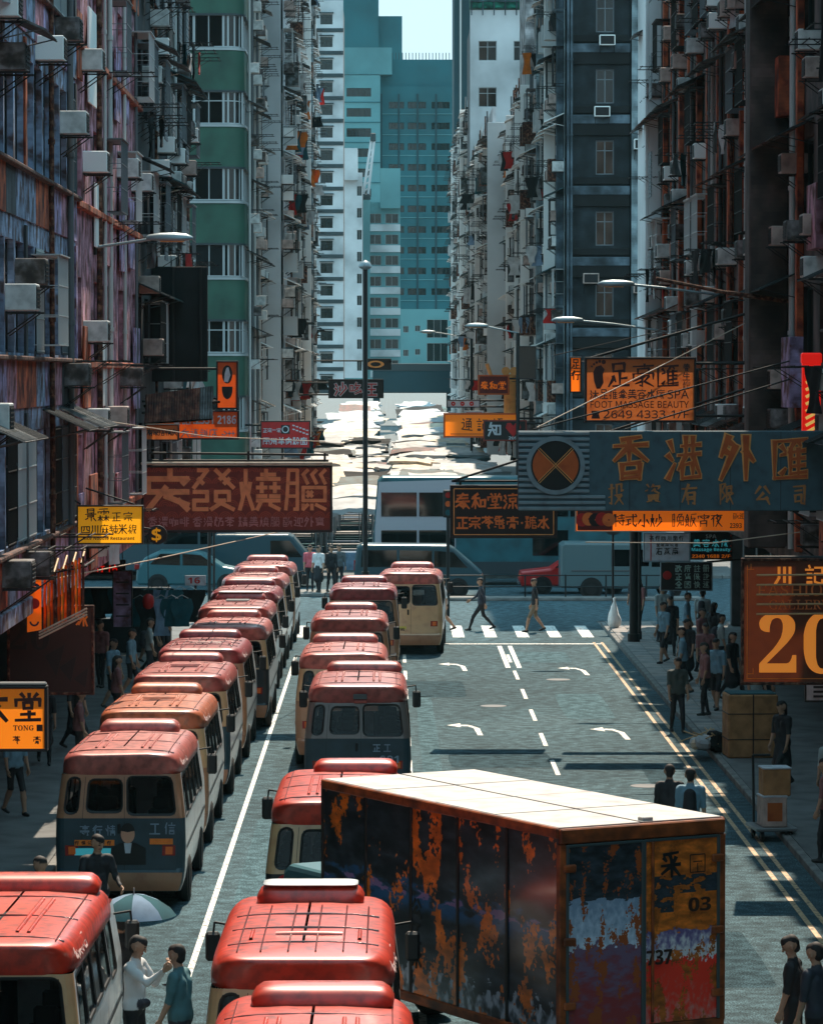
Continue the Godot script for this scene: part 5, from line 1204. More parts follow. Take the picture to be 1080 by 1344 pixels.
func wheel_mesh(r: float, w: float) -> Array:
	var key := "wheel%s%s" % [r, w]
	if not meshes.has(key):
		var t := MB.new()
		t.lathe([[r * 0.58, -w / 2], [r * 0.9, -w / 2], [r, -w * 0.38], [r, w * 0.38], [r * 0.9, w / 2], [r * 0.58, w / 2]], Vector3.ZERO, Vector3.RIGHT, 20)
		var q := MB.new()
		q.lathe([[0.001, w * 0.3], [r * 0.2, w * 0.36], [r * 0.25, w * 0.22], [r * 0.5, w * 0.3], [r * 0.6, w * 0.46]], Vector3.ZERO, Vector3.RIGHT, 16)
		q.lathe([[r * 0.6, -w * 0.46], [r * 0.5, -w * 0.3], [r * 0.25, -w * 0.22], [r * 0.2, -w * 0.36], [0.001, -w * 0.3]], Vector3.ZERO, Vector3.RIGHT, 16)
		meshes[key] = [t.mesh(), q.mesh()]
	return meshes[key]

func add_wheel(parent: Node, p: Vector3, r: float, w: float, turn := 0.0) -> void:
	var wm := wheel_mesh(r, w)
	var o := put(parent, "wheel", wm[0], M.rubber, at(p, turn))
	put(o, "rim", wm[1], M.rim)

func seat_mesh() -> ArrayMesh:
	var b := MB.new()
	b.bbox(Vector3(0, 0.78, 0), Vector3(0.42, 0.14, 0.42), 0.03)
	b.bbox(Vector3(0, 1.18, 0.2), Vector3(0.42, 0.75, 0.12), 0.04, Basis(Vector3.RIGHT, 0.15))
	b.bbox(Vector3(0, 1.64, 0.27), Vector3(0.26, 0.2, 0.1), 0.03)
	b.box(Vector3(0, 0.55, 0), Vector3(0.3, 0.36, 0.3))
	return b.mesh()

func bus_parts() -> void:
	meshes.bus_lower = bus_shell(0.3, 1.44, [1, 2, 3, 5, 6]); meshes.bus_lower_tail = bus_shell(0.3, 1.44, [0, 4, 7]); meshes.bus_upper = bus_shell(1.44, 2.12, [1, 2, 3, 5, 6]); meshes.bus_tail = bus_shell(1.44, 2.12, [0, 4, 7])
	for i in 4: meshes["bus_roof%d" % i] = bus_roof(30 + i)
	meshes.seat = seat_mesh()
	var ch := MB.new()
	ch.box(Vector3(0, 0.42, -3.1), Vector3(1.8, 0.1, 5.9)); ch.box(Vector3(0, 0.28, -3.2), Vector3(0.9, 0.2, 5.2))
	meshes.bus_floor = ch.mesh()
	var mi := MB.new()
	mi.bbox(Vector3(0.0, 0, 0), Vector3(0.17, 0.34, 0.12), 0.03)
	meshes.mirror = mi.mesh()
	for k in 4:
		for w in bus_wins(k).size():
			var q: Array = bus_wins(k)[w]
			meshes["pane%d%d" % [k, w]] = bus_patch(k, q[0], q[1], q[2], q[3], -0.012, 1, 2)
			meshes["gask%d%d" % [k, w]] = bus_ring(k, q[0] + 0.002, q[1] - 0.002, q[2] + 0.005, q[3] - 0.005, 0.03, 0.08 if k == 0 else 0.06, 0.006)

# o: paint (roof), body, rear ("cream" or "dark"), pod ("red", "white", "none"), ribs style, extra callables
func minibus(label: String, p: Vector3, turn: float, paint: Material, body: Material, o := {}) -> Node3D:
	var t := thing("minibus", label, "minibus", p, turn, o.get("group", ""))
	put(t, "lower_body", meshes.bus_lower, body)
	put(t, "tail_body", meshes.bus_lower_tail, o.get("rear", M.tan))  # tan tail and pillars hold the rear shade as colour; sides stay white
	put(t, "window_pillars", meshes.bus_upper, body)
	put(t, "rear_pillars", meshes.bus_tail, o.get("pillar", M.cream))
	var rf := put(t, "roof", meshes["bus_roof%d" % (rng.randi() % 4)], paint)
	put(t, "floor", meshes.bus_floor, M.black)
	# rear bumper and lower rear panel
	put(t, "rear_bumper", bus_patch(0, -0.06, 1.06, 0.31, 0.6, 0.012, 6, 3), o.get("bumper", M.tan))
	put(t, "rear_panel", bus_patch(0, 0.0, 1.0, 0.64, 1.43, 0.006, 4, 3), o.get("rear", M.tan))
	# rear door: a seam round its outline
	var seam := MB.new()
	for q in [[0.16, 0.164, 0.64, 2.08], [0.535, 0.539, 0.64, 2.08]]:
		var rows := []
		for i in 5:
			var h := lerpf(q[2], q[3], i / 4.0)
			rows.append([bus_at(0, q[0], h, 0.0085), bus_at(0, q[1], h, 0.0085)])
		seam.grid(rows)
	put(t, "rear_door_seam", seam.mesh(), M.black)
	put(t, "door_handle", boxm(Vector3(0.05, 0.16, 0.04), 0.01), M.black, at(bus_at(0, 0.49, 1.28, 0.02)))
	# windows: gasket, pane
	for k in 4:
		var wins := bus_wins(k)
		for w in wins.size():
			var g := put(t, ["rear_window", "side_window", "windscreen", "side_window"][k], meshes["gask%d%d" % [k, w]], M.gasket)
			put(g, "pane", meshes["pane%d%d" % [k, w]], M.busglass)
	# lamps and plate
	for s in [[0.015, 0.13], [0.87, 0.985]]:
		var l := put(t, "tail_lamp", bus_patch(0, s[0], s[1], 0.86, 1.02, 0.014, 2, 2), M.redlens)
		put(l, "indicator", bus_patch(0, lerpf(s[0], s[1], 0.25), lerpf(s[0], s[1], 0.8), 0.88, 1.0, 0.02, 2, 2), M.lamplens)
	var pl := put(t, "number_plate", bus_patch(0, 0.28, 0.46, 0.7, 0.86, 0.013, 1, 1), M.plate)
	roman(pl, "plate_text", o.get("plate", "KV 682"), -0.36, 0.73, 0.085, M.black, -0.02, 0.24)
	# wheels and arches
	for sx in [-1, 1]:
		for z in [-1.25, -4.85]:
			var arch := MB.new()
			arch.cyl(Vector3(sx * 0.9, 0.4, z), Vector3(sx * 1.003, 0.4, z), 0.44, 0.44, 20)
			put(t, "wheel_arch", arch.mesh(), M.black)
			add_wheel(t, Vector3(sx * 0.92, 0.36, z), 0.36, 0.22)
		# side rub strip
		put(t, "side_moulding", bus_patch(1 if sx > 0 else 3, 0.02, 0.98, 0.92, 0.97, 0.01, 1, 1), M.greytrim)
		var mr := put(t, "mirror_arm", tube_mesh([Vector3(sx * 0.9, 1.95, -5.55), Vector3(sx * 1.14, 1.98, -5.62), Vector3(sx * 1.16, 1.8, -5.62)], 0.015), M.black)
		put(mr, "mirror", meshes.mirror, M.black, at(Vector3(sx * 1.16, 1.7, -5.62)))
	# seats seen through the glass
	for z in [-0.75, -1.75, -2.75, -3.75]:
		for x in [-0.66, -0.2, 0.62]: put(t, "seat", meshes.seat, o.get("seat", M.seat), at(Vector3(x, 0, z)))
	put(t, "driver_seat", meshes.seat, M.seat, at(Vector3(0.5, 0, -4.7)))
	# roof seams
	if o.get("ribs", 0) == 1:
		for x in [-0.66, -0.42, -0.14, 0.14, 0.42, 0.66]: put(rf, "roof_seam", ridge(x, -0.35, x, -4.1, 0.022, 0.012), o.get("seam", M.seamred))
		for z in [-0.95, -2.1, -3.3]: put(rf, "roof_seam", ridge(-0.78, z, 0.78, z, 0.022, 0.012), o.get("seam", M.seamred))
		for x in [-0.55, 0.58]:
			put(rf, "roof_rib", ridge(x, -1.2, x, -1.9, 0.05, 0.025), paint)
		put(rf, "roof_rib", ridge(-0.3, -1.55, 0.4, -1.55, 0.1, 0.03), paint)
	else:
		for x in [-0.42, -0.3, 0.3, 0.42]: put(rf, "roof_rib", ridge(x, -0.7, x, -3.6, 0.05, 0.022), paint)
		for z in [-0.42, -2.1, -3.9]: put(rf, "roof_seam", ridge(-0.82, z, 0.82, z, 0.016, 0.009), o.get("seam", M.seamred))
		for x in [-0.74, 0.74]: put(rf, "roof_seam", ridge(x, -0.3, x, -5.0, 0.016, 0.009), o.get("seam", M.seamred))
	if o.get("hatch", false):
		var ht := put(rf, "roof_hatch", boxm(Vector3(0.62, 0.05, 0.55), 0.018), M.greytrim if o.get("pod", "") == "white" else paint, at(Vector3(0, roof_y(0, -2.7) + 0.018, -2.7)))
		put(ht, "hatch_rim", boxm(Vector3(0.72, 0.03, 0.65), 0.01), paint, at(Vector3(0, -0.018, 0)))
	# roof pod over the front seats
	var pw: float = o.get("podw", 1.32)
	var px: float = o.get("podx", 0.0)
	var pd: String = o.get("pod", "red")
	if pd != "none":
		var pod := put(rf, "roof_pod", pod_mesh(pw, 0.2, 0.62), paint, at(Vector3(px, roof_y(px, -4.75) - 0.02, -4.75)))
		if pd == "white":
			var pc := put(rf, "pod_cover", pod_mesh(pw * 0.88, 0.03, 0.5), M.podgrey, at(Vector3(px, roof_y(px, -4.75) + 0.185, -4.75)))
			pc.set_meta("label", "pale grey flat cover on roof pod")
	# white lettering on the right edge of the roof
	if o.get("words", true):
		var lb := MB.new()
		var word := "公共小巴"
		for i in 4: glyph(lb, word[i], i * 0.3, 0, 0.22, 0.15, 0.009, 0.004, 0.0)
		put(rf, "roof_lettering", lb.mesh(), M.faintwhite, Transform3D(Basis(Vector3(0, 0, -1), Vector3(-0.41, 0.91, 0).normalized(), Vector3(0.91, 0.41, 0).normalized()), Vector3(0.958, 2.205, -0.5)))
	if o.has("extra"): o.extra.call(t)
	return t

func tube_mesh(pts: Array, r: float, k := 6) -> ArrayMesh:
	var b := MB.new()
	b.tube(pts, r, k)
	return b.mesh()

# ------------------------------------------------------------------ people
var folds: FastNoiseLite
# One continuous surface round a skeleton of tapered capsules (surface nets); colours of clothes and skin by the nearest bone.
func net(mb: MB, bones: Array, cell: float, k: float, cols: Array) -> void:
	var lo := Vector3(1e9, 1e9, 1e9); var hi := -lo
	for b in bones:
		var r := Vector3.ONE * (maxf(b[2], b[3]) + 2.5 * cell)
		lo = lo.min(b[0] - r).min(b[1] - r); hi = hi.max(b[0] + r).max(b[1] + r)
	var nx := int((hi.x - lo.x) / cell) + 2; var ny := int((hi.y - lo.y) / cell) + 2; var nz := int((hi.z - lo.z) / cell) + 2
	var f := PackedFloat32Array(); f.resize(nx * ny * nz); f.fill(1.0)
	for b in bones:
		var A: Vector3 = b[0]; var D: Vector3 = b[1] - b[0]
		var dd := maxf(D.length_squared(), 1e-9)
		var ra: float = b[2]; var dr: float = b[3] - b[2]
		var pad := Vector3.ONE * (maxf(b[2], b[3]) + k + 2.0 * cell)
		var m0: Vector3 = ((A.min(b[1]) - pad - lo) / cell).max(Vector3.ZERO)
		var m1: Vector3 = ((A.max(b[1]) + pad - lo) / cell).min(Vector3(nx - 1, ny - 1, nz - 1))
		for z in range(int(m0.z), int(m1.z) + 1):
			for y in range(int(m0.y), int(m1.y) + 1):
				var row := (z * ny + y) * nx
				for x in range(int(m0.x), int(m1.x) + 1):
					var P := lo + Vector3(x, y, z) * cell - A
					var t := clampf(P.dot(D) / dd, 0.0, 1.0)
					var d := (P - D * t).length() - ra - dr * t
					var o := f[row + x]
					if o > 0.9: f[row + x] = minf(d, 0.89)
					else:
						var h := maxf(k - absf(o - d), 0.0) / k
						f[row + x] = minf(o, d) - h * h * k * 0.25
	var vid := {}
	var base := mb.v.size()
	var sy := nx; var sz := nx * ny
	for z in nz - 1:
		for y in ny - 1:
			for x in nx - 1:
				var i := z * sz + y * sy + x
				var c0 := f[i]
				if absf(c0) > cell * 2.2: continue
				var v := [c0, f[i + 1], f[i + sy], f[i + sy + 1], f[i + sz], f[i + sz + 1], f[i + sz + sy], f[i + sz + sy + 1]]
				var neg := 0
				for q in 8: if v[q] < 0: neg += 1
				if neg == 0 or neg == 8: continue
				var s := Vector3.ZERO; var cnt := 0
				for e in [[0, 1], [2, 3], [4, 5], [6, 7], [0, 2], [1, 3], [4, 6], [5, 7], [0, 4], [1, 5], [2, 6], [3, 7]]:
					var a: float = v[e[0]]; var b: float = v[e[1]]
					if (a < 0) == (b < 0): continue
					var t := a / (a - b)
					var pa := Vector3(e[0] & 1, (e[0] >> 1) & 1, e[0] >> 2); var pb := Vector3(e[1] & 1, (e[1] >> 1) & 1, e[1] >> 2)
					s += pa.lerp(pb, t); cnt += 1
				var P := lo + (Vector3(x, y, z) + s / cnt) * cell
				var g := Vector3(v[1] + v[3] + v[5] + v[7] - v[0] - v[2] - v[4] - v[6], v[2] + v[3] + v[6] + v[7] - v[0] - v[1] - v[4] - v[5], v[4] + v[5] + v[6] + v[7] - v[0] - v[1] - v[2] - v[3])
				vid[i] = mb.v.size()
				var best := 1e9; var bc := 0
				for b in bones:
					var D: Vector3 = b[1] - b[0]
					var t := clampf((P - b[0]).dot(D) / maxf(D.length_squared(), 1e-9), 0, 1)
					var d: float = (P - b[0] - D * t).length() - b[2] - (b[3] - b[2]) * t
					if d < best: best = d; bc = b[4]
				var nn := g.normalized()
				if folds and (bc == 2 or bc == 3):
					# creases in the cloth
					var q := P * Vector3(1.0, 0.55, 1.0)
					P += nn * 0.006 * folds.get_noise_3dv(q)
					nn = (nn + 0.42 * Vector3(folds.get_noise_3dv(q + Vector3(31, 0, 0)), folds.get_noise_3dv(q + Vector3(0, 47, 0)), folds.get_noise_3dv(q + Vector3(0, 0, 63)))).normalized()
				mb.v.append(P); mb.n.append(nn); mb.c.append(cols[bc]); mb.uv.append(Vector2.ZERO)
	for i in vid:
		var x: int = i % nx; var y: int = (i / nx) % ny; var z: int = i / sz
		if x == 0 or y == 0 or z == 0: continue
		var c0 := f[i]
		for q in [[1, sy, sz], [sy, sz, 1], [sz, 1, sy]]:
			if (c0 < 0) == (f[i + q[0]] < 0): continue
			var a = vid.get(i); var b = vid.get(i - q[1]); var c = vid.get(i - q[1] - q[2]); var d = vid.get(i - q[2])
			if b == null or c == null or d == null: continue
			var w := [a, c, b, a, d, c] if c0 < 0 else [a, b, c, a, c, d]
			for e in w: mb.ix.append(e)

func limb(bones: Array, a: Vector3, b: Vector3, ra: float, rb: float, c: int) -> void: bones.append([a, b, ra, rb, c])

func hand(mb: MB, wrist: Vector3, dir: Vector3, out: Vector3, curl: float, cols: Array, cell: float) -> void:
	# palm, four fingers of different length with two bends, thumb from the side of the palm
	var bn := []
	dir = dir.normalized(); out = (out - dir * out.dot(dir)).normalized()
	var side := dir.cross(out).normalized()
	limb(bn, wrist - dir * 0.03, wrist + dir * 0.02, 0.026, 0.026, 0)
	for i in 4:
		var o := side * (0.03 - 0.02 * i)
		limb(bn, wrist + dir * 0.02 + o * 0.6, wrist + dir * 0.085 + o, 0.018, 0.013, 0)
		var l: float = [0.06, 0.072, 0.066, 0.052][i]
		var a := wrist + dir * 0.085 + o
		var d1 := (dir * cos(curl) + out * sin(curl)).normalized()
		var d2 := (dir * cos(curl * 2) + out * sin(curl * 2)).normalized()
		limb(bn, a, a + d1 * l * 0.55, 0.0105, 0.0095, 0)
		limb(bn, a + d1 * l * 0.55, a + d1 * l * 0.55 + d2 * l * 0.6, 0.0095, 0.008, 0)
	var th := wrist + dir * 0.03 + side * 0.03
	limb(bn, th, th + dir * 0.03 + side * 0.022 + out * 0.012, 0.014, 0.011, 0)
	limb(bn, th + dir * 0.03 + side * 0.022 + out * 0.012, th + dir * 0.062 + side * 0.02 + out * 0.025, 0.011, 0.009, 0)
	net(mb, bn, cell, 0.006, cols)

# p: stride, lean, arm angles [left fwd, left elbow, right fwd, right elbow], head [pitch, yaw], cell, long hair, skirt, bag
func figure(p: Dictionary, cols: Array) -> ArrayMesh:
	# cols: 0 skin, 1 hair, 2 top, 3 trousers, 4 shoes, 5 bag or bare lower arm / leg
	var mb := MB.new()
	var bn := []
	var st: float = p.get("stride", 0.12); var lean: float = p.get("lean", 0.03)
	var arms: Array = p.get("arms", [0.1, 0.2, 0.1, 0.2])
	var fat: float = p.get("fat", 1.0)
	var hip := Vector3(0, 0.92 - st * st * 0.25, 0)
	var up := Vector3(0, cos(lean), sin(lean))
	var lower: int = 0 if p.get("shorts", false) else 3
	for s in [-1, 1]:
		var fw: float = st * s * (1 if p.get("lead", 1) > 0 else -1)
		var h := hip + Vector3(s * 0.085, -0.02, 0)
		var foot := Vector3(s * 0.09, 0.075, fw * 0.95)
		if fw < -0.2: foot.y = 0.15
		var mid := (h + foot) / 2 + Vector3(0, 0.0, 0.035 + absf(fw) * 0.08 + (0.06 if fw < -0.2 else 0.0))
		limb(bn, h, mid, 0.085 * fat, 0.058, 3)
		limb(bn, mid, mid.lerp(foot, 0.35), 0.056, 0.055, lower)
		limb(bn, mid.lerp(foot, 0.35), foot, 0.055, 0.038, lower)
		var tilt := -0.05 if fw < -0.2 else 0.0
		limb(bn, foot + Vector3(0, -0.03, -0.04), foot + Vector3(0, -0.04 + tilt, 0.13), 0.042, 0.032, 4)
	if p.get("skirt", false):
		limb(bn, hip + Vector3(0, 0.03, 0), hip + Vector3(0, -0.38, 0.02), 0.14, 0.2, 3)
	limb(bn, hip + Vector3(-0.07, 0, 0), hip + Vector3(0.07, 0, 0), 0.105 * fat, 0.105 * fat, 3)
	limb(bn, hip + Vector3(-0.075, 0.045, 0), hip + Vector3(0.075, 0.045, 0), 0.112 * fat, 0.112 * fat, 2)
	var ch := hip + up * 0.4
	for s in [-1, 1]: limb(bn, hip + up * 0.1 + Vector3(s * 0.055, 0, 0), ch + Vector3(s * 0.085, 0, 0), 0.095 * fat, 0.105 * fat, 2)
	limb(bn, hip + up * 0.06, hip + up * 0.2, 0.125 * fat, 0.12 * fat, 2)
	var sh := hip + up * 0.5
	limb(bn, sh + Vector3(-0.15, 0, 0), sh + Vector3(0.15, 0, 0), 0.066, 0.066, 2)
	limb(bn, sh, sh + up * 0.06, 0.075, 0.06, 2)
	var hp: Array = p.get("head", [0.05, 0.0])
	var nk := sh + up * 0.1 + Vector3(0, 0, 0.01)
	limb(bn, sh + up * 0.02, nk + up * 0.03, 0.055, 0.05, 0)
	var fine: bool = p.get("face", false)
	var hd := [] if fine else bn
	var hb := Basis(Vector3.UP, hp[1]) * Basis(Vector3.RIGHT, hp[0])
	var hc := nk + up * 0.115 + hb * Vector3(0, 0, 0.012)
	limb(hd, hc + hb * Vector3(0, 0.035, -0.012), hc + hb * Vector3(0, 0.03, 0.012), 0.088, 0.085, 0)
	limb(hd, hc, hc + hb * Vector3(0, -0.065, 0.032), 0.07, 0.047, 0)
	limb(hd, hc + hb * Vector3(0, 0.015, 0.09), hc + hb * Vector3(0, -0.02, 0.105), 0.009, 0.014, 0)
	for s in [-1, 1]: limb(hd, hc + hb * Vector3(s * 0.085, 0.015, -0.005), hc + hb * Vector3(s * 0.088, -0.02, -0.005), 0.018, 0.013, 0)
	limb(hd, hc + hb * Vector3(0, 0.062, -0.03), hc + hb * Vector3(0, 0.07, 0.03), 0.082, 0.07, 1)
	limb(hd, hc + hb * Vector3(0, 0.03, -0.045), hc + hb * Vector3(0, -0.03, -0.05), 0.072, 0.055, 1)
	if p.get("long_hair", false): limb(hd, hc + hb * Vector3(0, 0.02, -0.06), hc + hb * Vector3(0, -0.22, -0.085), 0.075, 0.055, 1)
	if p.get("face", false):
		for s in [-1, 1]:
			limb(hd, hc + hb * Vector3(s * 0.026, 0.012, 0.086), hc + hb * Vector3(s * 0.042, 0.012, 0.08), 0.006, 0.006, 1)
			limb(hd, hc + hb * Vector3(s * 0.02, 0.034, 0.092), hc + hb * Vector3(s * 0.046, 0.036, 0.083), 0.004, 0.004, 1)
		limb(hd, hc + hb * Vector3(-0.02, -0.052, 0.075), hc + hb * Vector3(0.02, -0.052, 0.075), 0.009, 0.009, 6)
	if fine:
		limb(hd, sh + up * 0.03, nk + up * 0.03, 0.054, 0.05, 0)
		net(mb, hd, 0.0075, 0.018, cols)
	var hands := []
	for i in 2:
		var s := -1 if i == 0 else 1
		var fwd: float = arms[i * 2]; var el: float = arms[i * 2 + 1]
		var spread: float = p.get("spread", 0.12)
		var S := sh + Vector3(s * 0.185, -0.01, 0)
		var d1 := Vector3(s * spread, -cos(fwd), sin(fwd)).normalized()
		var E := S + d1 * 0.28
		var d2 := Vector3(-s * 0.12 * sin(el) + s * spread * 0.5, -cos(fwd + el), sin(fwd + el)).normalized()
		var W := E + d2 * 0.25
		limb(bn, S, E, 0.058, 0.045, 2)
		limb(bn, S, S + d1 * 0.14, 0.062, 0.056, 2)
		limb(bn, E, W, 0.041, 0.029, 2 if p.get("sleeves", false) else 0)
		hands.append([W, d2, Vector3(-s, 0, 0.15).normalized() if el < 1.2 else Vector3(-s * 0.6, 0.6, 0)])
	if p.get("pack", false): limb(bn, sh + Vector3(0, -0.08, -0.15), sh + Vector3(0, -0.33, -0.16), 0.1, 0.12, 5)
	if p.get("waist_bag", false): limb(bn, hip + Vector3(-0.1, 0.06, 0.12), hip + Vector3(0.06, 0.05, 0.13), 0.05, 0.05, 5)
	net(mb, bn, p.get("cell", 0.026), 0.03, cols)
	for h in hands: hand(mb, h[0], h[1], h[2], p.get("curl", 0.4), cols, 0.0058 if p.get("face", false) else 0.0085)
	return mb.mesh()

func person(label: String, pos: Vector3, turn: float, mesh: Mesh, group := "", scale_ := 1.0) -> Node3D:
	var o := put(self, "person", mesh, M.flesh, Transform3D(Basis(Vector3.UP, turn).scaled(Vector3.ONE * scale_), pos))
	tag(o, label, "person", group)
	return o

# ------------------------------------------------------------------ other vehicles
func prof(mb: MB, pts: Array, w: float, e: float) -> void:
	# side profile (x, y) counter-clockwise, extruded along z with rounded long edges
	var n := pts.size()
	var ins := []
	for i in n:
		var a: Vector2 = pts[(i - 1 + n) % n]; var b: Vector2 = pts[i]; var c: Vector2 = pts[(i + 1) % n]
		var d := ((b - a).normalized() + (c - b).normalized()).normalized()
		ins.append(b + Vector2(-d.y, d.x) * e)
	var rows := []
	for q in [[-w / 2, 1.0], [-w / 2 + e * 0.3, 0.3], [-w / 2 + e, 0.0], [w / 2 - e, 0.0], [w / 2 - e * 0.3, 0.3], [w / 2, 1.0]]:
		var row := []
		for i in n:
			var p: Vector2 = pts[i].lerp(ins[i], q[1])
			row.append(Vector3(p.x, p.y, q[0]))
		rows.append(row)
	for i in rows.size() - 1:
		for j in n: mb.quad(rows[i][j], rows[i + 1][j], rows[i + 1][(j + 1) % n], rows[i][(j + 1) % n])
	mb.poly(rows[-1], Vector3(0, 0, 1)); mb.poly(rows[0], Vector3(0, 0, -1))

func slab(pts: Array, z: float, th: float) -> ArrayMesh:
	# flat piece in the x-y plane with thickness along z, front at z
	var mb := MB.new()
	var f := []; var b := []
	for p in pts: f.append(Vector3(p.x, p.y, z)); b.append(Vector3(p.x, p.y, z - th))
	mb.poly(f, Vector3(0, 0, 1)); mb.poly(b, Vector3(0, 0, -1))
	var n := pts.size()
	for i in n: mb.quad(b[i], b[(i + 1) % n], f[(i + 1) % n], f[i])
	return mb.mesh()

func V(x: float, y: float) -> Vector2: return Vector2(x, y)

func side_vehicle(called: String, label: String, category: String, p: Vector3, turn: float, body: Array, w: float, paint: Material, wins: Array, wheels: Array, r: float, extra := []) -> Node3D:
	# the nose points to +x before turning
	var t := thing(called, label, category, p, turn)
	var b := MB.new()
	prof(b, body, w, 0.09)
	put(t, "body", b.mesh(), paint)
	for q in wins:
		for s in [0, 1]:
			put(t, "window", slab(q, w / 2 + 0.006, 0.01) if s == 0 else slab(q, -w / 2 + 0.004, 0.01), M.darkglass)
	for x in wheels:
		for s in [-1, 1]:
			var a := MB.new()
			a.cyl(Vector3(x, r * 1.05, s * (w / 2 - 0.2)), Vector3(x, r * 1.05, s * (w / 2 + 0.003)), r * 1.18, r * 1.18, 20)
			put(t, "wheel_arch", a.mesh(), M.black)
			add_wheel(t, Vector3(x, r, s * (w / 2 - 0.09)), r, 0.2, PI / 2)
	for q in extra:
		put(t, q[0], boxm(q[2], minf(q[2].x, minf(q[2].y, q[2].z)) * 0.2), q[3], at(q[1]))
	return t

func cross_traffic() -> void:
	var van_body := [V(0.0, 0.35), V(0.05, 0.3), V(4.75, 0.3), V(4.85, 0.5), V(4.8, 0.95), V(4.62, 1.1), V(3.75, 1.85), V(3.5, 1.97), V(0.3, 2.0), V(0.1, 1.9), V(0.0, 1.2)]
	var van_win := [[V(3.0, 1.15), V(4.25, 1.12), V(3.72, 1.7), V(3.0, 1.76)], [V(1.7, 1.15), V(2.92, 1.15), V(2.92, 1.76), V(1.7, 1.78)], [V(0.25, 1.15), V(1.6, 1.15), V(1.6, 1.78), V(0.3, 1.78)]]
	side_vehicle("van", "dark teal panel van with sloping nose passing behind the minibuses", "van", Vector3(-1.35, 0, -138), 0, van_body, 1.75, M.vandark, van_win, [0.95, 3.9], 0.33,
		[["bumper", Vector3(4.8, 0.42, 0), Vector3(0.2, 0.2, 1.6), M.greytrim], ["headlamp", Vector3(4.72, 0.85, 0.6), Vector3(0.2, 0.18, 0.3), M.lamplens], ["tail_lamp", Vector3(0.02, 1.2, 0.75), Vector3(0.06, 0.4, 0.16), M.redlens], ["door_handle", Vector3(3.2, 1.02, 0.88), Vector3(0.14, 0.04, 0.04), M.black]])
	var taxi_body := [V(0.0, 0.35), V(4.4, 0.3), V(4.5, 0.55), V(4.42, 0.85), V(3.3, 0.98), V(2.65, 1.42), V(2.4, 1.48), V(1.2, 1.48), V(0.9, 1.4), V(0.5, 1.0), V(0.05, 0.92)]
	var tx := side_vehicle("taxi", "dark red taxi saloon half hidden by box van at junction", "taxi", Vector3(9.4, 0, -140), PI, taxi_body, 1.7, M.taxired,
		[[V(1.9, 1.02), V(3.12, 1.02), V(2.6, 1.38), V(1.9, 1.4)], [V(0.75, 1.02), V(1.82, 1.02), V(1.82, 1.4), V(1.05, 1.38)]], [0.9, 3.6], 0.31,
		[["bumper", Vector3(4.45, 0.42, 0), Vector3(0.16, 0.16, 1.6), M.greytrim], ["headlamp", Vector3(4.42, 0.7, -0.6), Vector3(0.12, 0.14, 0.3), M.lamplens], ["roof_lamp", Vector3(1.9, 1.56, 0), Vector3(0.2, 0.14, 0.5), M.plate]])
	put(tx, "roof", slab([V(1.15, 1.49), V(2.45, 1.49), V(2.35, 1.52), V(1.25, 1.52)], 0.7, 1.4), M.silver)
	side_vehicle("box_van", "grey-green high roof van with plain panel side at junction", "van", Vector3(6.35, 0, -137.2), 0, [V(0.0, 0.4), V(4.9, 0.35), V(5.0, 0.9), V(4.8, 1.15), V(4.1, 1.95), V(3.9, 2.08), V(0.15, 2.1), V(0.0, 2.0)], 1.8, M.vangrey,
		[[V(3.4, 1.2), V(4.45, 1.18), V(4.0, 1.8), V(3.4, 1.86)], [V(1.9, 1.22), V(3.3, 1.22), V(3.3, 1.84), V(1.9, 1.84)]], [1.15, 4.1], 0.36, [["bumper", Vector3(4.95, 0.45, 0), Vector3(0.2, 0.2, 1.6), M.greytrim], ["sliding_door_rail", Vector3(1.7, 1.05, 0.905), Vector3(2.6, 0.05, 0.03), M.greytrim]])
	side_vehicle("hatchback", "pale teal sloping-back car on the side road beyond the kerbside minibuses", "car", Vector3(-9.75, 0, -141), 0, [V(0.0, 0.45), V(0.1, 0.3), V(4.2, 0.3), V(4.35, 0.55), V(4.2, 0.85), V(3.35, 1.02), V(2.6, 1.5), V(2.2, 1.6), V(0.9, 1.6), V(0.35, 1.35), V(0.05, 0.95)], 1.75, M.tealpaint,
		[[V(1.8, 1.06), V(3.05, 1.04), V(2.5, 1.45), V(1.8, 1.5)], [V(0.55, 1.1), V(1.7, 1.06), V(1.7, 1.5), V(0.95, 1.5)]], [0.85, 3.5], 0.33, [["tail_lamp", Vector3(0.05, 1.0, 0.8), Vector3(0.2, 0.22, 0.18), M.redlens], ["bumper", Vector3(4.3, 0.45, 0), Vector3(0.16, 0.2, 1.6), M.greytrim]])
	side_vehicle("delivery_van", "dark teal delivery van waiting behind the pedestrians in pink", "van", Vector3(-7.0, 0, -144.5), 0, [V(0.0, 0.4), V(3.9, 0.35), V(4.05, 0.9), V(3.85, 1.2), V(3.2, 2.0), V(3.0, 2.1), V(0.1, 2.1), V(0.0, 2.0)], 1.8, M.vandark,
		[[V(2.3, 1.2), V(3.55, 1.2), V(3.05, 1.85), V(2.3, 1.85)]], [0.9, 3.2], 0.34, [["bumper", Vector3(4.0, 0.45, 0), Vector3(0.2, 0.2, 1.6), M.greytrim]])
	# long single-deck coach behind the noodle sign
	var c := side_vehicle("coach", "long coach with tinted window band crossing beyond the roast meat sign", "bus", Vector3(-15.5, 0, -149.5), 0, [V(0.0, 0.4), V(11.0, 0.35), V(11.1, 1.0), V(10.9, 3.0), V(10.7, 3.15), V(0.2, 3.15), V(0.0, 2.9)], 2.4, M.coachgrey, [], [2.0, 9.0], 0.45)
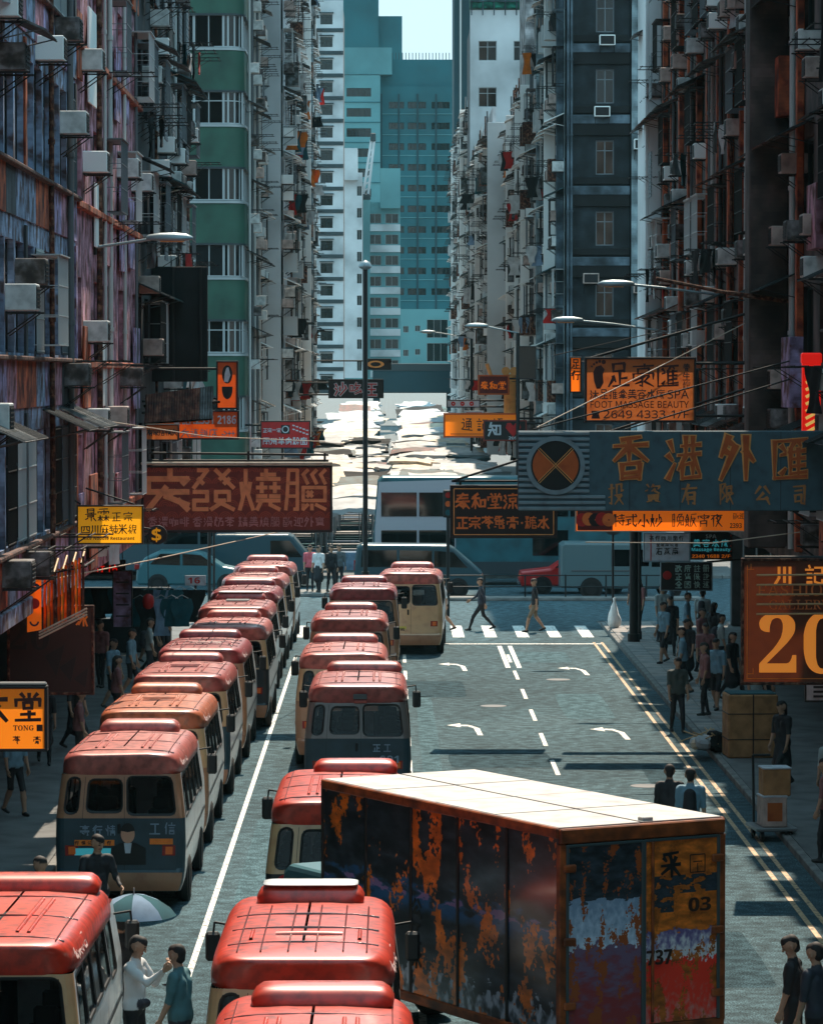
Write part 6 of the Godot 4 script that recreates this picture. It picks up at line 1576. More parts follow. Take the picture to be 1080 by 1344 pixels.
	for i in 7: put(c, "window", slab([V(0.4 + i * 1.48, 1.5), V(1.78 + i * 1.48, 1.5), V(1.78 + i * 1.48, 2.7), V(0.4 + i * 1.48, 2.7)], 1.21, 0.02), M.darkglass)
	# double-decker
	var d := side_vehicle("double_decker_bus", "double-decker bus with pale grey nose and teal side on the cross road", "bus", Vector3(10.4, 0, -146.2), PI, [V(0.0, 0.4), V(11.0, 0.35), V(11.1, 1.0), V(11.05, 2.3), V(10.9, 4.15), V(10.7, 4.32), V(0.2, 4.32), V(0.0, 4.1)], 2.45, M.ddteal, [], [2.2, 8.6], 0.48)
	put(d, "nose_panel", slab([V(7.8, 0.45), V(11.02, 0.45), V(11.0, 2.3), V(10.85, 4.12), V(7.8, 4.2)], -1.225, 0.012), M.ddgrey)
	put(d, "skirt", slab([V(0.1, 0.45), V(7.75, 0.45), V(7.75, 0.95), V(0.1, 0.95)], -1.225, 0.012), M.slate)
	for i in 7:
		var x := 0.35 + i * 1.5
		put(d, "upper_window", slab([V(x, 2.75), V(x + 1.4, 2.75), V(x + 1.4, 3.7), V(x, 3.7)], -1.24, 0.02), M.darkglass)
		if i == 2 or i == 5 or i == 6: put(d, "lower_window", slab([V(x, 1.2), V(x + 1.4, 1.2), V(x + 1.4, 2.2), V(x, 2.2)], -1.24, 0.02), M.darkglass)

# ------------------------------------------------------------------ box lorry
func peel_texture(w: int, h: int, seed_: int, kind: int) -> ImageTexture:
	# flaking orange paint over dark primer with sprayed bands that also paint in reflections of bare metal; kind 0 side, 1 first door, 2 second door
	var a := FastNoiseLite.new(); a.seed = seed_; a.frequency = 0.012; a.fractal_octaves = 5
	var b := FastNoiseLite.new(); b.seed = seed_ + 5; b.frequency = 0.03; b.fractal_octaves = 4
	var f := FastNoiseLite.new(); f.seed = seed_ + 9; f.frequency = 0.09; f.fractal_octaves = 3
	var im := Image.create(w, h, false, Image.FORMAT_RGB8)
	for y in h:
		var v := float(y) / h
		for x in w:
			var u := float(x) / w
			var edge := absf(fposmod(u * 5.0, 1.0) - 0.5) * 2.0 if kind == 0 else maxf(absf(u - 0.5), absf(v - 0.5)) * 2.0
			var n := a.get_noise_2d(x * 1.4, y * 0.6) + 0.35 * f.get_noise_2d(x, y) + 0.16 * (pow(edge, 6.0) - 0.25)
			var m := b.get_noise_2d(x * 0.5, y * 1.2)
			var g := f.get_noise_2d(x * 0.5, y * 0.35)
			var dark := Color(0.16, 0.19, 0.22) * (1.0 + 0.7 * m)
			var orange := Color(0.88, 0.46, 0.14) * (0.9 + 0.35 * m)
			var c := dark
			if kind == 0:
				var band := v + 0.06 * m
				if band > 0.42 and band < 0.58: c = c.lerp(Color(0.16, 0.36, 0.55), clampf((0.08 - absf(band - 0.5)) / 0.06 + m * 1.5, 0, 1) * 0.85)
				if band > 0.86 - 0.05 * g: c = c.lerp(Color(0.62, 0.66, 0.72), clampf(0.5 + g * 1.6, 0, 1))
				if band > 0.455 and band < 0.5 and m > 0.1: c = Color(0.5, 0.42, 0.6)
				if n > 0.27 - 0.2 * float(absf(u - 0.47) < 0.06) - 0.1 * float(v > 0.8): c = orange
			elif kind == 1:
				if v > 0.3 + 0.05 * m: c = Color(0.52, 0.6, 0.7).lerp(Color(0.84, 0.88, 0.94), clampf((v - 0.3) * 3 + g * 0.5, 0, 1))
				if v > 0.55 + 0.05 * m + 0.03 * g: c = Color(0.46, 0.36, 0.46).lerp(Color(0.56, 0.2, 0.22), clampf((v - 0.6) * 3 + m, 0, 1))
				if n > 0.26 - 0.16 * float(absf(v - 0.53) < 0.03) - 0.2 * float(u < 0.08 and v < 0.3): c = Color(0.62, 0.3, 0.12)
			else:
				c = orange
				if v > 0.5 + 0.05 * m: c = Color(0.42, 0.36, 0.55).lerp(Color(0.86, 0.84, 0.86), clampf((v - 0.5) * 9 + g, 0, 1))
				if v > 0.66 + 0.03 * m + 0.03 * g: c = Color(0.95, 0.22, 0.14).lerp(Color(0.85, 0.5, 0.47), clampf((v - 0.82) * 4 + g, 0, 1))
				if n > 0.24 - 0.15 * float(absf(v - 0.64) < 0.03): c = orange * 0.85
				if v > 0.2 and v < 0.3 + 0.1 * float(u < 0.4) and m + g * 0.3 > -0.12 and u > 0.1: c = dark
			im.set_pixel(x, y, c)
	im.generate_mipmaps()
	return ImageTexture.create_from_image(im)

func skin(tex: ImageTexture, rough: float, metal := 0.0) -> StandardMaterial3D:
	var m := StandardMaterial3D.new()
	m.albedo_texture = tex; m.roughness = rough; m.metallic = metal
	return m

func lorry() -> void:
	# rear left corner D and rear right corner C of the box as they stand on the road
	var D := Vector3(1.88, 0, -40.7)
	var ax := Vector3(0.878, 0, -0.478).normalized()          # along the rear, to the right
	var W := 2.2; var L := 5.7; var B := 0.92; var H := 3.27
	var t := thing("box_lorry", "box lorry with flaking orange and black painted body and white roof", "lorry", D, 0)
	t.transform = Transform3D(Basis(ax, Vector3.UP, ax.cross(Vector3.UP)), D)
	# local: x along the rear, z towards the viewer, box runs to -z
	var bw := MB.new()
	bw.box(Vector3(W / 2, (B + H) / 2, -L / 2 - 0.02), Vector3(W - 0.1, H - B - 0.06, L - 0.1))
	put(t, "box_body", bw.mesh(), M.black)
	# left side: five sheets between battens
	var sheets := 5
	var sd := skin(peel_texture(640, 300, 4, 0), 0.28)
	sd.clearcoat_enabled = true; sd.clearcoat = 0.5; sd.clearcoat_roughness = 0.15
	for i in sheets:
		var z0 := -L * i / sheets; var z1 := -L * (i + 1) / sheets
		var b := MB.new()
		b.quad(Vector3(0, B, z1), Vector3(0, B, z0), Vector3(0, H - 0.08, z0), Vector3(0, H - 0.08, z1))
		for k in 4: b.uv[k] = Vector2(1.0 - float(i) / sheets if k == 1 or k == 2 else 1.0 - float(i + 1) / sheets, 1.0 if k < 2 else 0.0)
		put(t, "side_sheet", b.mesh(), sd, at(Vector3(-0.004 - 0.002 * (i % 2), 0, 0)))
		put(t, "batten", boxm(Vector3(0.025, H - B - 0.1, 0.05), 0.006), M.lorrydark, at(Vector3(-0.012, (B + H) / 2 - 0.04, z1 + 0.02)))
	var sr := MB.new()
	sr.quad(Vector3(W, B, 0), Vector3(W, B, -L), Vector3(W, H - 0.08, -L), Vector3(W, H - 0.08, 0))
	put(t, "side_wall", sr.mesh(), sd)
	var fr := MB.new()
	fr.quad(Vector3(W, B, -L), Vector3(0, B, -L), Vector3(0, H - 0.08, -L), Vector3(W, H - 0.08, -L))
	put(t, "front_wall", fr.mesh(), M.lorrydark)
	# roof of sheets with narrow gaps, rail all round
	for i in 4:
		for j in 2:
			put(t, "roof_sheet", boxm(Vector3(W / 2 - 0.035, 0.02, L / 4 - 0.035), 0.004), M.lorrywhite, at(Vector3(W * (0.25 + 0.5 * j), H + 0.012 * (j * 0.3 + (i % 2) * 0.2), -L * (i + 0.5) / 4)))
	put(t, "roof_seam", boxm(Vector3(W - 0.1, 0.015, L - 0.1)), M.rusty, at(Vector3(W / 2, H - 0.012, -L / 2)))
	put(t, "roof_rail", boxm(Vector3(0.06, 0.12, L), 0.015), M.lorryorange, at(Vector3(0.0, H - 0.055, -L / 2)))
	put(t, "roof_rail", boxm(Vector3(0.06, 0.12, L), 0.015), M.lorryorange, at(Vector3(W, H - 0.055, -L / 2)))
	put(t, "roof_rail", boxm(Vector3(W, 0.17, 0.07), 0.015), M.lorryorange, at(Vector3(W / 2, H - 0.09, 0.02)))
	put(t, "roof_bracket", boxm(Vector3(0.14, 0.05, 0.12), 0.01), M.lorrywhite, at(Vector3(W * 0.55, H + 0.03, -0.1)))
	put(t, "sill", boxm(Vector3(0.08, 0.12, L), 0.015), M.lorryorange, at(Vector3(0.0, B - 0.05, -L / 2)))
	# door frame
	for x in [0.035, W - 0.035]: put(t, "corner_post", boxm(Vector3(0.09, H - B - 0.2, 0.09), 0.012), M.lorryorange, at(Vector3(x, (B + H) / 2 - 0.08, 0.0)))
	put(t, "rear_sill", boxm(Vector3(W, 0.14, 0.09), 0.015), M.lorryorange, at(Vector3(W / 2, B - 0.02, 0.0)))
	# two leaves with frame, locking bars and hinges
	for i in 2:
		var x0 := 0.09 + i * (W / 2 - 0.08); var x1 := x0 + W / 2 - 0.1
		var d := node(t, "rear_door", at(Vector3(0, 0, 0.03)))
		var b := MB.new()
		b.quad(Vector3(x0, B + 0.06, 0), Vector3(x1, B + 0.06, 0), Vector3(x1, H - 0.2, 0), Vector3(x0, H - 0.2, 0))
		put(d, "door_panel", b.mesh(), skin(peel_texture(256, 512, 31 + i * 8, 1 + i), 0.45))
		for e in [x0, x1]: put(d, "door_edge", boxm(Vector3(0.035, H - B - 0.24, 0.03), 0.006), M.lorryedge, at(Vector3(e, (B + H) / 2 - 0.07, 0.012)))
		put(d, "door_edge", boxm(Vector3(x1 - x0, 0.03, 0.03), 0.006), M.lorryedge, at(Vector3((x0 + x1) / 2, H - 0.2, 0.012)))
		for y in [B + 0.35, (B + H) / 2 - 0.1, H - 0.45]:
			put(d, "hinge", boxm(Vector3(0.16, 0.09, 0.05), 0.015), M.lorryorange, at(Vector3(x0 + 0.02 if i == 0 else x1 - 0.02, y, 0.03)))
		if i == 1:
			var bar := MB.new()
			bar.cyl(Vector3(x0 + 0.1, B + 0.08, 0.03), Vector3(x0 + 0.1, H - 0.22, 0.03), 0.018, 0.018, 8)
			put(d, "locking_bar", bar.mesh(), M.lorryorange)
			write(d, "painted_character", "采", x0 + 0.24, H - 0.62, 0.26, 0.3, M.black, 0.004, 0.075, 0.003, 0.8)
			var seal := MB.new()
			for q in [[0.0, 0.1, 0.2, 0.012], [0.0, -0.1, 0.2, 0.012], [0.1, 0.0, 0.012, 0.2], [-0.1, 0.0, 0.012, 0.2], [0.0, 0.02, 0.12, 0.012], [0.0, -0.05, 0.012, 0.1]]: seal.box(Vector3(x0 + 0.72 + q[0], H - 0.5 + q[1], 0.005), Vector3(q[2], q[3], 0.004))
			put(d, "painted_seal", seal.mesh(), M.lorrybrown)
			roman(d, "painted_number", "03", x0 + 0.6, H - 1.05, 0.16, M.lorrybrown, 0.006, 0.3)
			roman(d, "painted_number", "737", x0 + 0.02, H - 1.62, 0.17, M.lorrybrown, 0.03, 0.34)
	write_down_side(t)
	# chassis, wheels, cab
	put(t, "chassis", boxm(Vector3(0.9, 0.25, L + 1.4), 0.02), M.black, at(Vector3(W / 2, 0.72, -L / 2 - 0.7)))
	for z in [-1.4, -6.6]:
		for x in [0.14, W - 0.14]: add_wheel(t, Vector3(x, 0.4, z), 0.4, 0.26)
	put(t, "mudguard", boxm(Vector3(0.3, 0.4, 0.03), 0.005), M.black, at(Vector3(0.14, 0.62, -0.85)))
	var cab := MB.new()
	prof(cab, [V(0, 0.55), V(1.55, 0.5), V(1.6, 1.1), V(1.35, 1.95), V(1.2, 2.04), V(0.05, 2.04)], W - 0.35, 0.08)
	var cb := put(t, "cab", cab.mesh(), M.tealpaint, Transform3D(Basis(Vector3(0, 0, -1), Vector3.UP, Vector3(1, 0, 0)), Vector3(W / 2, 0, -L - 0.12)))
	put(cb, "cab_window", slab([V(0.3, 1.3), V(1.2, 1.3), V(1.05, 1.85), V(0.3, 1.85)], (W - 0.35) / 2 + 0.006, 0.01), M.darkglass)
	put(cb, "cab_window", slab([V(0.3, 1.3), V(1.2, 1.3), V(1.05, 1.85), V(0.3, 1.85)], -(W - 0.35) / 2 + 0.004, 0.01), M.darkglass)
	var ma := put(t, "mirror_arm", tube_mesh([Vector3(0.2, 1.7, -L - 1.2), Vector3(-0.12, 1.75, -L - 1.25), Vector3(-0.12, 1.5, -L - 1.25)], 0.015), M.black)
	put(ma, "mirror", boxm(Vector3(0.2, 0.3, 0.06), 0.02), M.black, at(Vector3(-0.12, 1.5, -L - 1.25)))

func write_down_side(t: Node3D) -> void:
	# small painted mark on the second side sheet from the front
	var b := MB.new()
	for i in 3: glyph(b, "公工木"[i], 0.0, -i * 0.3, 0.2, 0.24, 0.016, 0.004, 0.3)
	put(t, "painted_lettering", b.mesh(), M.black, Transform3D(Basis(Vector3(0, 0, 1), Vector3.UP, Vector3(-1, 0, 0)), Vector3(-0.012, 1.85, -3.35)))

# ------------------------------------------------------------------ buildings
# A front is laid out in its own axes: u along it, y up, outward +z. place(P, turn): turn 0 faces the viewer (+z), PI/2 faces +x, -PI/2 faces -x.
func window_set(w: float, h: float, cols: int, rows: int, rail: float) -> Array:
	var key := "win%.2f %.2f %d %d %.2f" % [w, h, cols, rows, rail]
	if meshes.has(key): return meshes[key]
	var f := MB.new()
	var t := 0.05
	f.box(Vector3(0, -h / 2 + t / 2, 0), Vector3(w, t, 0.06)); f.box(Vector3(0, h / 2 - t / 2, 0), Vector3(w, t, 0.06))
	for s in [-1, 1]: f.box(Vector3(s * (w / 2 - t / 2), 0, 0), Vector3(t, h - 2 * t, 0.06))
	for i in range(1, cols): f.box(Vector3(-w / 2 + w * i / cols, 0, 0), Vector3(t * 0.9, h - 2 * t, 0.05))
	if rows > 1: f.box(Vector3(0, -h / 2 + h * rail, 0.002), Vector3(w - 2 * t, t * 0.8, 0.05))
	var p := MB.new()
	p.box(Vector3.ZERO, Vector3(w / cols - t, h - 2 * t, 0.012))
	meshes[key] = [f.mesh(), p.mesh()]
	return meshes[key]

func add_window(b: Node, p: Vector3, turn: float, w: float, h: float, cols: int, rows: int, frame: Material, panes: bool, rail := 0.7) -> void:
	var ws := window_set(w, h, cols, rows, rail)
	var o := put(b, "window", ws[0], frame, at(p, turn))
	if panes:
		for i in cols: put(o, "pane", ws[1], M.glass if rng.randf() < 0.75 else M.glass2, at(Vector3(-w / 2 + w * (i + 0.5) / cols, 0, -0.012 - 0.004 * (i % 2))))

func wall_mesh(W: float, floors: int, fh: float, y0: float, cells: Array, dep: float, top := 1.2) -> ArrayMesh:
	# cells: [u0, u1, wu0, wu1, sill, head] of one storey; the wall has real openings with reveals
	var b := MB.new()
	for f in floors:
		var y := y0 + f * fh
		for c in cells:
			var s: float = y + c[4]; var h: float = y + c[5]
			if c[3] <= c[2]:
				b.quad(Vector3(c[0], y, 0), Vector3(c[1], y, 0), Vector3(c[1], y + fh, 0), Vector3(c[0], y + fh, 0))
				continue
			b.quad(Vector3(c[0], y, 0), Vector3(c[1], y, 0), Vector3(c[1], s, 0), Vector3(c[0], s, 0))
			b.quad(Vector3(c[0], h, 0), Vector3(c[1], h, 0), Vector3(c[1], y + fh, 0), Vector3(c[0], y + fh, 0))
			b.quad(Vector3(c[0], s, 0), Vector3(c[2], s, 0), Vector3(c[2], h, 0), Vector3(c[0], h, 0))
			b.quad(Vector3(c[3], s, 0), Vector3(c[1], s, 0), Vector3(c[1], h, 0), Vector3(c[3], h, 0))
			var e := Vector3(0, 0, -dep)
			var q := [Vector3(c[2], s, 0), Vector3(c[3], s, 0), Vector3(c[3], h, 0), Vector3(c[2], h, 0)]
			b.quad(q[0], q[1], q[1] + e, q[0] + e); b.quad(q[2], q[3], q[3] + e, q[2] + e)
			b.quad(q[1], q[2], q[2] + e, q[1] + e); b.quad(q[3], q[0], q[0] + e, q[3] + e)
	var yt := y0 + floors * fh
	b.box(Vector3(W / 2, yt + top / 2, -0.1), Vector3(W, top, 0.2))
	return b.mesh()

func core(b: Node, W: float, D: float, y0: float, y1: float, dep: float, material: Material) -> void:
	# the rooms behind the front: a solid block set back behind the reveals
	var m := MB.new()
	m.box(Vector3(W / 2, (y0 + y1) / 2, -dep - 0.03 - D / 2), Vector3(W - 0.02, y1 - y0, D))
	put(b, "rear_block", m.mesh(), material)

func cells(W: float, n: int, ww: float, sill: float, head: float, jitter := 0.0) -> Array:
	var o := []
	for i in n:
		var u0 := W * i / n; var u1 := W * (i + 1) / n
		var m := (u0 + u1) / 2
		o.append([u0, u1, m - ww / 2, m + ww / 2, sill, head])
	return o

func kit() -> void:
	# shared fittings; outward is +z, the wall is at z = 0
	var b := MB.new()
	b.bbox(Vector3(0, 0, 0.2), Vector3(0.64, 0.42, 0.56), 0.015)
	meshes.ac = b.mesh()
	b = MB.new()
	b.box(Vector3(0, 0, 0.483), Vector3(0.56, 0.34, 0.01))
	for i in 5: b.box(Vector3(0, -0.13 + 0.065 * i, 0.492), Vector3(0.54, 0.018, 0.012))
	meshes.ac_grille = b.mesh()
	b = MB.new()
	for s in [-0.28, 0.28]:
		b.box(Vector3(s, -0.24, 0.25), Vector3(0.03, 0.03, 0.6))
		b.cyl(Vector3(s, -0.24, 0.5), Vector3(s, -0.6, 0.0), 0.012, 0.012, 5)
	b.box(Vector3(0, -0.25, 0.03), Vector3(0.6, 0.03, 0.03))
	meshes.ac_bracket = b.mesh()
	for k in 3:
		b = MB.new()
		var w: float = [1.5, 2.0, 2.8][k]
		var bs := Basis(Vector3.RIGHT, 0.42)
		b.box(Vector3(0, -0.16, 0.4), Vector3(w, 0.02, 0.9), bs)
		for i in int(w / 0.14): b.box(Vector3(-w / 2 + 0.07 + i * 0.14, -0.145, 0.405), Vector3(0.03, 0.02, 0.88), bs)
		for s in [-0.45, 0.45]: b.cyl(Vector3(s * w, -0.32, 0.76), Vector3(s * w, -0.5, 0.0), 0.012, 0.012, 5)
		meshes["awning%d" % k] = b.mesh()
		b = MB.new()
		var cw := w * 0.9; var ch := 1.5; var cd := 0.42
		for i in int(cw / 0.13) + 1:
			var x := -cw / 2 + cw * i / int(cw / 0.13)
			b.box(Vector3(x, 0, cd), Vector3(0.016, ch, 0.016)); b.box(Vector3(x, -ch / 2, cd / 2), Vector3(0.014, 0.014, cd))
		for y in [-0.5, -0.17, 0.17, 0.5]: b.box(Vector3(0, y * ch, cd), Vector3(cw, 0.02, 0.02))
		for s in [-0.5, 0.5]:
			for i in 4: b.box(Vector3(s * cw, -ch / 2 + ch * i / 3.0, cd / 2), Vector3(0.014, 0.014, cd))
		b.box(Vector3(0, ch / 2 + 0.02, cd / 2), Vector3(cw + 0.06, 0.02, cd + 0.08))
		meshes["cage%d" % k] = b.mesh()
	b = MB.new()
	for s in [-0.55, 0.55]:
		b.box(Vector3(s, 0, 0.55), Vector3(0.025, 0.025, 1.1)); b.cyl(Vector3(s, 0, 0.7), Vector3(s, -0.45, 0.0), 0.01, 0.01, 5)
	for i in 4: b.box(Vector3(0, 0.015, 0.25 + 0.26 * i), Vector3(1.3, 0.018, 0.018))
	meshes.rack = b.mesh()
	b = MB.new()
	for i in 8: b.box(Vector3(-0.6 + i * 0.171, 0, 0), Vector3(0.016, 1.78, 0.016))
	for y in [-0.85, -0.3, 0.3, 0.85]: b.box(Vector3(0, y, 0.004), Vector3(1.28, 0.02, 0.016))
	meshes.bars = b.mesh()
	b = MB.new()
	for i in 12: b.box(Vector3(0, 0.33 - 0.06 * i, 0.1 + 0.004 * (i % 2)), Vector3(0.9, 0.05, 0.03))
	meshes.louvre = b.mesh()
	b = MB.new()
	b.box(Vector3(0, 0, 0.3), Vector3(0.9, 0.06, 0.7)); b.box(Vector3(0, 0.45, 0.62), Vector3(0.9, 0.85, 0.04))
	for s in [-0.43, 0.43]: b.box(Vector3(s, 0.45, 0.3), Vector3(0.04, 0.85, 0.62))
	meshes.planter = b.mesh()
	for k in 4:
		b = MB.new()
		var rows := []
		for i in 7:
			var row := []
			for j in 6:
				var x = (j / 5.0 - 0.5) * [0.5, 0.7, 0.4, 0.9][k] * (1.0 + 0.25 * sin(i * 0.9 + k))
				row.append(Vector3(x, -i / 6.0 * [0.75, 0.9, 1.0, 0.6][k], 0.03 * sin(j * 2.1 + i * 0.8 + k * 2) + 0.02))
			rows.append(row)
		rows.reverse()
		b.grid(rows)
		var back := []
		for r in rows:
			var row := []
			for p in r: row.append(p - Vector3(0, 0, 0.012))
			row.reverse()
			back.append(row)
		b.grid(back)
		meshes["cloth%d" % k] = b.mesh()

func add_ac(b: Node3D, p: Vector3, turn: float) -> void:
	var o := put(b, "air_conditioner", meshes.ac, [M.cleanwhite, M.acwhite, M.accream, M.acdirty][rng.randi() % 4], at(p, turn))
	put(o, "grille", meshes.ac_grille, M.acdark)
	put(o, "bracket", meshes.ac_bracket, M.iron)

func pipe(b: Node, x: float, y0: float, y1: float, z: float, r: float, m: Material) -> void:
	var q := MB.new()
	q.cyl(Vector3(x, y0, z), Vector3(x, y1, z), r, r, 7)
	var y := y0 + 1.5
	while y < y1:
		q.cyl(Vector3(x, y, z), Vector3(x, y + 0.09, z), r * 1.35, r * 1.35, 7); y += 3.1
	put(b, "drainpipe", q.mesh(), m)

func laundry_at(b: Node3D, local: Vector3, turn: float, who: String) -> void:
	# garment hung on a rack: its own thing
	var k := rng.randi() % 4
	var cl := [["white", M.clothwhite], ["black", M.clothblack], ["orange", M.clothorange], ["red", M.clothred], ["teal", M.clothteal], ["pale blue", M.clothblue]]
	var q: Array = cl[[0, 0, 0, 1, 1, 1, 2, 3, 4, 5][rng.randi() % 10]]
	var o := put(self, "laundry", meshes["cloth%d" % k], q[1], b.transform * at(local, turn))
	tag(o, "%s %s drying on a pole outside %s" % [q[0], ["shirt", "towel", "trousers", "sheet"][k], who], "laundry", "%s %s drying outside %s" % [q[0], ["shirts", "towels", "trousers", "sheets"][k], who])

func clutter(b: Node3D, W: float, floors: int, fh: float, y0: float, cs: Array, o: Dictionary) -> void:
	# fittings on a front; o: chance of each; z = 0 is the wall
	var who: String = o.get("who", "the flats")
	for f in floors:
		for i in cs.size():
			var c: Array = cs[i]
			var m: float = (c[2] + c[3]) / 2; var ww: float = c[3] - c[2]
			var y := y0 + f * fh
			var s: float = y + c[4]; var h: float = y + c[5]
			var k := 0 if ww < 1.3 else 1 if ww < 2.1 else 2
			if rng.randf() < o.get("cage", 0.0): put(b, "window_cage", meshes["cage%d" % k], [M.iron, M.cagegrey, M.cagewhite][rng.randi() % 3], at(Vector3(m, (s + h) / 2, 0)))
			if rng.randf() < o.get("awning", 0.0): put(b, "awning", meshes["awning%d" % k], [M.awngrey, M.awndark, M.awnteal, M.awnrust, M.awnwhite][rng.randi() % 5] if not o.has("awn") else o.awn[rng.randi() % o.awn.size()], at(Vector3(m, h + 0.3, 0)))
			if rng.randf() < o.get("ac", 0.0):
				add_ac(b, Vector3(m + rng.randf_range(-0.3, 0.3) * ww, s - 0.35 if rng.randf() < 0.6 else h + 0.3, 0), 0)
			if rng.randf() < o.get("ac2", 0.0): add_ac(b, Vector3(c[0] + 0.4, (s + h) / 2 + rng.randf_range(-0.5, 0.5), 0), 0)
			if rng.randf() < o.get("rack", 0.0):
				put(b, "drying_rack", meshes.rack, M.iron, at(Vector3(m, s - 0.1, 0)))
				if rng.randf() < o.get("wash", 0.0):
					for q in 1 + rng.randi() % 3: laundry_at(b, Vector3(m + rng.randf_range(-0.4, 0.4), s - 0.1, 0.3 + 0.25 * q), rng.randf_range(-0.3, 0.3) + o.get("washturn", 0.0), who)
			if rng.randf() < o.get("planter", 0.0): put(b, "balcony_box", meshes.planter, [M.cagewhite, M.awngrey, M.rusty][rng.randi() % 3], at(Vector3(m, s - 0.9, 0)))
	for i in int(o.get("pipes", 0)):
		var x := rng.randf_range(0.3, W - 0.3)
		pipe(b, x, y0, y0 + (floors + 0.5) * fh, 0.09, rng.randf_range(0.04, 0.07), [M.pipegrey, M.pipewhite, M.rusty][rng.randi() % 3])

func tenement(label: String, P: Vector3, turn: float, W: float, floors: int, fh: float, y0: float, cs: Array, wall: Material, o: Dictionary) -> Node3D:
	var b := thing("apartment_building", label, "building", P, turn)
	var dep: float = o.get("dep", 0.16)
	put(b, "wall", wall_mesh(W, floors, fh, y0, cs, dep), wall)
	core(b, W, o.get("D", 8.0), o.get("core_y", y0), y0 + floors * fh, dep, o.get("core", M.dim))
	var vis: int = mini(floors, o.get("vis", 99))
	for f in floors:
		for c in cs:
			if c[3] <= c[2]: continue
			if f >= vis:
				put(b, "window", boxm(Vector3(c[3] - c[2], c[5] - c[4], 0.03)), M.glass, at(Vector3((c[2] + c[3]) / 2, y0 + f * fh + (c[4] + c[5]) / 2, -dep + 0.03)))
				continue
			add_window(b, Vector3((c[2] + c[3]) / 2, y0 + f * fh + (c[4] + c[5]) / 2, -dep + 0.03), 0, c[3] - c[2], c[5] - c[4], o.get("wc", 2), o.get("wr", 1), o.get("frame", M.alu), o.get("panes", true), o.get("rail", 0.7))
	if o.get("bands", 0.0) > 0.0:
		for f in floors: put(b, "ledge", boxm(Vector3(W, o.bands, 0.14), 0.02), o.get("band_m", wall), at(Vector3(W / 2, y0 + f * fh + o.get("band_y", 0.3), 0.068)))
	if o.get("piers", 0) > 0:
		for i in o.piers + 1: put(b, "pier", boxm(Vector3(0.3, floors * fh, 0.16), 0.02), o.get("pier_m", wall), at(Vector3(clampf(W * i / o.piers, 0.16, W - 0.16), y0 + floors * fh / 2, 0.083)))
	clutter(b, W, vis, fh, y0, cs, o)
	return b

func arcade(b: Node3D, W: float, y0: float, depth: float, wall: Material, shops: Array) -> void:
	# recessed ground floor under the overhanging storeys: slab, back wall with shop openings, posts at the kerb
	put(b, "overhang_slab", boxm(Vector3(W, 0.3, depth + 0.1), 0.02), wall, at(Vector3(W / 2, y0 - 0.16, -depth / 2)))
	var n := int(W / 4.2)
	for i in n:
		var u0 := W * i / n; var u1 := W * (i + 1) / n
		put(b, "shop_pier", boxm(Vector3(0.45, y0 - 0.3, 0.4), 0.02), M.shoptile, at(Vector3(u0 + 0.23, (y0 - 0.3) / 2, -depth + 0.2)))
		put(b, "shop_floor", boxm(Vector3(u1 - u0, 0.04, 2.6)), M.shoptile, at(Vector3((u0 + u1) / 2, 0.15, -depth - 1.2)))
		put(b, "shop_back", boxm(Vector3(u1 - u0 - 0.1, y0 - 0.4, 0.1)), M.dim, at(Vector3((u0 + u1) / 2, y0 / 2, -depth - 2.5)))
		var sg := put(b, "shop_fascia", boxm(Vector3(u1 - u0 - 0.1, 0.7, 0.16), 0.02), shops[i % shops.size()], at(Vector3((u0 + u1) / 2, y0 - 1.1, -depth + 0.12)))
		sg.set_meta("label", "plain shop fascia board")
		# shelves and goods
		for k in 3: put(b, "shop_shelf", boxm(Vector3(u1 - u0 - 0.8, 0.05, 0.5), 0.01), M.shelf, at(Vector3((u0 + u1) / 2, 0.7 + 0.6 * k, -depth - 0.6)))
		for k in 8:
			var cm: Material = [M.clothwhite, M.clothblack, M.clothteal, M.clothred, M.clothblue, M.cardboard][rng.randi() % 6]
			put(b, "shop_goods", boxm(Vector3(0.34, 0.4, 0.3), 0.03), cm, at(Vector3(u0 + 0.7 + (u1 - u0 - 1.4) * rng.randf(), 0.93 + 0.6 * (k % 3), -depth - 0.6)))

# a front that turns a round corner: horizontal bands along a plan path
func path_band(path: Array, y0: float, y1: float, off := 0.0) -> ArrayMesh:
	var mb := MB.new()
	var lo := []; var hi := []
	for i in path.size():
		var a: Vector3 = path[maxi(i - 1, 0)]; var b: Vector3 = path[mini(i + 1, path.size() - 1)]
		var d := (b - a).normalized()
		var nrm := Vector3(-d.z, 0, d.x)
		var p: Vector3 = path[i] + nrm * off
		lo.append(p + Vector3(0, y0, 0)); hi.append(p + Vector3(0, y1, 0))
	mb.grid([lo, hi])
	var top := []; var top2 := []
	var bot := []; var bot2 := []
	for i in path.size():
		top.append(hi[i]); top2.append((path[i] as Vector3) * 0.999 + Vector3(0, y1, 0) + (Vector3(path[0].x, 0, path[-1].z) - (path[i] as Vector3)).normalized() * 0.35)
		bot.append((path[i] as Vector3) * 0.999 + Vector3(0, y0, 0) + (Vector3(path[0].x, 0, path[-1].z) - (path[i] as Vector3)).normalized() * 0.35); bot2.append(lo[i])
	mb.grid([top, top2]); mb.grid([bot, bot2])
	return mb.mesh()

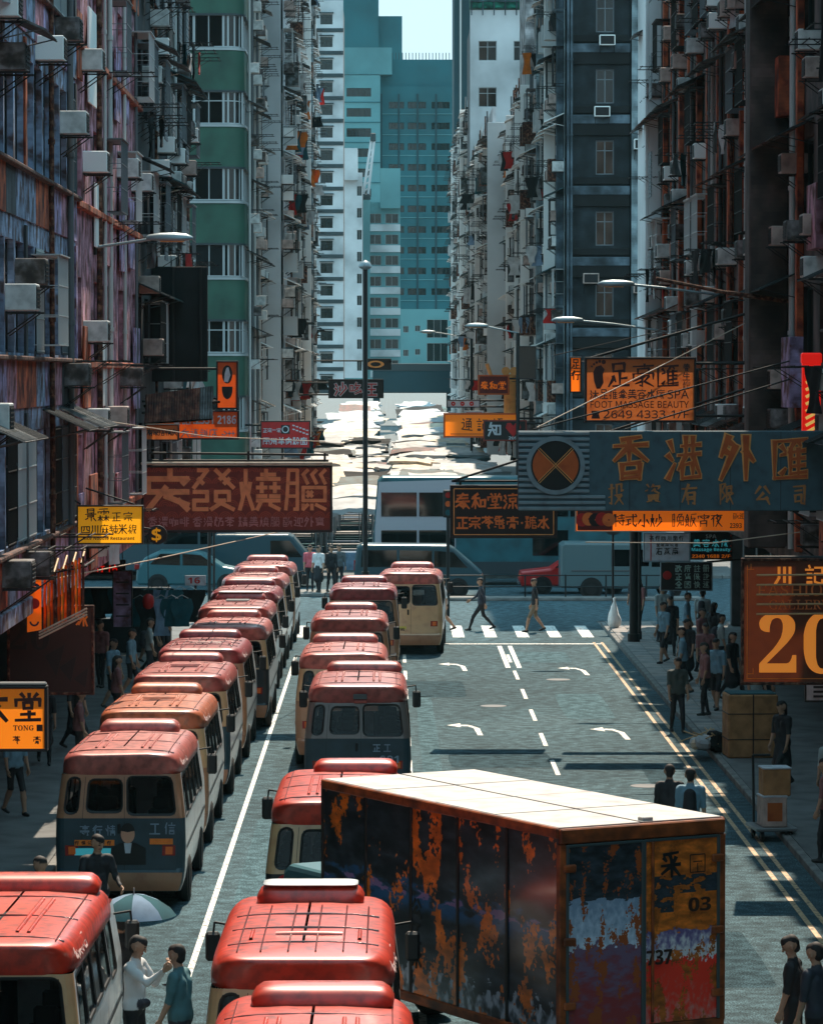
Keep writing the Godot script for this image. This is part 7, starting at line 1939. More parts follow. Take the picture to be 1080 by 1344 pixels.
# ------------------------------------------------------------------ signs
func board(called: String, label: String, c: Vector3, w: float, h: float, th: float, face: StandardMaterial3D, rim: Material, rimw := 0.05, group := "") -> Node3D:
	# a board facing the viewer's way (+z), its node at the board's centre
	var t := thing(called, label, "sign", c, 0, group)
	if face.backlight_enabled:
		# plastic sheets in a box open at the back: daylight shines through
		var q := MB.new()
		q.quad(Vector3(-w / 2, -h / 2, th / 2), Vector3(w / 2, -h / 2, th / 2), Vector3(w / 2, h / 2, th / 2), Vector3(-w / 2, h / 2, th / 2))
		put(t, "board", q.mesh(), face)
		for s in [-1, 1]:
			put(t, "casing", boxm(Vector3(w + 0.02, 0.03, th), 0.005), M.darkframe, at(Vector3(0, s * h / 2, -0.005)))
			put(t, "casing", boxm(Vector3(0.03, h - 0.04, th), 0.005), M.darkframe, at(Vector3(s * w / 2, 0, -0.005)))
	else: put(t, "board", boxm(Vector3(w, h, th), minf(0.02, th * 0.2)), face)
	if rim:
		for s in [-1, 1]:
			put(t, "frame", boxm(Vector3(w + rimw, rimw, th + 0.05), 0.008), rim, at(Vector3(0, s * h / 2, 0)))
			put(t, "frame", boxm(Vector3(rimw, h - rimw, th + 0.05), 0.008), rim, at(Vector3(s * w / 2, 0, 0)))
	return t

func arms(t: Node3D, pts: Array, r := 0.035) -> void:
	for p in pts: put(t, "support_arm", tube_mesh([p[0], p[1]], r), M.iron)

func flat_disc(r: float, a0: float, a1: float, z: float, th: float, r0 := 0.0, n := 24) -> ArrayMesh:
	var b := MB.new()
	for i in n:
		var p := lerpf(a0, a1, float(i) / n); var q := lerpf(a0, a1, float(i + 1) / n)
		var A := Vector3(cos(p) * r, sin(p) * r, z); var B := Vector3(cos(q) * r, sin(q) * r, z)
		var C := Vector3(cos(p) * r0, sin(p) * r0, z); var D := Vector3(cos(q) * r0, sin(q) * r0, z)
		b.quad(C, A, B, D)
		var e := Vector3(0, 0, -th)
		b.quad(A + e, B + e, B, A)
	return b.mesh()

func signs() -> void:
	# roast meat sign
	var t := board("signboard", "maroon roast meat signboard with big orange characters over scallop pattern", Vector3(-3.68, 5.37, -88), 4.94, 1.7, 0.22, M.maroon, M.darkframe, 0.06)
	t.scale = Vector3.ONE * 0.917
	var pat := MB.new()
	for j in 5:
		for i in 15:
			var cx := -2.4 + i * 0.35 + (0.175 if j % 2 else 0.0); var cy := -0.5 + j * 0.3
			for r in [0.06, 0.11, 0.16]:
				for k in 8:
					var p := PI * k / 8.0; var q := PI * (k + 1) / 8.0
					var A := Vector3(cx + cos(p) * r, cy + sin(p) * r, 0); var B := Vector3(cx + cos(q) * r, cy + sin(q) * r, 0)
					if absf(A.x) > 2.44 or absf(B.x) > 2.44 or A.y > 0.82: continue
					var n := (B - A).normalized(); var w := Vector3(-n.y, n.x, 0) * 0.014
					pat.quad(A - w, B - w, B + w, A + w)
	put(t, "scallop_pattern", pat.mesh(), M.brickred, at(Vector3(0, 0, 0.116)))
	write(t, "large_lettering", "宏發燒臘", -2.32, -0.27, 1.02, 1.2, M.signorange, 0.12, 0.066, 0.012, 0.0, 1.12)
	write(t, "small_lettering", "香濃咖啡", -2.32, -0.72, 0.24, 0.28, M.dullpink, 0.12, 0.055)
	write(t, "small_lettering", "香滑奶茶", -1.14, -0.72, 0.24, 0.28, M.dullpink, 0.12, 0.055)
	write(t, "small_lettering", "精美燒臘", 0.05, -0.72, 0.24, 0.28, M.dullpink, 0.12, 0.055)
	write(t, "small_lettering", "歡迎外賣", 1.22, -0.72, 0.24, 0.28, M.dullpink, 0.12, 0.055)
	put(t, "lamp_trough", boxm(Vector3(5.0, 0.08, 0.3), 0.02), M.paletrim, at(Vector3(0, 0.93, 0.12)))
	arms(t, [[Vector3(-2.47, 0.7, 0), Vector3(-2.6, 0.75, -0.5)], [Vector3(-2.4, 1.0, 0), Vector3(2.4, 1.0, 0)], [Vector3(2.4, 1.15, 0), Vector3(-2.3, 1.2, 0)], [Vector3(-2.4, 0.85, 0), Vector3(-2.4, 1.3, 0)], [Vector3(0.3, 0.85, 0), Vector3(0.3, 1.25, 0)], [Vector3(2.3, 0.85, 0), Vector3(2.3, 1.2, 0)]])
	# yellow noodle sign
	t = board("signboard", "glowing yellow noodle restaurant sign with black brush characters", Vector3(-5.2, 5.56, -68), 1.33, 0.77, 0.16, M.litYellow, M.darkframe, 0.03)
	t.scale = Vector3.ONE * 0.907
	write(t, "large_lettering", "景霖", -0.5, 0.08, 0.24, 0.26, M.ink, 0.085, 0.06, 0.006, 0.6)
	write(t, "small_lettering", "正宗", 0.05, 0.08, 0.18, 0.24, M.ink, 0.085, 0.05, 0.006, 0.6)
	write(t, "small_lettering", "四川麻辣米線", -0.58, -0.18, 0.18, 0.19, M.ink, 0.085, 0.055, 0.006, 0.6)
	roman(t, "latin_line", "Rice Noodle Restaurant", -0.55, -0.31, 0.07, M.ink, 0.083, 1.05)
	arms(t, [[Vector3(-0.6, 0.42, 0), Vector3(-0.9, 0.6, 0)], [Vector3(0.5, 0.42, 0), Vector3(-0.5, 0.75, 0)]], 0.02)
	# round sign with a dollar mark
	t = thing("round_sign", "small round black sign with yellow dollar mark", "sign", Vector3(-4.86, 5.0, -76.5), 0)
	put(t, "disc", flat_disc(0.2, 0, TAU, 0.05, 0.1), M.black)
	roman(t, "dollar_mark", "$", -0.12, -0.15, 0.3, M.litYellow, 0.055, 0.2)
	arms(t, [[Vector3(0, 0.1, -0.02), Vector3(-1.3, 0.3, -0.1)]], 0.02)
	# yellow pharmacy sign
	t = board("signboard", "yellow lit sign with dark red character and TONG lettering", Vector3(-5.15, 3.64, -50), 0.89, 0.86, 0.18, M.litAmber, M.darkframe, 0.04)
	write(t, "large_lettering", "友堂", -0.42, -0.02, 0.36, 0.46, M.maroonink, 0.095, 0.075, 0.006, 0.5)
	roman(t, "latin_line", "TONG", 0.0, -0.16, 0.07, M.maroonink, 0.092, 0.28, "Droid Serif")
	put(t, "red_seal", boxm(Vector3(0.08, 0.09, 0.01)), M.maroonink, at(Vector3(0.36, -0.125, 0.095)))
	write(t, "small_lettering", "苓膏", 0.0, -0.34, 0.1, 0.28, M.maroonink, 0.095, 0.06)
	put(t, "top_tube", boxm(Vector3(1.0, 0.05, 0.2), 0.02), M.greytrim, at(Vector3(-0.05, 0.47, 0)))
	arms(t, [[Vector3(-0.4, 0.3, 0), Vector3(-0.85, 0.3, 0)], [Vector3(-0.4, -0.3, 0), Vector3(-0.85, -0.3, 0)]])
	# sale banner with 20 and bamboo
	t = board("sale_banner", "brown sale banner with large orange 20 and bamboo poles tied across", Vector3(6.72, 4.29, -60), 1.87, 2.04, 0.05, M.brownred, M.rusty, 0.05)
	roman(t, "large_number", "20", -0.66, -0.86, 1.0, M.numeral, 0.03, 1.36, "Droid Serif")
	roman(t, "latin_line", "FASHION", -0.7, 0.42, 0.2, M.duskorange, 0.03, 1.3, "Droid Serif", false)
	roman(t, "latin_line", "GALLERY", -0.5, 0.2, 0.16, M.duskorange, 0.03, 1.0, "Droid Serif", false)
	write(t, "large_lettering", "川記", -0.4, 0.62, 0.3, 0.5, M.numeral, 0.03, 0.06)
	for q in [[-0.86, 0, 0.012, 1.86], [0, -0.94, 1.74, 0.012], [-0.8, 0.86, 0.1, 0.012], [-0.8, 0.9, 0.012, 0.1], [-0.8, -0.86, 0.1, 0.012], [-0.76, -0.82, 0.012, 0.1]]:
		put(t, "border_line", boxm(Vector3(q[2], q[3], 0.008)), M.signorange2, at(Vector3(q[0], q[1], 0.03)))
	for k in 5: put(t, "bamboo_pole", tube_mesh([Vector3(-0.72, 0.75 - 0.16 * k + 0.02, 0.16), Vector3(1.2, 0.78 - 0.16 * k, 0.1)], 0.018), M.bamboo)
	arms(t, [[Vector3(-0.9, 1.05, 0), Vector3(2.0, 1.05, 0)], [Vector3(0.9, -0.9, 0), Vector3(2.0, -0.9, 0)]])
	# its fellow over the other pavement, bamboo frame lit through
	t = board("sale_banner", "dim brown banner with dark 20 behind slatted bamboo frame", Vector3(-5.85, 3.6, -63), 1.45, 1.5, 0.05, M.brownred2, M.rusty, 0.05)
	roman(t, "large_number", "20", -0.72, 0.0, 0.5, M.darkbrown, 0.03, 0.7, "Droid Serif")
	write(t, "small_lettering", "冰", 0.45, 0.42, 0.2, 0.2, M.signorange2, 0.03, 0.06)
	for k in 3: put(t, "pennant", slab([V(-0.1 + 0.25 * k, -0.1 - 0.2 * k), V(0.25 + 0.2 * k, 0.1 - 0.2 * k), V(0.1 + 0.25 * k, -0.45 - 0.1 * k)], 0.04, 0.008), M.darkbrown)
	var fr := thing("streamer_awning", "awning hung with glowing orange streamers above dim banner", "awning", Vector3(-5.45, 4.45, -61), 0)
	for k in 12:
		var x := -0.33 + k * 0.058
		var q := MB.new()
		for e in 6:
			var y0 := -0.42 + k * 0.03 + e * 0.16; var y1 := y0 + 0.16
			var z0 := 0.03 * sin(e * 2.1 + k); var z1 := 0.03 * sin((e + 1) * 2.1 + k)
			q.quad(Vector3(x, y0, z0), Vector3(x + 0.045, y0, z0 + 0.02), Vector3(x + 0.045, y1, z1 + 0.02), Vector3(x, y1, z1))
		put(fr, "streamer", q.mesh(), [M.streamer_a, M.streamer_b, M.streamer_a, M.rusty][k % 4])
	for k in 3: put(fr, "bamboo_rail", tube_mesh([Vector3(-0.4, -0.5 + k * 0.05, 0.1), Vector3(0.4, -0.1 + k * 0.05, 0.08)], 0.018), M.paletrim)
	for k in 5: put(fr, "bamboo_pole", tube_mesh([Vector3(-0.3 + k * 0.15, 0.55 + k * 0.05, 0.05), Vector3(-0.28 + k * 0.15, 0.75 + k * 0.05, -0.5)], 0.02), M.bamboo)
	put(fr, "painted_panel", slab([V(-0.6, -0.4), V(-0.36, -0.36), V(-0.36, 0.5), V(-0.6, 0.56)], 0.06, 0.004), M.litAmber)
	put(fr, "painted_fish", flat_disc(0.09, 0, TAU, 0.0, 0.006), M.signred, at(Vector3(-0.48, 0.08, 0.07)))
	put(fr, "painted_curl", flat_disc(0.1, 0.2, PI, 0.0, 0.006, 0.05), M.inkblue, at(Vector3(-0.47, 0.32, 0.07)))
	put(fr, "painted_curl", flat_disc(0.08, PI, TAU, 0.0, 0.006, 0.05), M.inkblue, at(Vector3(-0.48, -0.22, 0.07)))
	arms(fr, [[Vector3(-0.55, 0.52, 0), Vector3(0.4, 0.7, 0)], [Vector3(0.35, 0.7, 0), Vector3(0.35, 0.7, -2.0)], [Vector3(-0.55, 0.52, 0), Vector3(-0.55, 0.3, -2.0)]], 0.02)
	# foreign exchange board
	t = board("signboard", "wide slate-green exchange company board with gold characters and crossed disc", Vector3(5.36, 6.51, -70), 6.67, 1.75, 0.3, M.signslate, null)
	t.scale = Vector3.ONE * 0.875
	for k in 14:
		var w := 1.55 if k < 11 else 1.9
		put(t, "slat", boxm(Vector3(w, 0.07, 0.05), 0.01), M.slatgrey, at(Vector3(-3.33 + w / 2, 0.82 - k * 0.126, 0.17)))
	put(t, "disc_rim", flat_disc(0.64, 0, TAU, 0.24, 0.06, 0.54, 36), M.slatgrey, at(Vector3(-2.52, 0.12, 0)))
	put(t, "disc", flat_disc(0.55, 0, TAU, 0.215, 0.05, 0.0, 36), M.black, at(Vector3(-2.52, 0.12, 0)))
	for a in [0.0, PI]: put(t, "disc_sector", flat_disc(0.5, a - 0.72, a + 0.72, 0.22, 0.004, 0.04), M.dimorange, at(Vector3(-2.52, 0.12, 0)))
	for a in [0.785, -0.785]:
		for s in [-0.022, 0.022]:
			var bar := put(t, "disc_bar", boxm(Vector3(1.04, 0.014, 0.01)), M.goldline, Transform3D(Basis(Vector3(0, 0, 1), a), Vector3(-2.52 - sin(a) * s, 0.12 + cos(a) * s, 0.226)))
	var big := "香港外匯"
	for i in 4:
		write(t, "large_character", big[i], -1.22 + i * 1.16, -0.16, 0.9, 1.0, M.goldline, 0.155, 0.085, 0.03, 1.0, 0.85)
		write(t, "character_face", big[i], -1.22 + i * 1.16, -0.16, 0.9, 1.0, M.dimorange, 0.155, 0.052, 0.05, 1.0, 0.85)
	var sm := "投資有限公司"
	for i in 6: write(t, "small_character", sm[i], -1.35 + i * 0.8, -0.72, 0.42, 1.0, M.dimgold, 0.155, 0.055, 0.02, 1.0, 0.8)
	for x in [-0.9, 0.2, 1.3, 2.4]: put(t, "board_joint", boxm(Vector3(0.012, 1.72, 0.006)), M.darkframe, at(Vector3(x, 0, 0.152)))
	arms(t, [[Vector3(3.2, 0.6, -0.2), Vector3(3.2, 0.6, 0.6)], [Vector3(-3.0, 0.9, 0), Vector3(2.6, 2.4, 0)], [Vector3(-1.0, 0.9, 0), Vector3(2.6, 2.0, 0)]], 0.02)
	# orange canteen strip
	t = board("signboard", "long bright orange canteen strip with black brush characters and red photo", Vector3(6.36, 5.02, -84), 4.4, 0.55, 0.18, M.litOrange, M.paletrim, 0.03)
	t.scale = Vector3.ONE * 0.955
	put(t, "photo_panel", boxm(Vector3(0.85, 0.5, 0.02)), M.photored, at(Vector3(-1.74, 0, 0.095)))
	for k in 5: put(t, "photo_food", flat_disc(0.16, 0, TAU, 0.0, 0.01, 0.02), [M.signred, M.duskorange, M.darkbrown][k % 3], at(Vector3(-2.05 + 0.16 * k, 0.02 * (k % 2), 0.112 + 0.002 * k)))
	write(t, "large_lettering", "特式小炒", -1.3, -0.16, 0.29, 0.3, M.ink, 0.095, 0.05, 0.006, 0.8)
	write(t, "large_lettering", "晚飯宵夜", 0.12, -0.16, 0.29, 0.31, M.ink, 0.095, 0.05, 0.006, 0.8)
	write(t, "small_lettering", "歡迎外賣", 1.58, 0.02, 0.14, 0.15, M.ink, 0.095, 0.05)
	roman(t, "telephone_number", "2393 1598", 1.5, -0.2, 0.12, M.ink, 0.093, 0.62)
	arms(t, [[Vector3(2.2, 0, 0), Vector3(3.0, 0.05, 0)], [Vector3(-2.0, 0.28, -0.05), Vector3(-2.0, 0.6, -0.05)], [Vector3(1.5, 0.28, -0.05), Vector3(1.5, 0.6, -0.05)]])
	# foot massage
	t = board("signboard", "square orange-brown foot massage sign with footprint and telephone number", Vector3(5.7, 8.01, -83.5), 2.49, 1.44, 0.2, M.massage, M.darkframe, 0.05)
	put(t, "footprint_sole", slab([V(-1.06, 0.2), V(-1.0, 0.02), V(-0.92, 0.02), V(-0.84, 0.16), V(-0.86, 0.34), V(-0.82, 0.46), V(-0.9, 0.56), V(-1.02, 0.52), V(-1.08, 0.4)], 0.112, 0.01), M.maroonink)
	for k in 5: put(t, "footprint_toe", flat_disc([0.05, 0.035, 0.03, 0.026, 0.022][k], 0, TAU, 0.112, 0.01, 0.0, 12), M.maroonink, at(Vector3([-0.84, -0.93, -1.0, -1.06, -1.11][k], [0.63, 0.645, 0.62, 0.58, 0.53][k], 0)))
	write(t, "large_lettering", "足豪匯", -0.72, 0.08, 0.5, 0.56, M.maroonink, 0.105, 0.06, 0.006, 1.0)
	write_down(t, "small_lettering", "養生館", 0.97, 0.42, 0.17, 0.2, M.slateink, 0.105, 0.05)
	write(t, "small_lettering", "沐足推拿美容水療", -1.14, -0.2, 0.2, 0.215, M.slateink, 0.105, 0.05)
	roman(t, "latin_line", "SPA", 0.62, -0.2, 0.19, M.slateink, 0.1, 0.48, "Droid Sans", false)
	roman(t, "latin_line", "FOOT MASSAGE BEAUTY", -1.14, -0.41, 0.15, M.maroonink, 0.1, 2.24, "Droid Sans", false)
	roman(t, "telephone_number", "2649 4333 1/F", -0.84, -0.65, 0.18, M.slateink, 0.1, 1.94, "Droid Sans", false)
	put(t, "telephone_mark", slab([V(-1.12, -0.66), V(-0.92, -0.66), V(-0.95, -0.55), V(-0.92, -0.52), V(-0.93, -0.48), V(-1.11, -0.48), V(-1.12, -0.52), V(-1.09, -0.55)], 0.112, 0.01), M.maroonink)
	arms(t, [[Vector3(1.25, 0.6, 0), Vector3(3.0, 0.6, 0)], [Vector3(1.25, -0.6, 0), Vector3(3.0, -0.6, 0)], [Vector3(-1.2, 0.7, 0), Vector3(3.0, 1.9, 0)]])
	t = board("signboard", "thin orange upright sign edge beside the foot massage sign", Vector3(4.3, 8.35, -85), 0.24, 0.8, 0.2, M.litOrange, M.darkframe, 0.03)
	write_down(t, "small_lettering", "足行", -0.09, 0.15, 0.2, 0.26, M.ink, 0.105, 0.06)
	arms(t, [[Vector3(0.1, 0.3, 0), Vector3(4.4, 0.3, 0)]], 0.02)
	# herbal tea shop
	t = board("signboard", "black herbal jelly shop sign with gold characters and gold border", Vector3(2.62, 5.19, -84.5), 2.43, 1.18, 0.2, M.signblack, M.darkframe, 0.05)
	for s in [-1, 1]:
		put(t, "gold_border", boxm(Vector3(2.3, 0.02, 0.012)), M.goldline, at(Vector3(0, s * 0.53, 0.105)))
		put(t, "gold_border", boxm(Vector3(0.02, 1.04, 0.012)), M.goldline, at(Vector3(s * 1.15, 0, 0.105)))
	write(t, "large_lettering", "泰和堂涼茶鋪", -1.1, 0.08, 0.33, 0.37, M.duskorange, 0.105, 0.075, 0.008, 0.8)
	write(t, "small_lettering", "正宗苓龜膏", -1.08, -0.38, 0.27, 0.29, M.duskorange, 0.105, 0.06)
	write(t, "small_lettering", "糖水", 0.5, -0.38, 0.27, 0.29, M.duskorange, 0.105, 0.06)
	put(t, "dot", flat_disc(0.025, 0, TAU, 0.115, 0.01, 0.0, 10), M.duskorange, at(Vector3(0.42, -0.26, 0)))
	arms(t, [[Vector3(-1.2, 0.7, -0.05), Vector3(6.1, 0.7, -0.05)], [Vector3(-1.0, 0.55, -0.05), Vector3(-1.0, 0.7, -0.05)], [Vector3(1.0, 0.55, -0.05), Vector3(1.0, 0.7, -0.05)], [Vector3(-1.2, 0.7, -0.05), Vector3(6.1, 3.0, -0.05)]], 0.03)
	# small boards near the pavement
	t = board("signboard", "pale grey shop sign with small dark characters", Vector3(7.94, 3.4, -105), 1.31, 0.81, 0.16, M.palegrey, M.slatgrey, 0.04)
	write(t, "small_lettering", "專行四川面行", -0.5, 0.2, 0.13, 0.17, M.ink, 0.085, 0.05)
	write(t, "small_lettering", "全家房公司", -0.3, 0.03, 0.1, 0.13, M.ink, 0.085, 0.05)
	write(t, "large_lettering", "石蒸房", -0.3, -0.2, 0.18, 0.23, M.ink, 0.085, 0.055)
	put(t, "red_stripe", boxm(Vector3(0.03, 0.76, 0.01)), M.signred, at(Vector3(-0.46, 0, 0.086)))
	arms(t, [[Vector3(0.5, 0.42, 0), Vector3(2.4, 0.42, 0)]])
	t = board("signboard", "dark beauty parlour sign with teal and orange lettering", Vector3(9.25, 3.42, -105.5), 1.2, 0.77, 0.16, M.signblack, M.rusty, 0.03)
	write(t, "small_lettering", "美容水療", -0.5, -0.02, 0.2, 0.27, M.litTeal, 0.085, 0.055)
	roman(t, "latin_line", "SPA", -0.15, 0.22, 0.11, M.palegrey, 0.083, 0.3)
	roman(t, "latin_line", "Massage Beauty", -0.56, -0.18, 0.12, M.litTeal, 0.083, 1.12)
	roman(t, "telephone_number", "2340 1688 2/F", -0.55, -0.35, 0.1, M.litAmber, 0.083, 1.1)
	for k in 5: put(t, "red_bulb", boxm(Vector3(0.04, 0.04, 0.04), 0.01), M.signred, at(Vector3(0.57, -0.3 + 0.15 * k, 0.1)))
	arms(t, [[Vector3(0.5, 0.42, 0), Vector3(1.2, 0.42, 0)]])
	t = board("signboard", "dark wall board with three rows of pale green characters", Vector3(8.75, 2.4, -108), 1.51, 0.83, 0.12, M.signblack, M.slatgrey, 0.03)
	write(t, "lettering", "政府註冊", -0.32, 0.14, 0.19, 0.27, M.mintink, 0.065, 0.055)
	write(t, "lettering", "正貨保證", -0.32, -0.1, 0.19, 0.27, M.mintink, 0.065, 0.055)
	write(t, "lettering", "全國快速", -0.32, -0.34, 0.19, 0.27, M.mintink, 0.065, 0.055)
	put(t, "red_ball", flat_disc(0.13, 0, TAU, 0.09, 0.03), M.signred, at(Vector3(-0.57, 0.03, 0)))
	arms(t, [[Vector3(-0.6, 0.42, 0), Vector3(-0.6, 0.6, 3.0)], [Vector3(0.6, 0.42, 0), Vector3(1.6, 0.5, 0)]])
	# red neon upright
	t = board("signboard", "tall narrow red upright sign with yellow hatching on steel pole", Vector3(8.28, 7.62, -72), 0.36, 2.1, 0.2, M.neonred, null)
	for k in 12: put(t, "hatch", boxm(Vector3(0.22, 0.06, 0.02), 0.005), M.neonyellow, Transform3D(Basis(Vector3(0, 0, 1), 0.5), Vector3(-0.02, -0.78 + 0.14 * k, 0.105)))
	put(t, "end_cap", boxm(Vector3(0.4, 0.22, 0.24), 0.03), M.neonred, at(Vector3(0, 1.05, 0)))
	put(t, "end_cap", boxm(Vector3(0.4, 0.22, 0.24), 0.03), M.neonred, at(Vector3(0, -1.05, 0)))
	put(t, "pole", tube_mesh([Vector3(0.27, -2.2, 0.05), Vector3(0.27, 2.0, 0.05)], 0.04), M.steel)
	arms(t, [[Vector3(0.27, 1.6, 0.05), Vector3(0.27, 1.6, -0.6)], [Vector3(0.27, -1.6, 0.05), Vector3(0.27, -1.6, -0.6)]])
	# beyond the cross street
	t = board("signboard", "yellow noodle shop sign hanging over market canopies", Vector3(3.98, 6.16, -160), 3.23, 1.0, 0.2, M.litAmber, M.dimorange, 0.08)
	for i in 3: write(t, "character", "通記麵"[i], -0.85 + i * 0.66, -0.22, 0.5, 0.66, M.ink, 0.105, 0.05)
	put(t, "line", boxm(Vector3(2.7, 0.04, 0.01)), M.dimorange, at(Vector3(0, -0.38, 0.105)))
	arms(t, [[Vector3(1.6, 0.3, 0), Vector3(3.2, 0.3, 0)]], 0.05)
	t = board("signboard", "dark maroon sign with white character and red heart", Vector3(4.89, 5.99, -156), 1.79, 0.84, 0.2, M.signblack, M.maroon, 0.06)
	write(t, "lettering", "知", -0.7, -0.22, 0.55, 0.6, M.palegrey, 0.105, 0.06)
	put(t, "heart", slab([V(0.35, -0.28), V(0.68, 0.12), V(0.62, 0.32), V(0.46, 0.33), V(0.35, 0.2), V(0.24, 0.33), V(0.08, 0.32), V(0.02, 0.12)], 0.115, 0.01), M.signred)
	roman(t, "latin_line", "2093", 0.15, -0.38, 0.13, M.palegrey, 0.1, 0.5)
	arms(t, [[Vector3(0.8, 0.3, 0), Vector3(2.4, 0.3, 0)]], 0.05)
	t = board("signboard", "red herbal shop sign with gold characters high over market", Vector3(4.94, 7.89, -175), 1.42, 0.88, 0.2, M.photored, M.dimorange, 0.08)
	write(t, "lettering", "泰和堂", -0.6, -0.2, 0.36, 0.42, M.litAmber, 0.105, 0.06)
	arms(t, [[Vector3(0.6, 0.3, 0), Vector3(2.2, 0.3, 0)]], 0.05)
	t = board("signboard", "black satay shop sign with white outlined red characters", Vector3(-1.72, 7.67, -185), 2.74, 0.92, 0.2, M.signblack, M.darkframe, 0.05)
	write(t, "character_outline", "沙嗲王", -1.05, -0.32, 0.62, 0.76, M.palegrey, 0.105, 0.1)
	write(t, "lettering", "沙嗲王", -1.05, -0.32, 0.62, 0.76, M.signred, 0.115, 0.045)
	arms(t, [[Vector3(-1.3, 0.3, 0), Vector3(-4.4, 0.3, 0)], [Vector3(-1.3, -0.3, 0), Vector3(-4.4, -0.3, 0)]], 0.05)
	t = board("signboard", "red mutton noodle sign with white characters and round emblem", Vector3(-4.34, 5.88, -152), 2.03, 1.11, 0.2, M.signred, M.darkframe, 0.05)
	write(t, "large_lettering", "蘭州羊肉粉面", -0.92, -0.4, 0.28, 0.31, M.palegrey, 0.105, 0.055)
	write(t, "small_lettering", "正宗一家", -0.92, 0.1, 0.17, 0.19, M.palegrey, 0.105, 0.055)
	put(t, "emblem", boxm(Vector3(0.36, 0.36, 0.02)), M.signblack, at(Vector3(0.0, 0.22, 0.105)))
	put(t, "emblem_ring", flat_disc(0.15, 0, TAU, 0.12, 0.01, 0.11), M.palegrey, at(Vector3(0.0, 0.22, 0)))
	for k in 5:
		for j in 2: put(t, "dash", boxm(Vector3(0.1, 0.05, 0.01)), M.palegrey, Transform3D(Basis(Vector3(0, 0, 1), -0.2), Vector3(0.34 + 0.14 * k, 0.38 - 0.05 * k - 0.16 * j, 0.106)))
	arms(t, [[Vector3(-1.0, 0.4, 0), Vector3(-1.7, 0.4, 0)]], 0.05)
	# orange clothes shop sign on the corner
	t = board("signboard", "orange telephone number sign 2331 2186 on the street corner", Vector3(-4.75, 7.12, -90), 2.05, 0.68, 0.2, M.cornerorange, M.darkframe, 0.04)
	write(t, "small_lettering", "電話", -0.6, 0.02, 0.22, 0.24, M.palegrey, 0.105, 0.055)
	roman(t, "telephone_number", ":2331 2186", -0.08, 0.02, 0.21, M.palegrey, 0.105, 1.05)
	write(t, "small_lettering", "最大連鎖店", -0.6, -0.3, 0.2, 0.23, M.bluegrey, 0.105, 0.05)
	roman(t, "arrows", "->++", 0.62, -0.28, 0.14, M.bluegrey, 0.105, 0.32)
	arms(t, [[Vector3(-1.0, 0.3, 0), Vector3(-1.4, 0.3, 0)], [Vector3(-1.0, -0.3, 0), Vector3(-1.4, -0.3, 0)]])
	t = board("signboard", "upright orange shop sign with white bird emblem", Vector3(-4.0, 8.1, -90.1), 0.5, 1.15, 0.2, M.cornerorange, M.darkframe, 0.04)
	put(t, "emblem_oval", flat_disc(0.15, 0, TAU, 0.108, 0.01), M.ink, Transform3D(Basis.from_scale(Vector3(0.85, 1.5, 1)), Vector3(0, 0.26, 0)))
	put(t, "emblem_bird", slab([V(-0.08, 0.08), V(0.02, 0.07), V(0.08, 0.24), V(0.03, 0.44), V(-0.02, 0.42), V(-0.06, 0.28)], 0.116, 0.006), M.palegrey)
	put(t, "emblem_shield", flat_disc(0.13, PI, TAU, 0.108, 0.01), M.ink, Transform3D(Basis.from_scale(Vector3(1.0, 1.9, 1)), Vector3(0, -0.1, 0)))
	put(t, "emblem_bar", boxm(Vector3(0.26, 0.06, 0.012)), M.ink, at(Vector3(0, -0.07, 0.104)))
	arms(t, [[Vector3(-0.25, 0.4, 0), Vector3(-2.1, 0.4, 0)], [Vector3(-0.25, -0.4, 0), Vector3(-2.1, -0.4, 0)]])
	t = board("signboard", "small dull orange sign with dark characters under rusty sheet", Vector3(-5.35, 7.0, -86), 0.77, 0.36, 0.12, M.massage, M.darkframe, 0.03)
	write(t, "lettering", "有家店情友", -0.35, -0.07, 0.14, 0.143, M.ink, 0.065, 0.06)
	arms(t, [[Vector3(-0.3, 0.1, 0), Vector3(-0.75, 0.1, 0)]], 0.02)
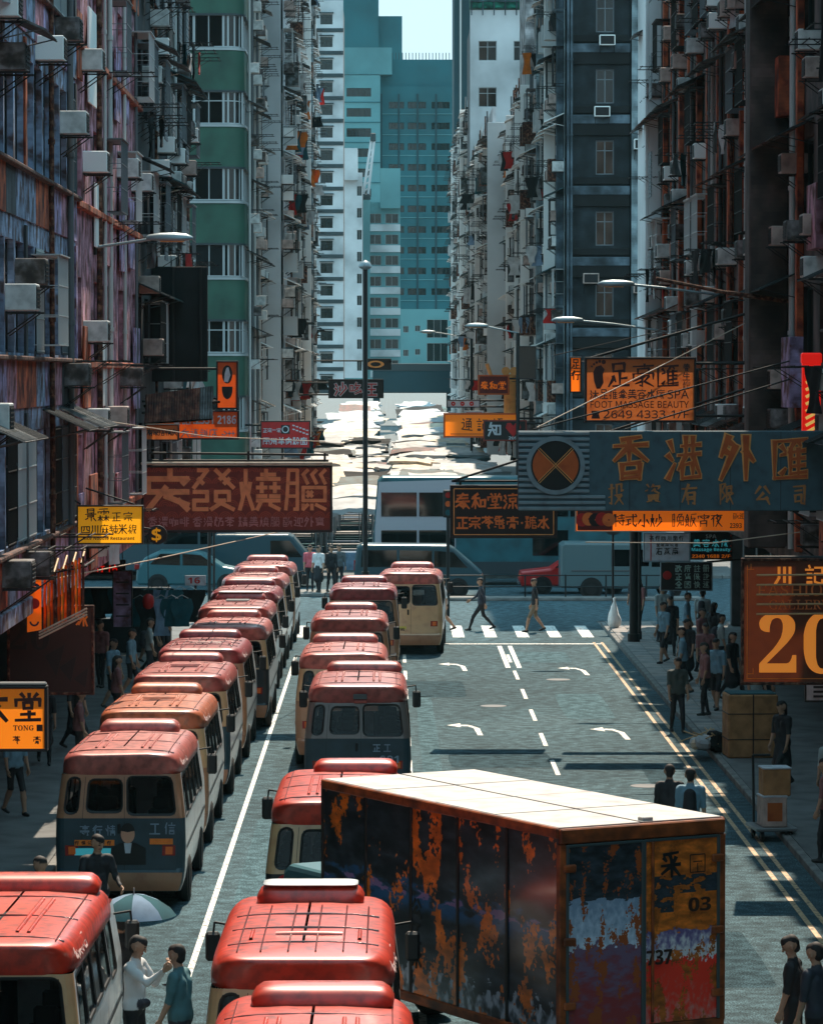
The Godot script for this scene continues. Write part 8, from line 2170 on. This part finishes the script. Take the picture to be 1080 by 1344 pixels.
	t = board("signboard", "brown blank sign board hung from far street lamp pole", Vector3(5.67, 8.87, -151.6), 0.7, 1.33, 0.12, M.signbrown, M.darkframe, 0.04)
	t = board("signboard", "small black shop sign with a gold oval above the market", Vector3(-0.75, 9.0, -215), 1.6, 0.62, 0.15, M.signblack, M.darkframe, 0.04)
	put(t, "gold_oval", flat_disc(0.5, 0, TAU, 0.085, 0.01, 0.3), M.goldline, Transform3D(Basis.from_scale(Vector3(1.0, 0.42, 1)), Vector3(-0.1, 0, 0)))
	arms(t, [[Vector3(-0.8, 0.2, 0), Vector3(-5.2, 0.2, 0)]], 0.05)
	t = board("signboard", "white banner board with red marks over the canopies", Vector3(3.6, 6.95, -180), 1.6, 0.34, 0.1, M.palegrey, M.darkframe, 0.05)
	for k in 3: put(t, "red_mark", flat_disc(0.11, 0, TAU, 0.06, 0.01, 0.03), M.signred, at(Vector3(-0.5 + 0.45 * k, 0, 0)))
	arms(t, [[Vector3(0.7, 0.15, 0), Vector3(3.4, 0.15, 0)], [Vector3(0.7, -0.15, 0), Vector3(3.4, -0.15, 0)]], 0.05)
	t = board("signboard", "small red and white square sign below the white banner", Vector3(4.1, 6.35, -179), 0.85, 0.45, 0.1, M.signred, M.palegrey, 0.08)
	arms(t, [[Vector3(0.4, 0.15, 0), Vector3(2.9, 0.15, 0)]], 0.05)
	# golden post
	t = thing("golden_post", "golden carved post with raised arm above red herbal sign", "ornament", Vector3(5.75, 5.2, -176), 0)
	put(t, "post", tube_mesh([Vector3(0, 0, 0), Vector3(0, 3.2, 0)], 0.3, 10), M.goldline)
	put(t, "raised_arm", tube_mesh([Vector3(-0.2, 2.7, 0), Vector3(-0.9, 3.1, 0), Vector3(-1.1, 3.7, 0)], 0.09, 8), M.goldline)
	for s in [-0.2, 0.2]: put(t, "knob", flat_disc(0.2, 0, TAU, 0.25, 0.3), M.goldline, at(Vector3(s, 3.35, 0)))
	arms(t, [[Vector3(0.2, 1.5, 0), Vector3(1.4, 1.5, 0)]], 0.05)
